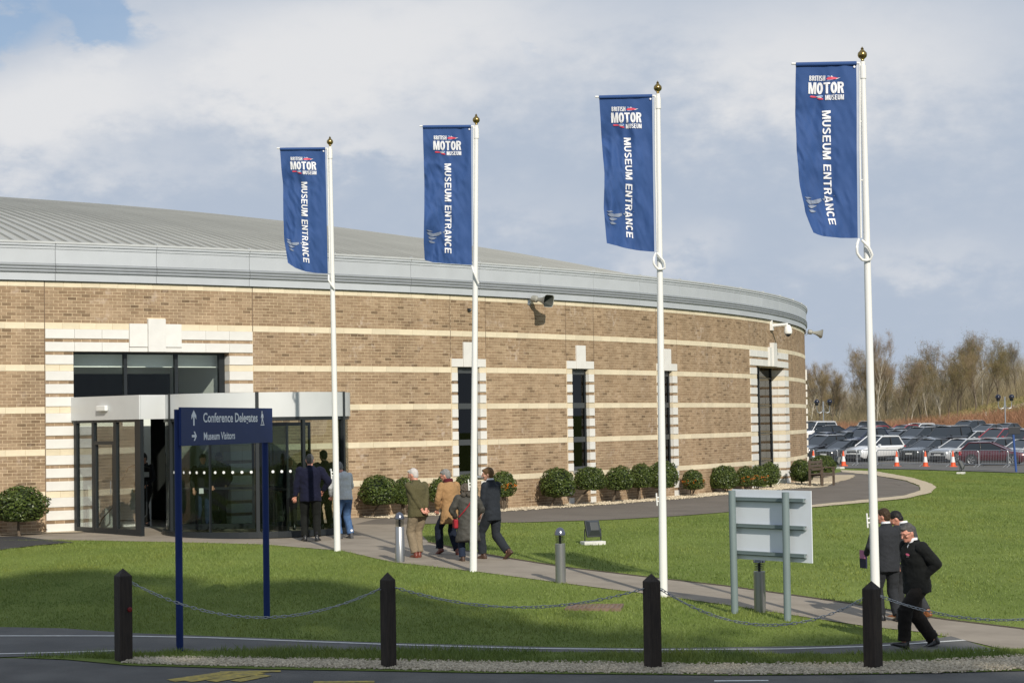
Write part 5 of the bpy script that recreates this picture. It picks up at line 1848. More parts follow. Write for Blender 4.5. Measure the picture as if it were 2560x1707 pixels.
for x, lab in CX:
    D_ = 129.5 - (x - 2031) / (2560 - 2031) * 14; X_ = (x - 1280) / F_PX * D_; p = Vector((X_, D_, ground(X_, D_) + .03))
    e = empty('traffic_cone', p + Vector((0, .25, 0)), random.uniform(-.2, .2), lab, 'traffic cone', 'traffic cones by the barriers')
    MB().box(-.22, .22, -.22, .22, 0, .05).build('base', mCONE, e)
    MB().lathe([(.165, .05), (.135, .28)], 16).build('cone_body', mCONE, e, True)
    MB().lathe([(.136, .285), (.085, .62)], 16).build('reflective_sleeve', mCONEW, e, True)
    MB().lathe([(.084, .625), (.035, .95), (.03, .96)], 16).build('cone_tip', mCONE, e, True)
mGLOBE = mat('blue_black_lamp_globe', (.009, .011, .026), .2)
for x, top, D, lab in ((2055, 1003, 186, 'twin-arm lamp post with dark globes near the end of the building'), (2509, 991, 176, 'twin-arm lamp post with dark globes at the far right')):
    X = (x - 1280) / F_PX * D; B = Vector((X, D, ground(X, D))); h = (VF(B, x, top) - B).z
    e = empty('lamp_post', B, .15, lab, 'lamp post', 'car park lamp posts')
    MB().tube([(0, 0, 0), (0, 0, 1.0), (0, 0, h)], [.085, .06, .05], 10).build('pole', mGALV, e, True)
    for s in (-1, 1):
        MB().tube([(s * .04, 0, h), (s * .05, 0, h - .75), (s * .14, 0, h - 1.0), (s * .35, 0, h - 1.08), (s * .56, 0, h - 1.0), (s * .62, 0, h - .75), (s * .62, 0, h - .35)], .032, 8).build('arm', mGALV, e, True)
        MB().lathe([(.0, -.42), (.15, -.40), (.17, -.2), (.19, -.18)], 14, Matrix.Translation((s * .62, 0, h + .02))).build('lamp', mDARK, e, True)
        MB().lathe([(.28, -.18), (.30, -.05), (.24, .12), (.10, .22), (0, .24)], 16, Matrix.Translation((s * .62, 0, h + .0)) @ Matrix.Scale(.82, 4)).build('globe_cap', mGLOBE, e, True)
p = GF(2541, 1181)
e = empty('small_sign', p, 0, 'slim blue post with a small dark sign at the right edge of the lawn', 'sign')
t_ = VF(p, 2533, 1084) - p
MB().tube([Vector((0, 0, -.1)), t_], .05, 10).build('post', mat('mid_blue_post', (.03, .075, .25), .4), e, True)
MB().box(-.26, .26, -.03, .0, t_.z - .02, t_.z + .30, Matrix.Translation((t_.x + .04, -.05, 0))).build('panel', mat('small_sign_face', (.02, .022, .03), .4), e, bevel=.01)

# ------------------------------------------------------------------ parked cars
mPAINT = mat('car_paint', (.5, .5, .5), .22, .2, coat=1.0, spec=.7, objcol=True)
mCGLASS = mat('car_glass', (.012, .017, .022), .06, spec=.8)
mTYRE = mat('tyre', (.015, .015, .016), .85)
mRIM = mat('alloy_rim', (.38, .39, .40), .35, .7)
mHEAD = mat('headlamp', (.55, .57, .60), .12, spec=.8)
mTAIL = mat('tail_lamp', (.35, .01, .015), .2)
mTRIM = mat('black_trim', (.012, .012, .013), .6)
mPLATE = mat('number_plate', (.62, .62, .60), .5)


def car_proto(kind):
    """x forward (nose at +x), y left, z up; centred on the ground"""
    P = {'hatch': dict(L=4.15, W=1.76, H=1.46, belt=.92, hood=.93, nose=.70, ws=.55, rf=-.12, rr=-1.45, rb=-1.98, deck=None, gc=.17),
         'saloon': dict(L=4.65, W=1.82, H=1.43, belt=.90, hood=.92, nose=.68, ws=.62, rf=-.10, rr=-1.10, rb=-1.72, deck=.98, gc=.15),
         'estate': dict(L=4.75, W=1.82, H=1.50, belt=.93, hood=.95, nose=.70, ws=.72, rf=.0, rr=-1.95, rb=-2.30, deck=None, gc=.16),
         'suv': dict(L=4.60, W=1.86, H=1.70, belt=1.05, hood=1.06, nose=.80, ws=.66, rf=.02, rr=-1.80, rb=-2.18, deck=None, gc=.22),
         'tall': dict(L=4.80, W=1.96, H=1.86, belt=1.14, hood=1.13, nose=.98, ws=.72, rf=.28, rr=-2.10, rb=-2.34, deck=None, gc=.25)}[kind]
    L, Wd, H = P['L'], P['W'], P['H']; h = L / 2
    root = empty('parked_car', (0, 0, 0))
    st = []
    xs = [-h, -h + .05, -h + .18, -h + .5, P['rb'] + .05, P['rr'], -.5, P['ws'] + .1, P['ws'] + .35, h - .55, h - .22, h - .07, h]
    xs = sorted(set(xs))
    rings = []
    for x in xs:
        e_ = min(1, (h - abs(x)) / .55); w = Wd / 2 * (.80 + .20 * max(0, e_) ** .5)
        if x > P['ws']: zt = P['hood'] - (P['hood'] - P['nose']) * max(0, (x - P['ws']) / (h - P['ws'])) ** 1.8
        elif P['deck'] and x < P['rb']: zt = P['deck'] - (.10 if x < -h + .1 else 0)
        else: zt = P['belt']
        if x < -h + .1 and not P['deck']: zt = P['belt'] - .06
        zl = P['gc'] + (.10 if abs(x) > h - .1 else 0)
        ring = [(-.0, zl), (w * .86, zl), (w * .97, zl + .12), (w, (zl + zt) * .5), (w * .985, zt - .10), (w * .90, zt - .015), (0, zt + .03)]
        pts = [Vector((x, y, z)) for y, z in ring] + [Vector((x, -y, z)) for y, z in ring[-2:0:-1]]
        rings.append(pts)
    body = MB().rings(rings).build('body', mPAINT, root, True)
    # greenhouse
    wb = Wd / 2 * .90; wt = Wd / 2 * .70
    A, B_, C_, D_ = P['ws'] + (.30 if kind == 'tall' else .46), P['rf'] - .04, P['rr'], P['rb']
    zb = P['belt'] - .02
    def sec(x, w, z): return (Vector((x, w, z)), Vector((x, -w, z)))
    a1, a2 = sec(A, wb * .93, zb); b1, b2 = sec(B_, wt, H - .05); c1, c2 = sec(C_, wt * .97, H - .06); d1, d2 = sec(D_, wb * .92, zb)
    gl = MB()
    gl.add([a1, a2, b2, b1], [(0, 1, 2, 3)]); gl.build('windscreen', mCGLASS, root)
    MB().add([d1, d2, c2, c1], [(3, 2, 1, 0)]).build('rear_window', mCGLASS, root)
    for s, (q1, q2, q3, q4) in (('l', (a1, b1, c1, d1)), ('r', (a2, b2, c2, d2))):
        MB().add([q1, q2, q3, q4], [(0, 1, 2, 3)]).build('side_window', mCGLASS, root)
    # roof panel (domed) and pillars
    rr = []
    for t in np.linspace(0, 1, 6):
        x = B_ + .06 + (C_ - B_ - .10) * t; z = H - .055 + .075 * math.sin(math.pi * (.15 + .7 * t))
        rr.append([Vector((x, wt * y, z - .05 * abs(y) ** 2.2 + (.0 if k else 0))) for k, y in enumerate((-1.03, -.8, -.4, 0, .4, .8, 1.03))])
    v = [p for r in rr for p in r]; f = [(i * 7 + j, i * 7 + j + 1, i * 7 + 8 + j, i * 7 + 7 + j) for i in range(5) for j in range(6)]
    MB().add(v, f).build('roof', mPAINT, root, True)
    pl = MB()
    mid = (B_ + C_) / 2 + .1
    for q in ((a1, b1, c1, d1), (a2, b2, c2, d2)):
        pl.tube([q[0], q[1], q[2], q[3]], [.035, .04, .045, .06], 6)
    pl.build('pillar', mPAINT, root)
    for s in (1, -1):
        MB().tube([Vector((mid, s * wb * .985, zb)), Vector((mid - .06, s * wt * 1.0, H - .07))], .03, 5).build('door_pillar', mTRIM, root)
    fx, rx = h - .85, -h + .80
    R = .325 if kind in ('hatch', 'saloon', 'estate') else .37
    for x in (fx, rx):
        for s in (1, -1):
            T = Matrix.Translation((x, s * (Wd / 2 - .10), R)) @ Matrix.Rotation(math.radians(-90 * s), 4, 'X')
            MB().lathe([(R + .055, .0), (R + .055, .112), (.0, .112)], 22, T, cap=False).build('wheel_arch', mTRIM, root)
            wh = MB().lathe([(.20, -.10), (R * .96, -.10), (R, -.05), (R, .08), (R * .95, .118), (R * .72, .122)], 22, T, cap=False).build('wheel', mTYRE, root, True)
            rim = MB().lathe([(R * .71, .10), (R * .70, .121), (R * .62, .105), (.05, .095), (.0, .115)], 18, T, cap=False)
            for k in range(5):
                Tk = T @ Matrix.Rotation(k * 2 * math.pi / 5, 4, 'Z'); rim.box(.04, R * .66, -.025, .025, .10, .118, Tk)
            o = rim.build('rim', mRIM, wh)
    zn = P['nose']
    for s in (1, -1):
        T = Matrix.Translation((h - .25, s * Wd * .345, zn - .09)) @ Matrix.Rotation(s * math.radians(-26), 4, 'Z')
        hd = MB().lathe([(.0, -.06), (.11, -.05), (.15, 0), (.13, .10), (.0, .17)], 12, T @ Matrix.Diagonal((1.35, 1.25, .72, 1)) @ Matrix.Rotation(math.radians(90), 4, 'Y')).build('headlight', mHEAD, root, True)
        MB().box(-h + .0, -h + .16, s * Wd * .43 - .09, s * Wd * .43 + .06, P['belt'] - .30, P['belt'] - .05).build('tail_light', mTAIL, root, bevel=.02)
        m = MB().lathe([(.0, -.11), (.06, -.09), (.075, 0), (.05, .09), (0, .1)], 10, Matrix.Translation((P['ws'] + .05, s * (Wd / 2 + .07), P['belt'] + .03)) @ Matrix.Rotation(math.radians(90), 4, 'X'))
        m.build('door_mirror', mPAINT, root, True)
        MB().box(-.25, -.08, s * Wd / 2 - .012, s * Wd / 2 + .022, P['belt'] - .17, P['belt'] - .13).build('door_handle', mPAINT, root)
        MB().box(-h + 1.2, h - 1.3, s * Wd / 2 * .985 - .02, s * Wd / 2 * .985 + .012, P['gc'] + .02, P['gc'] + .12).build('sill', mTRIM, root)
    MB().box(h - .06, h + .012, -.52, .52, zn - .22, zn - .08).build('grille', mTRIM, root, bevel=.01)
    MB().box(h - .06, h + .016, -.62, .62, P['gc'] + .10, P['gc'] + .26).build('lower_grille', mTRIM, root, bevel=.01)
    MB().box(h + .013, h + .03, -.26, .26, P['gc'] + .27, P['gc'] + .38).build('number_plate', mPLATE, root)
    MB().box(-h - .02, -h + .01, -.26, .26, .55, .66).build('number_plate', mPLATE, root)
    if kind in ('estate', 'suv', 'tall'):
        for s in (1, -1):
            MB().tube([(B_ - .1, s * wt * .93, H - .03), (B_ - .3, s * wt * .93, H + .03), (C_ + .3, s * wt * .93, H + .03), (C_ + .1, s * wt * .93, H - .03)], .018, 6).build('roof_rail', mALU_D, root)
    return root


PROTO = {}
NUMC = 0


def place_car(kind, px, D, col, lab, yaw=None, dz=0):
    X = (px - 1280) / F_PX * D
    if kind not in PROTO: PROTO[kind] = car_proto(kind); o = PROTO[kind]
    else: o = copy_tree(PROTO[kind])
    o.location = (X, D, ground(X, D) + .03 + dz)
    if yaw is None: yaw = CARYAW + random.uniform(-2.5, 2.5)
    o.rotation_euler = (0, 0, math.radians(yaw))
    tag(o, lab, 'car', 'cars in the car park')
    for ch in o.children:
        ch.color = (*col, 1)
    return o


CARYAW = 222
BLK, DGR, GRY, SIL, WHT, RED, MAR, NVY = (.011, .012, .015), (.045, .050, .058), (.13, .138, .15), (.46, .47, .48), (.80, .81, .82), (.30, .012, .018), (.075, .006, .012), (.012, .018, .05)


def zx(x): return 2000 + x / 4.2


CARS = [
    ('suv', 200, 139, BLK, 'black off-road car nearest the corner of the building in the front row', None),
    ('hatch', 430, 136.5, BLK, 'black hatchback in the front row, left of the white car', None),
    ('suv', 760, 136, WHT, 'bright white off-road car in the front row, crossed by the tallest flagpole', None),
    ('hatch', 1060, 138, DGR, 'dark grey hatchback in the front row just right of the white car', None),
    ('hatch', 1310, 135.5, DGR, 'dark grey hatchback in the front row left of the silver estate', None),
    ('estate', 1640, 133, SIL, 'silver estate car with roof rails in the front row', None),
    ('estate', 1960, 133, GRY, 'mid grey estate car behind the dark red hatchback', None),
    ('hatch', 2010, 126.0, MAR, 'dark maroon hatchback parked side-on against the barriers', -22),
    ('hatch', 2310, 131, SIL, 'silver hatchback at the right edge of the front row', None),
    ('saloon', 190, 152, NVY, 'navy saloon in the second row near the building corner', None),
    ('hatch', 400, 152, DGR, 'dark hatchback in the second row behind the black hatchback', None),
    ('suv', 640, 152, NVY, 'dark blue car in the second row, left of the tallest flagpole', None),
    ('hatch', 980, 153, DGR, 'dark hatchback in the second row, above the white car bonnet', None),
    ('suv', 1215, 152, DGR, 'dark grey off-road car in the second row, left of the big black one', None),
    ('tall', 1510, 149, BLK, 'largest black off-road car with a high roof, in the second row', None),
    ('saloon', 1750, 150, SIL, 'silver saloon in the second row between black and red off-road cars', None),
    ('suv', 2040, 147, RED, 'bright red off-road car in the second row', None),
    ('tall', 2300, 140, MAR, 'dark maroon boxy off-road car at the right edge', None),
    ('tall', 120, 170, WHT, 'white van-like vehicle peeping past the building corner in the back row', None),
    ('estate', 330, 170, BLK, 'black estate car showing a red tail lamp in the back row', 42),
    ('hatch', 560, 168, NVY, 'dark blue hatchback low in the back row', None),
    ('hatch', 720, 168, RED, 'red hatchback in the back row just left of the tallest flagpole', None),
    ('suv', 800, 178, BLK, 'black off-road car behind the red one, beside the tallest flagpole', 42),
    ('hatch', 1040, 170, RED, 'red hatchback in the back row, mostly hidden', None),
    ('estate', 1190, 174, WHT, 'white estate car with roof rails in the back row', None),
    ('hatch', 1330, 168, DGR, 'dark hatchback in the back row, right of the white estate', None),
    ('suv', 1720, 172, DGR, 'dark grey off-road car standing highest in the back row', None),
    ('saloon', 1930, 168, GRY, 'grey saloon in the back row behind the red off-road car', None),
    ('saloon', 2120, 172, DGR, 'dark saloon at the right of the back row', None),
    ('hatch', 900, 160, GRY, 'grey hatchback between the second and back rows', None),
    ('hatch', 2420, 150, GRY, 'grey hatchback partly outside the right edge', None)]
for kind, x, D, col, lab, yaw in CARS:
    place_car(kind, zx(x), D, col, lab, yaw)

# ------------------------------------------------------------------ trees beyond the car park
mBIRCH = mat('pale_birch_bark', (.34, .30, .24), .85, var=.35, vscale=2.5)
mTWIG = mat('bare_twigs', (.215, .155, .105), .9, isl=.35, objv=.15)
mTWIGO = mat('ochre_twigs', (.235, .175, .09), .9, isl=.35, objv=.15)
mBUD = leaf_mat('spring_buds', (.095, .088, .024), (.175, .158, .046), .7, .3)


def bare_tree(seed, h, spread, buds, tw_n, twm, ochre=False):
    R = random.Random(seed)
    tr = MB(); tips = []

    def limb(p, d, L, r, lev):
        n = 4; pts = [p]; q = p.copy(); dd = d.copy()
        for i in range(n):
            dd = (dd + Vector((R.uniform(-.16, .16), R.uniform(-.16, .16), R.uniform(.02, .14)))).normalized()
            q = q + dd * L / n; pts.append(q.copy())
        tr.tube(pts, [r * (1 - .7 * i / n) for i in range(n + 1)], 5 if lev else 7, cap=False)
        for pt in pts[2:]: tips.append((pt, dd.copy(), L, lev))
        if lev < 3:
            k = {0: 14, 1: 4, 2: 3}[lev]
            for i in range(k):
                t = R.uniform(.28, 1.0) if lev == 0 else R.uniform(.3, 1.0)
                j = min(int(t * n), n - 1); b = pts[j].lerp(pts[j + 1], t * n - j)
                a = R.uniform(0, 6.28); sp = R.uniform(.45, .85) * spread
                nd = (dd * .8 + Vector((math.cos(a) * sp, math.sin(a) * sp, .25))).normalized()
                limb(b, nd, L * (R.uniform(.34, .55) if lev == 0 else R.uniform(.45, .65)) * (1.15 - .35 * t), r * (.42 if lev == 0 else .5) * (1.15 - .6 * t), lev + 1)
    limb(Vector((0, 0, -.2)), Vector((R.uniform(-.05, .05), R.uniform(-.05, .05), 1)), h * .76, h * .0115, 0)
    tme = tr.mesh('trunk', True)
    v = []; r2 = np.random.default_rng(seed)
    src = [t for t in tips if t[3] >= 1]
    for i in range(tw_n):
        p, d, L, lev = src[r2.integers(len(src))]
        dd = np.array(d) * .5 + r2.normal(size=3) * .55 + np.array([0, 0, .35]); dd /= np.linalg.norm(dd)
        l = r2.uniform(.25, .85); a = np.array(p) + r2.normal(size=3) * .10
        sd = np.cross(dd, r2.normal(size=3)); sd /= np.linalg.norm(sd) + 1e-9; w = .0065
        v += [a - sd * w, a + sd * w, a + dd * l]
    f = np.arange(len(v)).reshape(-1, 3)
    cme = np_mesh('crown', np.array(v), f); cme.materials.append(twm)
    bme = None
    if buds:
        n = buds
        idx = r2.integers(0, len(src), n)
        c = np.array([tuple(src[i][0]) for i in idx]) + r2.normal(size=(n, 3)) * .42
        vv, ff = quads(c, unit(n), unit(n), r2.uniform(.022, .045, n), r2.uniform(.03, .06, n))
        bme = np_mesh('young_leaves', vv, ff); bme.materials.append(mBUD)
    return tme, cme, bme


TREES = []
for i, (h, sp, buds, tw, m, bark) in enumerate(((10, .75, 300, 5600, mTWIG, mBIRCH), (10, .7, 2700, 3600, mTWIG, mBIRCH), (10, .8, 3400, 3400, mTWIGO, mBARK), (10, .85, 0, 5600, mTWIGO, mBARK),
                                              (10, .75, 3900, 3200, mTWIG, mBARK), (10, .9, 1500, 4600, mTWIG, mBARK), (10, .8, 2800, 4200, mTWIGO, mBIRCH))):
    t, c, b = bare_tree(100 + i, h, sp, buds, tw, m); t.materials.append(bark); TREES.append((t, c, b))
ENV = ([1950, 2010, 2060, 2110, 2160, 2190, 2230, 2280, 2300, 2340, 2400, 2450, 2490, 2520, 2560, 2640], [910, 902, 899, 922, 885, 826, 880, 888, 882, 853, 848, 830, 834, 852, 868, 850])
KIND = [('bare grey-brown tree', 'bare tree'), ('slender pale-trunked budding tree', 'birch tree'), ('bushy yellow-green budding tree', 'budding tree'), ('spreading bare ochre tree', 'bare tree'),
        ('upright olive budding tree', 'budding tree'), ('wide brown tree', 'bare tree'), ('pale-barked ochre tree', 'birch tree')]
rt = random.Random(5)
SEEN = {}
LM = [(2055, 'left lamp post'), (2104, 'leftmost whole cone'), (2165, 'white car'), (2237, 'second cone'), (2309, 'third cone'), (2378, 'rightmost cone'), (2440, 'bright red car'), (2509, 'right lamp post'), (2560, 'frame edge')]
tl = []
tl.append((2189, 203, 0, 0)); tl.append((2170, 206, 3, 25)); tl.append((2452, 226, 1, 0)); tl.append((2492, 224, 2, 2)); tl.append((2398, 222, 4, 0)); tl.append((2345, 216, 1, 2)); tl.append((2042, 205, 3, 3)); tl.append((2072, 210, 3, 0)); tl.append((2022, 212, 0, 5)); tl.append((2300, 215, 2, 0)); tl.append((2540, 228, 4, 0))
for i in range(44):
    x = rt.uniform(1985, 2630); tl.append((x, rt.uniform(205, 250), rt.randrange(7), rt.uniform(8, 75)))
for i, (x, D, k, drop) in enumerate(tl):
    X = (x - 1280) / F_PX * D; B = Vector((X, D, ground(X, D)))
    topy = float(np.interp(x, *ENV)) + drop
    h = (VF(B, x, topy) - B).z * .96
    if h < 3: continue
    t, c, b = TREES[k]
    near = ('left of the tallest flagpole' if x < 2160 else 'just behind the tallest flagpole' if x < 2215 else 'between the tallest flagpole and the right edge' if x < 2440 else 'near the right edge')
    size = 'tall ' if drop < 10 else 'mid-height ' if drop < 40 else 'low '
    rank = 'front' if D < 215 else 'middle' if D < 232 else 'back'
    mark = LM[min(range(len(LM)), key=lambda q: abs(LM[q][0] - x))]; side = ('left of' if x < mark[0] - 12 else 'right of' if x > mark[0] + 12 else 'above')
    lab = size + KIND[k][0] + ', ' + rank + ' of the wood, ' + side + ' the ' + mark[1]
    if lab in SEEN:
        lab = ('taller ' if h > SEEN[lab] else 'shorter ') + lab.replace(size, '', 1)
    SEEN[lab] = h
    e = empty('tree', B, rt.uniform(0, 6.28), lab, KIND[k][1], 'trees in the wood beyond the car park')
    s = h / 10.6; sx = s * rt.uniform(.85, 1.25)
    e.scale = (sx, sx, s)
    o = link('trunk', t, None, e); o2 = link('crown', c, None, e)
    if b is not None: link('young_leaves', b, None, o2)


def scrub(name, n, xr, yr, hmin, hmax, m, seed, wid=.03):
    r = np.random.default_rng(seed)
    y = r.uniform(*yr, n); x = (r.uniform(*xr, n) - 1280) / F_PX * y
    z = np.array([ground(a, b) for a, b in zip(x, y)])
    h = r.uniform(hmin, hmax, n); l = r.normal(size=(n, 2)) * .3; b0 = r.random(n) ** 1.5 * h * .7
    a = r.uniform(0, 3.14, n)
    v = np.empty((n, 3, 3))
    v[:, 0] = np.stack([x - np.cos(a) * wid, y - np.sin(a) * wid, z + b0], 1); v[:, 1] = np.stack([x + np.cos(a) * wid, y + np.sin(a) * wid, z + b0], 1)
    v[:, 2] = np.stack([x + l[:, 0] * h, y + l[:, 1] * h, z + b0 + (h - b0) * .9], 1)
    o = link(name, np_mesh(name, v.reshape(-1, 3), np.arange(n * 3).reshape(-1, 3)), m); tag(o, kind='stuff'); return o


scrub('brown_dogwood', 16000, (1990, 2600), (189, 200), .6, 1.9, mat('red_brown_stems', (.27, .14, .08), .9, isl=.3), 3, .02)
scrub('undergrowth', 15000, (1970, 2640), (222, 262), .6, 3.0, mat('tangled_undergrowth', (.27, .215, .125), .9, isl=.45), 4, .012)
scrub('undergrowth', 7000, (1970, 2260), (206, 224), .5, 2.6, MATS['tangled_undergrowth'], 14, .012)
scrub('undergrowth', 26000, (1970, 2640), (235, 275), 2, 6.5, mat('far_wood_haze', (.27, .225, .15), .9, isl=.35), 6, .014)
scrub('rough_grass', 22000, (2150, 2640), (196, 226), .15, .5, mat('dry_grass', (.235, .195, .085), .9, isl=.35), 8, .03)
tr_ = [GF(2345, 1048), GF(2420, 1040), GF(2470, 1034), GF(2520, 1022), GF(2600, 1002)]
line_strip('track', tr_, 2.2, mat('pale_track', (.34, .30, .25), .9, var=.2, vscale=.5), .06)
p = GF(2465, 1046)
e = empty('marker_post', p, 0, 'small white marker post on the brown bank beyond the cars', 'post'); MB().tube([(0, 0, -.1), (0, 0, .62)], .05, 8).lathe([(.05, .62), (.03, .66), (0, .68)], 8).build('post', mWHITE, e)
gz = GF(2520, 1064)

# ------------------------------------------------------------------ tall evergreens behind the viewpoint, whose shade lies on the lawn
mEVER = leaf_mat('evergreen_leaf', (.018, .032, .010), (.05, .075, .025), .6, .1)
n = 2500
d = unit(n); zz = rng.random(n) ** 1.15
rad = (1 - zz) ** .5 * (.15 + 1.05 * rng.random(n) ** .8)
ang = rng.uniform(0, 6.28, n)
lum = np.array([1 + .35 * noise.noise(Vector((math.cos(a) * 1.5, math.sin(a) * 1.5, z * 7))) for a, z in zip(ang, zz)])
c = np.stack([np.cos(ang) * rad * lum, np.sin(ang) * rad * lum, zz], 1)
c[:, 0] *= .19; c[:, 1] *= .19; c[:, 2] = .50 + c[:, 2] * .50
v, f = quads(c * 20, unit(n), unit(n), rng.uniform(.11, .20, n), rng.uniform(.16, .32, n))
EVER = np_mesh('crown', v, f); EVER.materials.append(mEVER)
EVT = MB().tube([(0, 0, -.3), (.1, 0, 6), (0, .1, 13), (0, 0, 18.5)], [.38, .30, .18, .04], 9).mesh('trunk', True); EVT.materials.append(mBARK)
for i, (x, y, h) in enumerate(SHADE_TREES):
    e = empty('evergreen_tree', (x, y, ground(x, y)), i * 1.7, ORD[i] + ' tall bare-stemmed evergreen from the left in the row behind the viewpoint', 'tree', 'evergreens behind the viewpoint')
    k = h / 20; e.scale = (k, k, k)
    link('trunk', EVT, None, e); link('crown', EVER, None, e)

# ------------------------------------------------------------------ people
mSKIN = mat('skin', (.50, .27, .19), .5, var=.06, vscale=14)
mSKINP = mat('ruddy_skin', (.52, .24, .17), .5, var=.08, vscale=14)
mEYE = mat('eye_dark', (.03, .02, .018), .3)
mLIP = mat('lips', (.30, .10, .085), .5)
mSHIRT = mat('white_shirt', (.70, .71, .74), .7)
CLOTH = {}


def cloth(name, col, rough=.85, var=.12, vscale=30, sheen=.02):
    if name not in CLOTH:
        CLOTH[name] = mat(name, col, rough, var=var, vscale=vscale, bump=.25, bscale=120, sheen=sheen, spec=.2)
    return CLOTH[name]


def capsule(mb, p, q, r1, r2, n=10, mi=0, sy=1.0):
    p, q = Vector(p), Vector(q)
    d = q - p; L = d.length
    if L < 1e-5: d = Vector((0, 0, 1)); L = 1e-5
    d.normalize()
    a = d.cross(Vector((0, 1, 0)) if abs(d.y) < .8 else Vector((1, 0, 0))).normalized(); b = d.cross(a)
    rings = []
    for k in range(4):
        t = math.pi / 2 * (1 - k / 3.0 * .999); c = p - d * r1 * math.sin(t); rr = r1 * math.cos(t) + 1e-4
        rings.append([c + (a * math.cos(2 * math.pi * j / n) + b * math.sin(2 * math.pi * j / n) * sy) * rr for j in range(n)])
    for k in range(4):
        t = math.pi / 2 * (k / 3.0 * .999); c = q + d * r2 * math.sin(t); rr = r2 * math.cos(t) + 1e-4
        rings.append([c + (a * math.cos(2 * math.pi * j / n) + b * math.sin(2 * math.pi * j / n) * sy) * rr for j in range(n)])
    mb.rings(rings, mi)


def ellipsoid(mb, c, r, M=None, mi=0, n=14, m=9):
    rings = []
    for i in range(m):
        ph = math.pi * (i + .02) / (m - 1 + .04)
        ring = []
        for j in range(n):
            th = 2 * math.pi * j / n
            p = Vector((r[0] * math.sin(ph) * math.cos(th), r[1] * math.sin(ph) * math.sin(th), -r[2] * math.cos(ph))) + Vector(c)
            ring.append(M @ p if M is not None else p)
        rings.append(ring)
    mb.rings(rings, mi)


def remesh(mb, name, mats, voxel=.012, sm=3, fold=None):
    src = mb.mesh(name + '_src')
    o = bpy.data.objects.new('tmp', src); COL.objects.link(o)
    md = o.modifiers.new('r', 'REMESH'); md.mode = 'VOXEL'; md.voxel_size = voxel; md.use_smooth_shade = True
    if sm:
        s = o.modifiers.new('s', 'SMOOTH'); s.iterations = sm; s.factor = .5
    dg = bpy.context.evaluated_depsgraph_get()
    me = bpy.data.meshes.new_from_object(o.evaluated_get(dg))
    me.name = name
    bpy.data.objects.remove(o)
    nv = len(me.vertices)
    co = np.empty(nv * 3, np.float32); me.vertices.foreach_get('co', co); co = co.reshape(-1, 3)
    if fold:
        no = np.empty(nv * 3, np.float32); me.vertices.foreach_get('normal', no); no = no.reshape(-1, 3)
        amp, fx, fz, sd = fold
        d = np.array([noise.noise(Vector((p[0] * fx + sd, p[1] * fx - p[2] * fx * .35, p[2] * fz + sd))) + .55 * noise.noise(Vector((p[0] * fx * 2.3 - p[2] * 5, p[1] * fx * 2.3 + sd, p[2] * fz * 2.1))) - .8 * abs(noise.noise(Vector((p[0] * fx * 1.5 + p[2] * 6 + sd, p[1] * fx * 1.5 - p[2] * 3, p[2] * fz * 1.2 - sd)))) + .18 for p in co]) * .62
        co = co + no * (d * amp)[:, None]
        me.vertices.foreach_set('co', co.astype(np.float32).ravel())
    me.materials.clear()
    for m in mats: me.materials.append(m)
    if len(mats) > 1:
        kd = kdtree.KDTree(len(mb.v)); vm = [0] * len(mb.v)
        for f, mi in zip(mb.f, mb.m):
            for i in f: vm[i] = mi
        for i, p in enumerate(mb.v): kd.insert(p, i)
        kd.balance()
        idx = np.empty(len(me.polygons), np.int32)
        for k, p in enumerate(me.polygons):
            idx[k] = vm[kd.find(p.center)[1]]
        me.polygons.foreach_set('material_index', idx)
    me.polygons.foreach_set('use_smooth', np.ones(len(me.polygons), dtype=bool))
    me.update()
    bpy.data.meshes.remove(src)
    return me


def ik(a, t, l1, l2, pole):
    d = t - a; L = d.length
    if L > (l1 + l2) * .999: t = a + d * ((l1 + l2) * .999 / L); d = t - a; L = d.length
    x = (l1 * l1 - l2 * l2 + L * L) / (2 * L); h = math.sqrt(max(l1 * l1 - x * x, 0))
    dn = d / L; p = pole - dn * pole.dot(dn); p.normalize()
    return a + dn * x + p * h, t


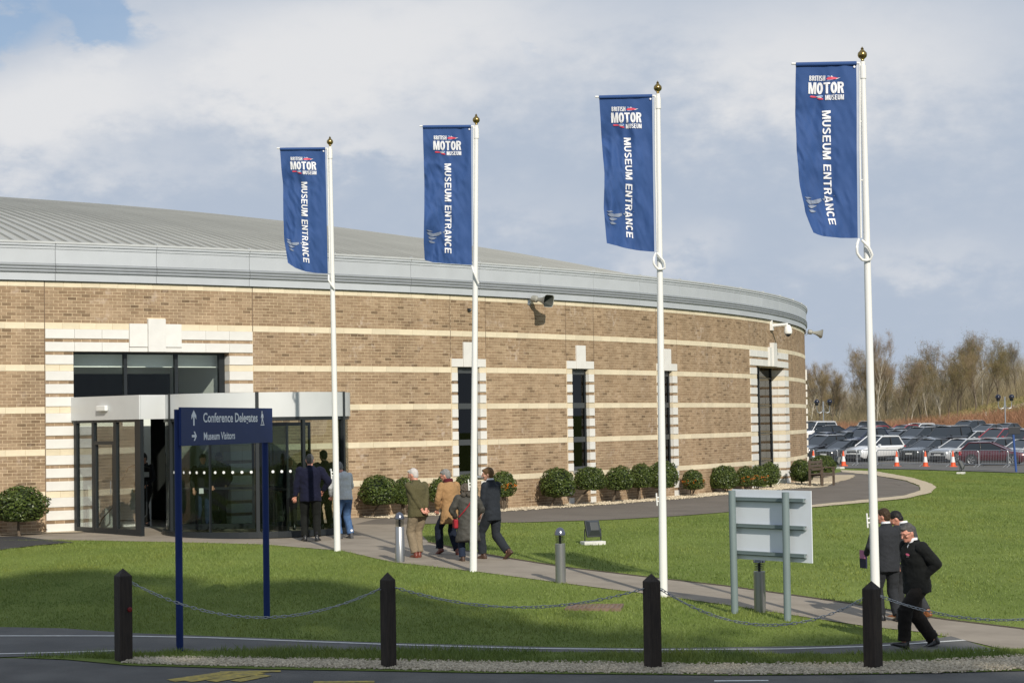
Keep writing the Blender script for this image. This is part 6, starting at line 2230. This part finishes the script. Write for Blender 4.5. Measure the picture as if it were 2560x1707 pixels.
def person(base, top_px, rz, label, S):
    """S: pose and clothes. x = person's right, y = forward, metres for a 1.75 m figure"""
    H = (V(base, *top_px) - base).z if top_px else S['H']
    e = empty('person', base, math.radians(rz), label, 'person', S.get('group'))
    vox = S.get('vox', .012)
    lean = math.radians(S.get('lean', 3)); tw = math.radians(S.get('twist', 0))
    hz = S.get('hip', .915)
    hips = Vector((0, S.get('hipy', 0), hz))
    Rl = Matrix.Translation(hips) @ Matrix.Rotation(tw, 4, 'Z') @ Matrix.Rotation(-lean, 4, 'X') @ Matrix.Translation((0, 0, -.93))
    def T(x, y, z): return Rl @ Vector((x, y, z))
    sl = S.get('slump', 0.0); bw = S.get('bulk', 1.0)
    shR, shL = T(.178 * bw, -.005, 1.43 - sl), T(-.178 * bw, -.005, 1.43 - sl)
    neck = T(0, .0, 1.47 - sl * .5)
    hy, hp = math.radians(S.get('head_yaw', 0)), math.radians(S.get('head_pitch', 8))
    nb = T(0, .015 + sl * .6, 1.52 - sl)
    Hm = Matrix.Translation(nb) @ Matrix.Rotation(tw + hy, 4, 'Z') @ Matrix.Rotation(-lean * .4 - hp, 4, 'X')
    hc = Vector((0, .022, .115))
    feet = S['feet']      # ((x, y, lift, pitch) right, left)
    jt = {}
    for k, sx in (('R', 1), ('L', -1)):
        fx, fy, lift, pit = feet[0 if k == 'R' else 1][:4]
        ank = Vector((fx, fy, .085 + lift)); hipj = hips + Vector((sx * .092 * bw, 0, -.01))
        kn, ank = ik(hipj, ank, .43, .425, Vector((sx * .08, 1, .05)))
        jt['hip' + k], jt['kn' + k], jt['an' + k] = hipj, kn, ank
        tgt = S['hands'][0 if k == 'R' else 1]
        tgt = T(*tgt) if S.get('hands_rel', True) else Vector(tgt)
        sh = shR if k == 'R' else shL
        pole = S.get('elbow' + k, (sx * .55, -1, -.15)); pole = (Rl.to_3x3() @ Vector(pole)).normalized()
        el, wr = ik(sh, tgt, .285, .255, pole)
        jt['sh' + k], jt['el' + k], jt['wr' + k] = sh, el, wr
    skin = S.get('skin', mSKIN)
    # ---- body: one continuous skin surface
    mb = MB()
    ring = lambda z, rx, ry, yo=0: [T(rx * math.cos(2 * math.pi * j / 18), yo + ry * math.sin(2 * math.pi * j / 18), z) for j in range(18)]
    torso = [(.84, .12, .10), (.90, .155, .11), (1.0, .148, .105), (1.1, .138, .098), (1.22, .152, .105), (1.33, .165, .108), (1.42 - sl, .150, .092), (1.475 - sl, .085, .07)]
    mb.rings([ring(z, rx * bw, ry * bw) for z, rx, ry in torso], 0)
    capsule(mb, T(0, -.005, 1.42 - sl), nb + (Hm.to_3x3() @ Vector((0, .005, .05))), .062, .056)
    ellipsoid(mb, hc, (.076, .097, .112), Hm, 0, 18, 12)
    ellipsoid(mb, hc + Vector((0, .030, -.062)), (.054, .062, .058), Hm, 0)
    ellipsoid(mb, hc + Vector((0, .074, -.085)), (.028, .024, .024), Hm, 0, 10, 7)
    ellipsoid(mb, hc + Vector((0, .088, .030)), (.05, .016, .014), Hm, 0, 10, 7)
    capsule(mb, Hm @ (hc + Vector((0, .095, .015))), Hm @ (hc + Vector((0, .116, -.026))), .011, .016, 8)
    for s in (1, -1):
        ellipsoid(mb, hc + Vector((s * .079, -.008, -.008)), (.010, .022, .033), Hm, 0, 8, 7)
        ellipsoid(mb, hc + Vector((s * .045, .066, -.022)), (.022, .022, .022), Hm, 0, 8, 7)
    for k in 'RL':
        capsule(mb, jt['sh' + k], jt['el' + k], .055, .044); capsule(mb, jt['el' + k], jt['wr' + k], .043, .030)
        capsule(mb, jt['hip' + k], jt['kn' + k], .082, .056); capsule(mb, jt['kn' + k], jt['an' + k], .055, .036)
        d = (jt['wr' + k] - jt['el' + k]).normalized()
        capsule(mb, jt['wr' + k], jt['wr' + k] + d * .06, .028, .034, sy=.6)
        f = feet[0 if k == 'R' else 1]
        capsule(mb, jt['an' + k], jt['an' + k] + Vector((0, .03, -.03)), .03, .022)
    me = remesh(mb, 'body', [skin], vox * .85, 2)
    # fingers and small face features join the same mesh
    fm = MB()
    for k, sx in (('R', 1), ('L', -1)):
        d = (jt['wr' + k] - jt['el' + k]).normalized(); side = d.cross(Vector((0, 0, 1)))
        if side.length < .2: side = d.cross(Vector((0, 1, 0)))
        side.normalize(); dn = d.cross(side).normalized() * sx
        curl = S.get('curl', .5)
        for i, (o, L) in enumerate(((-.027, .068), (-.009, .078), (.009, .074), (.026, .058))):
            p0 = jt['wr' + k] + d * .065 + side * o; p1 = p0 + (d * .9 + dn * .25 * curl) * L * .55; p2 = p1 + (d * (1 - curl) + dn * curl).normalized() * L * .5
            fm.tube([p0 - d * .01, p0 + d * L * .25, p1, p2], [.0105, .010, .009, .0075], 6, mi=0)
        th = jt['wr' + k] + d * .02 + side * (-.03)
        fm.tube([th, th + d * .03 + side * -.022, th + d * .062 + side * -.022 + dn * .012], [.012, .011, .009], 6, mi=0)
    for s in (1, -1):
        ellipsoid(fm, hc + Vector((s * .032, .088, .004)), (.011, .007, .006), Hm, 1, 8, 5)
    ellipsoid(fm, hc + Vector((0, .0905, -.058)), (.021, .006, .005), Hm, 2, 8, 5)
    f2 = fm.mesh('tmpf', True); f2.polygons.foreach_set('material_index', np.array(fm.m, dtype=np.int32))
    bm = bmesh.new(); bm.from_mesh(me); bm.from_mesh(f2); bm.to_mesh(me); bm.free(); bpy.data.meshes.remove(f2)
    me.materials.clear()
    for m in (skin, mEYE, mLIP): me.materials.append(m)
    me.polygons.foreach_set('use_smooth', np.ones(len(me.polygons), dtype=bool))
    link('body', me, None, e)
    # ---- hair
    hair = S.get('hair')
    if hair:
        mb = MB(); kk = S.get('hair_k', 1.0)
        ellipsoid(mb, hc + Vector((0, -.020, .026)), (.083 * kk, .100 * kk, .106 * kk), Hm, 0, 18, 12)
        ellipsoid(mb, hc + Vector((0, -.045, -.015)), (.074 * kk, .066 * kk, .082 * kk), Hm, 0)
        ellipsoid(mb, hc + Vector((.0, .05, .082)), (.058 * kk, .05, .030), Hm, 0)
        if S.get('curly'):
            rr = random.Random(3)
            for i in range(40):
                q = Vector((rr.gauss(0, 1), rr.gauss(-.4, 1), rr.gauss(.1, 1))).normalized()
                ellipsoid(mb, hc + Vector((q.x * .10, q.y * .11 - .02, q.z * .11)), (.035, .035, .035), Hm, 0, 7, 5)
        hm = remesh(mb, 'hair', [hair], vox * .7, 1, (.008, 45, 30, S.get('seed', 1)))
        link('hair', hm, None, e)
    # ---- trousers
    tr = S['trousers']; tb = S.get('tbulk', 1.10)
    mb = MB()
    mb.rings([ring(z, rx * bw, ry * bw) for z, rx, ry in ((.80, .12, .10), (.86, .165, .125), (.93, .170, .128), (1.02, .158, .118))], 0)
    for k in 'RL':
        capsule(mb, jt['hip' + k] + Vector((0, 0, -.03)), jt['kn' + k], .100 * tb, .076 * tb, 12); 
        an = jt['an' + k]; kn = jt['kn' + k]; dd = (an - kn).normalized()
        v1 = kn; v2 = kn + dd * .40
        rg = []
        a = dd.cross(Vector((0, 1, 0))).normalized(); b = dd.cross(a)
        for t, r in ((-.02, .074), (.10, .074), (.25, .069), (.37, .068), (.405, .070)):
            rg.append([kn + dd * t + (a * math.cos(2 * math.pi * j / 14) + b * math.sin(2 * math.pi * j / 14) * 1.15) * r * tb for j in range(14)])
        mb.rings(rg, 0)
    link('trousers', remesh(mb, 'trousers', [tr], vox, 2, (.014, 7, 9, S.get('seed', 1) + 3)), None, e)
    # ---- shoes
    for k, i in (('R', 0), ('L', 1)):
        fx, fy, lift, pit = feet[i][:4]; yaw = math.radians(feet[i][4]) if len(feet[i]) > 4 else (-.12 if k == 'R' else .12)
        Fm = Matrix.Translation(jt['an' + k]) @ Matrix.Rotation(yaw, 4, 'Z') @ Matrix.Rotation(math.radians(pit), 4, 'X')
        mb = MB()
        prof = [(-.085, .028, -.02), (-.07, .038, .0), (-.02, .042, .012), (.04, .044, -.012), (.10, .050, -.03), (.155, .046, -.042), (.195, .028, -.052)]
        rg = []
        for y, w, zt in prof:
            rg.append([Fm @ Vector((w * math.cos(t), y, (zt if math.sin(t) > 0 else -.085) * 1.0 if abs(math.sin(t)) > .3 else -.06)) for t in [2 * math.pi * (j + .5) / 12 for j in range(12)]])
        mb.rings(rg, 0)
        capsule(mb, Fm @ Vector((0, -.03, -.04)), Fm @ Vector((0, -.03, .03)), .045, .042)
        link('shoe', remesh(mb, 'shoe', [S['shoes']], .009, 2), None, e)
        S.setdefault('sock', SOCK)
        if S.get('sock'):
            m2 = MB(); capsule(m2, Fm @ Vector((0, -.025, .02)), Fm @ Vector((0, -.025, .09)), .040, .040, 12); m2.build('sock', S['sock'], e, True)
    # ---- jacket
    jk = S['jacket']; hem = S.get('hem', .84); fl = S.get('flare', 1.0); jb = bw * S.get('jbulk', 1.0)
    mb = MB()
    rows = [(hem, .178 * fl, .140 * fl, -.0), (hem + .02, .18 * fl, .142 * fl, 0), ((hem + 1.02) / 2, .178 * (1 + (fl - 1) * .5), .140 * (1 + (fl - 1) * .5), 0), (1.03, .170, .132, 0), (1.14, .168, .130, 0), (1.25, .180, .136, 0), (1.34, .190, .132, -.005), (1.41 - sl, .178, .112, -.008), (1.455 - sl, .120, .090, -.004), (1.49 - sl, .078, .076, .004)]
    R_ = []
    for z, rx, ry, yo in rows:
        if z < .93:
            R_.append([hips + (Rl.to_3x3() @ Vector((rx * jb * math.cos(2 * math.pi * j / 22), yo + ry * jb * math.sin(2 * math.pi * j / 22), 0))) * 1.0 + Vector((0, S.get('hemy', 0) * (.93 - z), z - .93)) for j in range(22)])
        else:
            R_.append([T(rx * jb * math.cos(2 * math.pi * j / 22), yo + ry * jb * math.sin(2 * math.pi * j / 22), z) for j in range(22)])
    mb.rings(R_, 0)
    sk = S.get('sleeve', 1.0)
    for k, sx in (('R', 1), ('L', -1)):
        capsule(mb, jt['sh' + k] + Vector((0, 0, -.012)), jt['el' + k], .078 * sk, .062 * sk, 12)
        d = (jt['wr' + k] - jt['el' + k]); w_ = jt['el' + k] + d * .94
        capsule(mb, jt['el' + k], w_ - d.normalized() * .03, .061 * sk, .046 * sk, 12)
    if S.get('hood'):
        ellipsoid(mb, (0, 0, 0), (.115, .060, .115), Matrix.Translation(T(0, -.105, 1.40 - sl)) @ Matrix.Rotation(math.radians(-14), 4, 'X'), 0)
    if S.get('collar', True):
        rg = []
        for z, r in ((1.44 - sl, .088), (1.49 - sl, .080), (1.525 - sl, .078)):
            rg.append([T(r * math.cos(2 * math.pi * j / 16), .002 + r * math.sin(2 * math.pi * j / 16) - (.01 if math.sin(2 * math.pi * j / 16) < 0 else -.0), z - (.055 if math.sin(2 * math.pi * j / 16) > .6 else 0)) for j in range(16)])
        mb.rings(rg, 0)
    jme = remesh(mb, 'jacket', [jk], vox, 2, (S.get('fold', .016), 6.5, 8, S.get('seed', 1)))
    link(S.get('jname', 'jacket'), jme, None, e)
    if S.get('shirt'):
        mb = MB(); rg = []
        for z, r in ((1.475 - sl, .080), (1.53 - sl, .073), (1.556 - sl, .070)):
            rg.append([T(r * math.cos(2 * math.pi * j / 18), .010 + r * math.sin(2 * math.pi * j / 18), z - (.05 if math.sin(2 * math.pi * j / 18) > .7 else 0)) for j in range(18)])
        mb.rings(rg, cap=False); mb.build('shirt_collar', S['shirt'], e, True)
        if S.get('shirt_front'):
            v = [T(x, y, z) for x, y, z in ((-.05, .098, 1.465), (.05, .098, 1.465), (.012, .150, 1.34), (-.012, .150, 1.34), (0, .118, 1.475))]
            MB().add(v, [(0, 3, 2, 1), (0, 1, 4)]).build('shirt_front', S['shirt'], e)
    if S.get('scarf'):
        mb = MB(); rg = []
        for z, r in ((1.47 - sl, .088), (1.50 - sl, .10), (1.54 - sl, .098), (1.565 - sl, .082)):
            rg.append([T(r * math.cos(2 * math.pi * j / 16), .004 + r * math.sin(2 * math.pi * j / 16), z) for j in range(16)])
        mb.rings(rg, cap=False); mb.build('scarf', S['scarf'], e, True)
    if S.get('glasses'):
        mb = MB()
        for s in (1, -1):
            mb.tube([Hm @ (hc + Vector((s * .034 + .024 * math.cos(t), .104 - abs(math.cos(t)) * .004, .002 + .017 * math.sin(t)))) for t in [2 * math.pi * j / 12 for j in range(12)]], .0028, 5, closed=True)
            mb.tube([Hm @ (hc + Vector((s * .058, .100, .008))), Hm @ (hc + Vector((s * .082, .01, .008)))], .0028, 5)
        mb.tube([Hm @ (hc + Vector((-.011, .106, .006))), Hm @ (hc + Vector((.011, .106, .006)))], .0028, 5)
        mb.build('glasses', mDARK, e)
    S_ = dict(jme=jme, T=T, jt=jt, e=e, Hm=Hm, hc=hc)
    if S.get('extra'): S['extra'](S_)
    k = H / (1.75 + (0 if True else 0)) if not S.get('height_fix') else H / S['height_fix']
    e.scale = (k, k, k)
    return e


def top_of(mat_): return None


hW, hG, hB, hK, hBR, hSG = (cloth('white_hair', (.48, .45, .43), .7, .1), cloth('grey_hair', (.20, .195, .19), .7, .25), cloth('dark_hair', (.030, .022, .016), .6, .2), cloth('black_hair', (.012, .011, .011), .5, .2), cloth('brown_hair', (.125, .072, .034), .6, .25), cloth('salt_grey_hair', (.085, .082, .080), .7, .35))
sBLACK = mat('black_shoe_leather', (.010, .010, .011), .3, coat=.3)
sRED = mat('oxblood_shoe_leather', (.135, .026, .012), .35, coat=.3)
sBRN = mat('brown_shoe_leather', (.060, .030, .018), .5)
sTAN = mat('tan_shoe_leather', (.20, .075, .025), .45)
sGREY = mat('grey_trainer', (.06, .06, .062), .7)

SOCK = cloth('dark_socks', (.012, .012, .016), .9)
GRP = 'visitors walking to the entrance'
# man in navy fleece at the doors
person(G(714, 1243), (710, 1042), 6, 'man in a dark navy fleece seen from behind at the revolving door', dict(
    feet=((.13, -.02, 0, 0, -14), (-.12, .0, 0, 0, 14)), hands=((.26, .10, 1.02), (-.30, .06, .90)), elbowR=(1, -.7, 0), elbowL=(1 * -1, -.6, 0), jacket=cloth('navy_fleece', (.008, .009, .024), .95, .15, 40), trousers=cloth('black_trousers', (.008, .009, .008), .9),
    shoes=sBLACK, hair=hSG, skin=mSKINP, hem=.80, bulk=1.12, jbulk=1.10, sleeve=1.18, lean=4, fold=.02, seed=2, head_pitch=10, hair_k=.97, group=GRP, hip=.925))
# grey hoodie and jeans
person(G(792, 1237), (785, 1054), 38, 'man in a grey hooded sweatshirt and blue jeans behind the leftmost flagpole', dict(
    feet=((.12, -.06, 0, 0, -8), (-.10, .06, 0, 0, 14)), hands=((.14, .26, 1.02), (-.16, .28, .98)), elbowR=(1, -.4, -.1), elbowL=(-1, -.4, -.1), jacket=cloth('grey_marl_sweatshirt', (.56, .58, .59), .95, .10, 60), trousers=cloth('blue_denim', (.060, .115, .230), .9, .18, 18),
    shoes=sGREY, sock=mSHIRT, hair=hG, skin=mSKINP, hem=.86, bulk=1.02, jbulk=1.08, hood=True, lean=9, slump=.02, head_pitch=26, head_yaw=12, fold=.018, seed=5, group=GRP, collar=False))
# olive blazer, hands clasped behind
person(G(962, 1281), (957, 1073), 40, 'white haired man in an olive blazer with hands clasped behind his back', dict(
    feet=((.06, .06, 0, 0, -40), (-.07, .02, .0, 0, -10)), hands=((.03, -.215, .86), (-.02, -.205, .86)), elbowR=(1, -.55, -.1), elbowL=(-1, -.55, -.1), jacket=cloth('olive_tweed', (.082, .073, .036), .92, .18, 50), trousers=cloth('khaki_trousers', (.215, .17, .115), .9, .1),
    shoes=sRED, hair=hW, skin=mSKINP, hem=.80, bulk=1.10, jbulk=1.10, lean=6, head_yaw=22, head_pitch=12, fold=.02, seed=8, curl=.9, jname='blazer', group=GRP, tbulk=1.14, hair_k=.96))
# camel coat
person(G(1036, 1274), (1024, 1074), 42, 'grey haired man in a camel overcoat with a dark red scarf', dict(
    feet=((.07, -.12, 0, 0, -48), (-.09, .24, .03, -24, 4)), hands=((.20, .16, .95), (-.22, .14, .95)), elbowR=(1, -.7, 0), elbowL=(-1, -.7, 0), jacket=cloth('camel_wool', (.31, .185, .088), .95, .08, 40), trousers=cloth('dark_navy_trousers', (.008, .012, .024), .9),
    shoes=sRED, hair=hG, skin=mSKINP, hem=.66, flare=1.12, bulk=1.06, jbulk=1.10, sleeve=1.1, lean=5, head_yaw=30, head_pitch=14, scarf=cloth('dark_red_scarf', (.085, .012, .018), .95), glasses=True, fold=.02, seed=11, jname='overcoat', group=GRP, hip=.90))


def bag(S):
    T, e = S['T'], S['e']
    m = cloth('red_leather', (.27, .012, .022), .5)
    pts = [T(.15, -.02, 1.46), T(.10, -.14, 1.36), T(0, -.175, 1.22), T(-.12, -.165, 1.08), T(-.21, -.08, .98)]
    MB().tube(pts, .012, 6).build('bag_strap', m, e)
    MB().box(-.045, .045, -.10, .10, -.10, .09, Matrix.Translation(T(-.265, .05, .86))).build('shoulder_bag', m, e, bevel=.02)
    mb = MB(); rr = random.Random(4)
    for i in range(34):
        a = rr.uniform(0, 6.28); ellipsoid(mb, T(math.cos(a) * .125, -.02 + math.sin(a) * .115, 1.455 + rr.uniform(-.035, .03)), (.045, .045, .04), None, 0, 7, 5)
    link('fur_trim', remesh(mb, 'fur_trim', [cloth('fur', (.070, .062, .052), 1.0, .4, 60)], .012, 0, (.012, 60, 60, 2)), None, e)


person(G(1076, 1290), (1076, 1101), 14, 'woman in a long dark grey padded coat with a red bag, behind the second flagpole', dict(
    feet=((.10, -.14, .03, -22, 0), (-.10, .12, 0, 0, 6)), hands=((.20, .20, 1.0), (-.22, .22, .98)), elbowR=(1, -.6, 0), elbowL=(-1, -.6, 0), jacket=cloth('charcoal_padded_nylon', (.052, .050, .044), .6, .12, 12), trousers=cloth('dark_denim', (.018, .026, .050), .9),
    shoes=sBRN, hair=cloth('curly_grey_brown_hair', (.085, .070, .055), .9, .4, 60), curly=True, skin=mSKIN, hem=.46, flare=1.24, bulk=1.04, jbulk=1.16, sleeve=1.22, lean=9, slump=.04, head_pitch=30, fold=.024, seed=14, jname='coat', group=GRP, extra=bag, hip=.90))
person(G(1133, 1284), (1121, 1070), 52, 'young brown haired man in a dark suit, rightmost of the walking group', dict(
    feet=((.09, -.28, .06, -38, 0), (-.09, .18, 0, 0, 0)), hands=((.22, .10, .86), (-.24, .12, .84)), elbowR=(.6, -1, 0), elbowL=(-.6, -1, 0), jacket=cloth('charcoal_blue_suiting', (.020, .024, .031), .85, .1, 50), trousers=cloth('charcoal_blue_trousers', (.020, .024, .030), .85, .1, 50),
    shoes=sBRN, hair=hBR, skin=mSKIN, hem=.76, bulk=1.0, lean=4, head_yaw=34, head_pitch=6, shirt=mSHIRT, fold=.014, seed=17, jname='suit_jacket', group=GRP, hip=.895, hair_k=1.06))


def folder(S):
    e = S['e']; w = S['jt']['wrL']
    MB().box(-.012, .012, -.10, .10, -.17, .09, Matrix.Translation(w + Vector((-.03, .03, -.03)))).build('document_case', cloth('navy_case', (.02, .022, .05), .6), e, bevel=.006)
    MB().box(-.02, -.0125, -.08, .08, -.02, .11, Matrix.Translation(w + Vector((-.03, .03, -.03)))).build('pink_folder', mat('pink_card', (.45, .16, .30), .7), e)


person(G(2042, 1427), (2030, 1166), 20, 'man in a charcoal suit seen from behind, partly hidden by the tallest flagpole', dict(
    feet=((.10, -.10, 0, 0, -12), (-.08, .10, 0, 0, 8)), hands=((.22, .06, .84), (-.26, .20, 1.04)), elbowR=(.7, -1, 0), elbowL=(-.7, -1, -.2), jacket=cloth('charcoal_suiting', (.024, .026, .031), .85, .1, 50), trousers=cloth('charcoal_trousers', (.022, .024, .028), .85, .1, 50),
    shoes=sBLACK, hair=cloth('dark_brown_hair', (.040, .024, .013), .6, .3), skin=mSKINP, hem=.78, bulk=1.04, jbulk=1.04, lean=2, head_yaw=42, head_pitch=6, shirt=mSHIRT, fold=.014, seed=21, jname='suit_jacket', extra=folder))
person(G(2096, 1420), (2068, 1160), 48, 'black haired man in a mid grey suit bowing, behind the black jacket', dict(
    feet=((.10, -.18, .02, -18, 0), (-.08, .20, 0, 0, 0)), hands=((.16, .26, 1.05), (-.18, .26, 1.05)), elbowR=(.7, -1, 0), elbowL=(-.7, -1, 0), jacket=cloth('mid_grey_suiting', (.055, .058, .066), .85, .1, 50), trousers=cloth('dark_grey_trousers', (.030, .032, .036), .85),
    shoes=sTAN, hair=hK, skin=mSKINP, hem=.78, bulk=1.03, lean=12, slump=.03, head_yaw=26, head_pitch=34, shirt=mSHIRT, fold=.014, seed=24, jname='suit_jacket'))


def badge(S):
    e, T = S['e'], S['T']
    c0 = T(-.088, .128, 1.30)
    c = max((v.co for v in S['jme'].vertices if abs(v.co.x - c0.x) < .035 and abs(v.co.z - c0.z) < .035), key=lambda q: q.y - abs(q.x - c0.x)).copy()
    n = (T(-.088, 1.128, 1.30) - c0).normalized(); n = (n + Vector((-.35, 0, 0))).normalized(); tx = Vector((-n.y, n.x, 0)).normalized(); up = n.cross(tx)
    if up.z < 0: up = -up
    v = []
    for j in range(14):
        a = 2 * math.pi * j / 14; v.append(c + n * .014 + tx * .032 * math.cos(a) + up * (.016 * math.sin(a) - .006 * math.cos(a)))
    MB().add(v, [tuple(range(14))]).build('chest_emblem', mat('pink_emblem', (.62, .12, .22), .6), e)
    v = [c + n * .014 + tx * x + up * y for x, y in ((-.026, -.026), (.022, -.024), (.022, -.029), (-.026, -.031))]
    MB().add(v, [(0, 1, 2, 3)]).build('emblem_lettering', mat('grey_stitching', (.25, .24, .24), .7), e)


person(G(2110, 1489), (2090, 1190), 112, 'grey haired man in glasses and a black jacket striding left, hand in pocket', dict(
    feet=((.07, -.28, .02, -12, 0), (-.07, .27, .025, 16, 0)), hands=((.20, .02, .90), (-.16, -.02, 1.0)), elbowR=(.5, -1, 0), elbowL=(-.9, -1, .1), jacket=cloth('black_fleece', (.0085, .0095, .0095), .95, .15, 40), trousers=cloth('black_brown_trousers', (.013, .011, .010), .88), tbulk=1.2,
    shoes=sBLACK, hair=cloth('iron_grey_hair', (.070, .068, .066), .7, .35), skin=mSKINP, hem=.80, bulk=1.10, jbulk=1.14, sleeve=1.22, lean=5, slump=.015, head_pitch=18, head_yaw=8, shirt=mSHIRT, shirt_front=True, glasses=True, fold=.018, seed=31, extra=badge, vox=.010, hip=.885, hair_k=.98))
# people inside, behind the glass
IN = [((-1.25, .35), 1.76, 195, 'dark clothed man with a white badge behind the left drum glass', cloth('black_top', (.012, .013, .016)), cloth('dark_blue_denim', (.016, .030, .065), .9, .18, 18), hB, True),
      ((-.86, .55), 1.78, 170, 'shadowy person in black behind the middle of the drum glass', cloth('black_top', (.012, .013, .016)), cloth('black_trousers', (.008, .009, .008), .9), hK, False),
      ((.72, -.35), 1.62, 15, 'fair haired woman in a dark patterned coat inside the drum', cloth('dark_check', (.03, .04, .045), .9, .6, 14), cloth('black_trousers', (.008, .009, .008), .9), cloth('fair_hair', (.26, .17, .07), .7, .3), False),
      ((1.16, .35), 1.78, 10, 'man in a dark green coat inside the right of the drum', cloth('dark_green_coat', (.022, .030, .024)), cloth('black_trousers', (.008, .009, .008), .9), hK, False),
      ((1.52, -.50), 1.80, 35, 'man in black inside the drum behind the leftmost flagpole', cloth('black_top', (.012, .013, .016)), cloth('black_trousers', (.008, .009, .008), .9), hK, False)]
for (px_, py_), h, rz, lab, jk, tr, hr_, bad in IN:
    p = dc + Vector((vd.y, -vd.x, 0)) * px_ + vd * py_; p.z = PZ + .07
    def wb(S, bad=bad):
        if bad:
            c = S['T'](.05, .15, .92); MB().box(-.05, .05, -.004, .004, -.06, .06, Matrix.Translation(c)).build('paper_badge', mSHIRT, S['e'])
    person(p, None, rz, lab, dict(H=h, feet=((.09, -.06, 0, 0), (-.09, .06, 0, 0)), hands=((.22, .12, .95), (-.2, .2, 1.0)), jacket=jk, trousers=tr, shoes=sBLACK, hair=hr_, hem=.80, vox=.018, seed=int(h * 50), extra=wb, group='people inside the entrance'))
p = W(UF(402), -.9, GZ + .005)
person(p, None, 150, 'dark figure just inside the lobby, left of the drum', dict(H=1.78, feet=((.09, -.06, 0, 0), (-.09, .06, 0, 0)), hands=((.22, .12, .95), (-.2, .2, 1.0)), jacket=cloth('black_top', (.012, .013, .016)), trousers=cloth('black_trousers', (.008, .009, .008), .9), shoes=sBLACK, hair=hK, hem=.80, vox=.018, seed=3, group='people inside the entrance'))
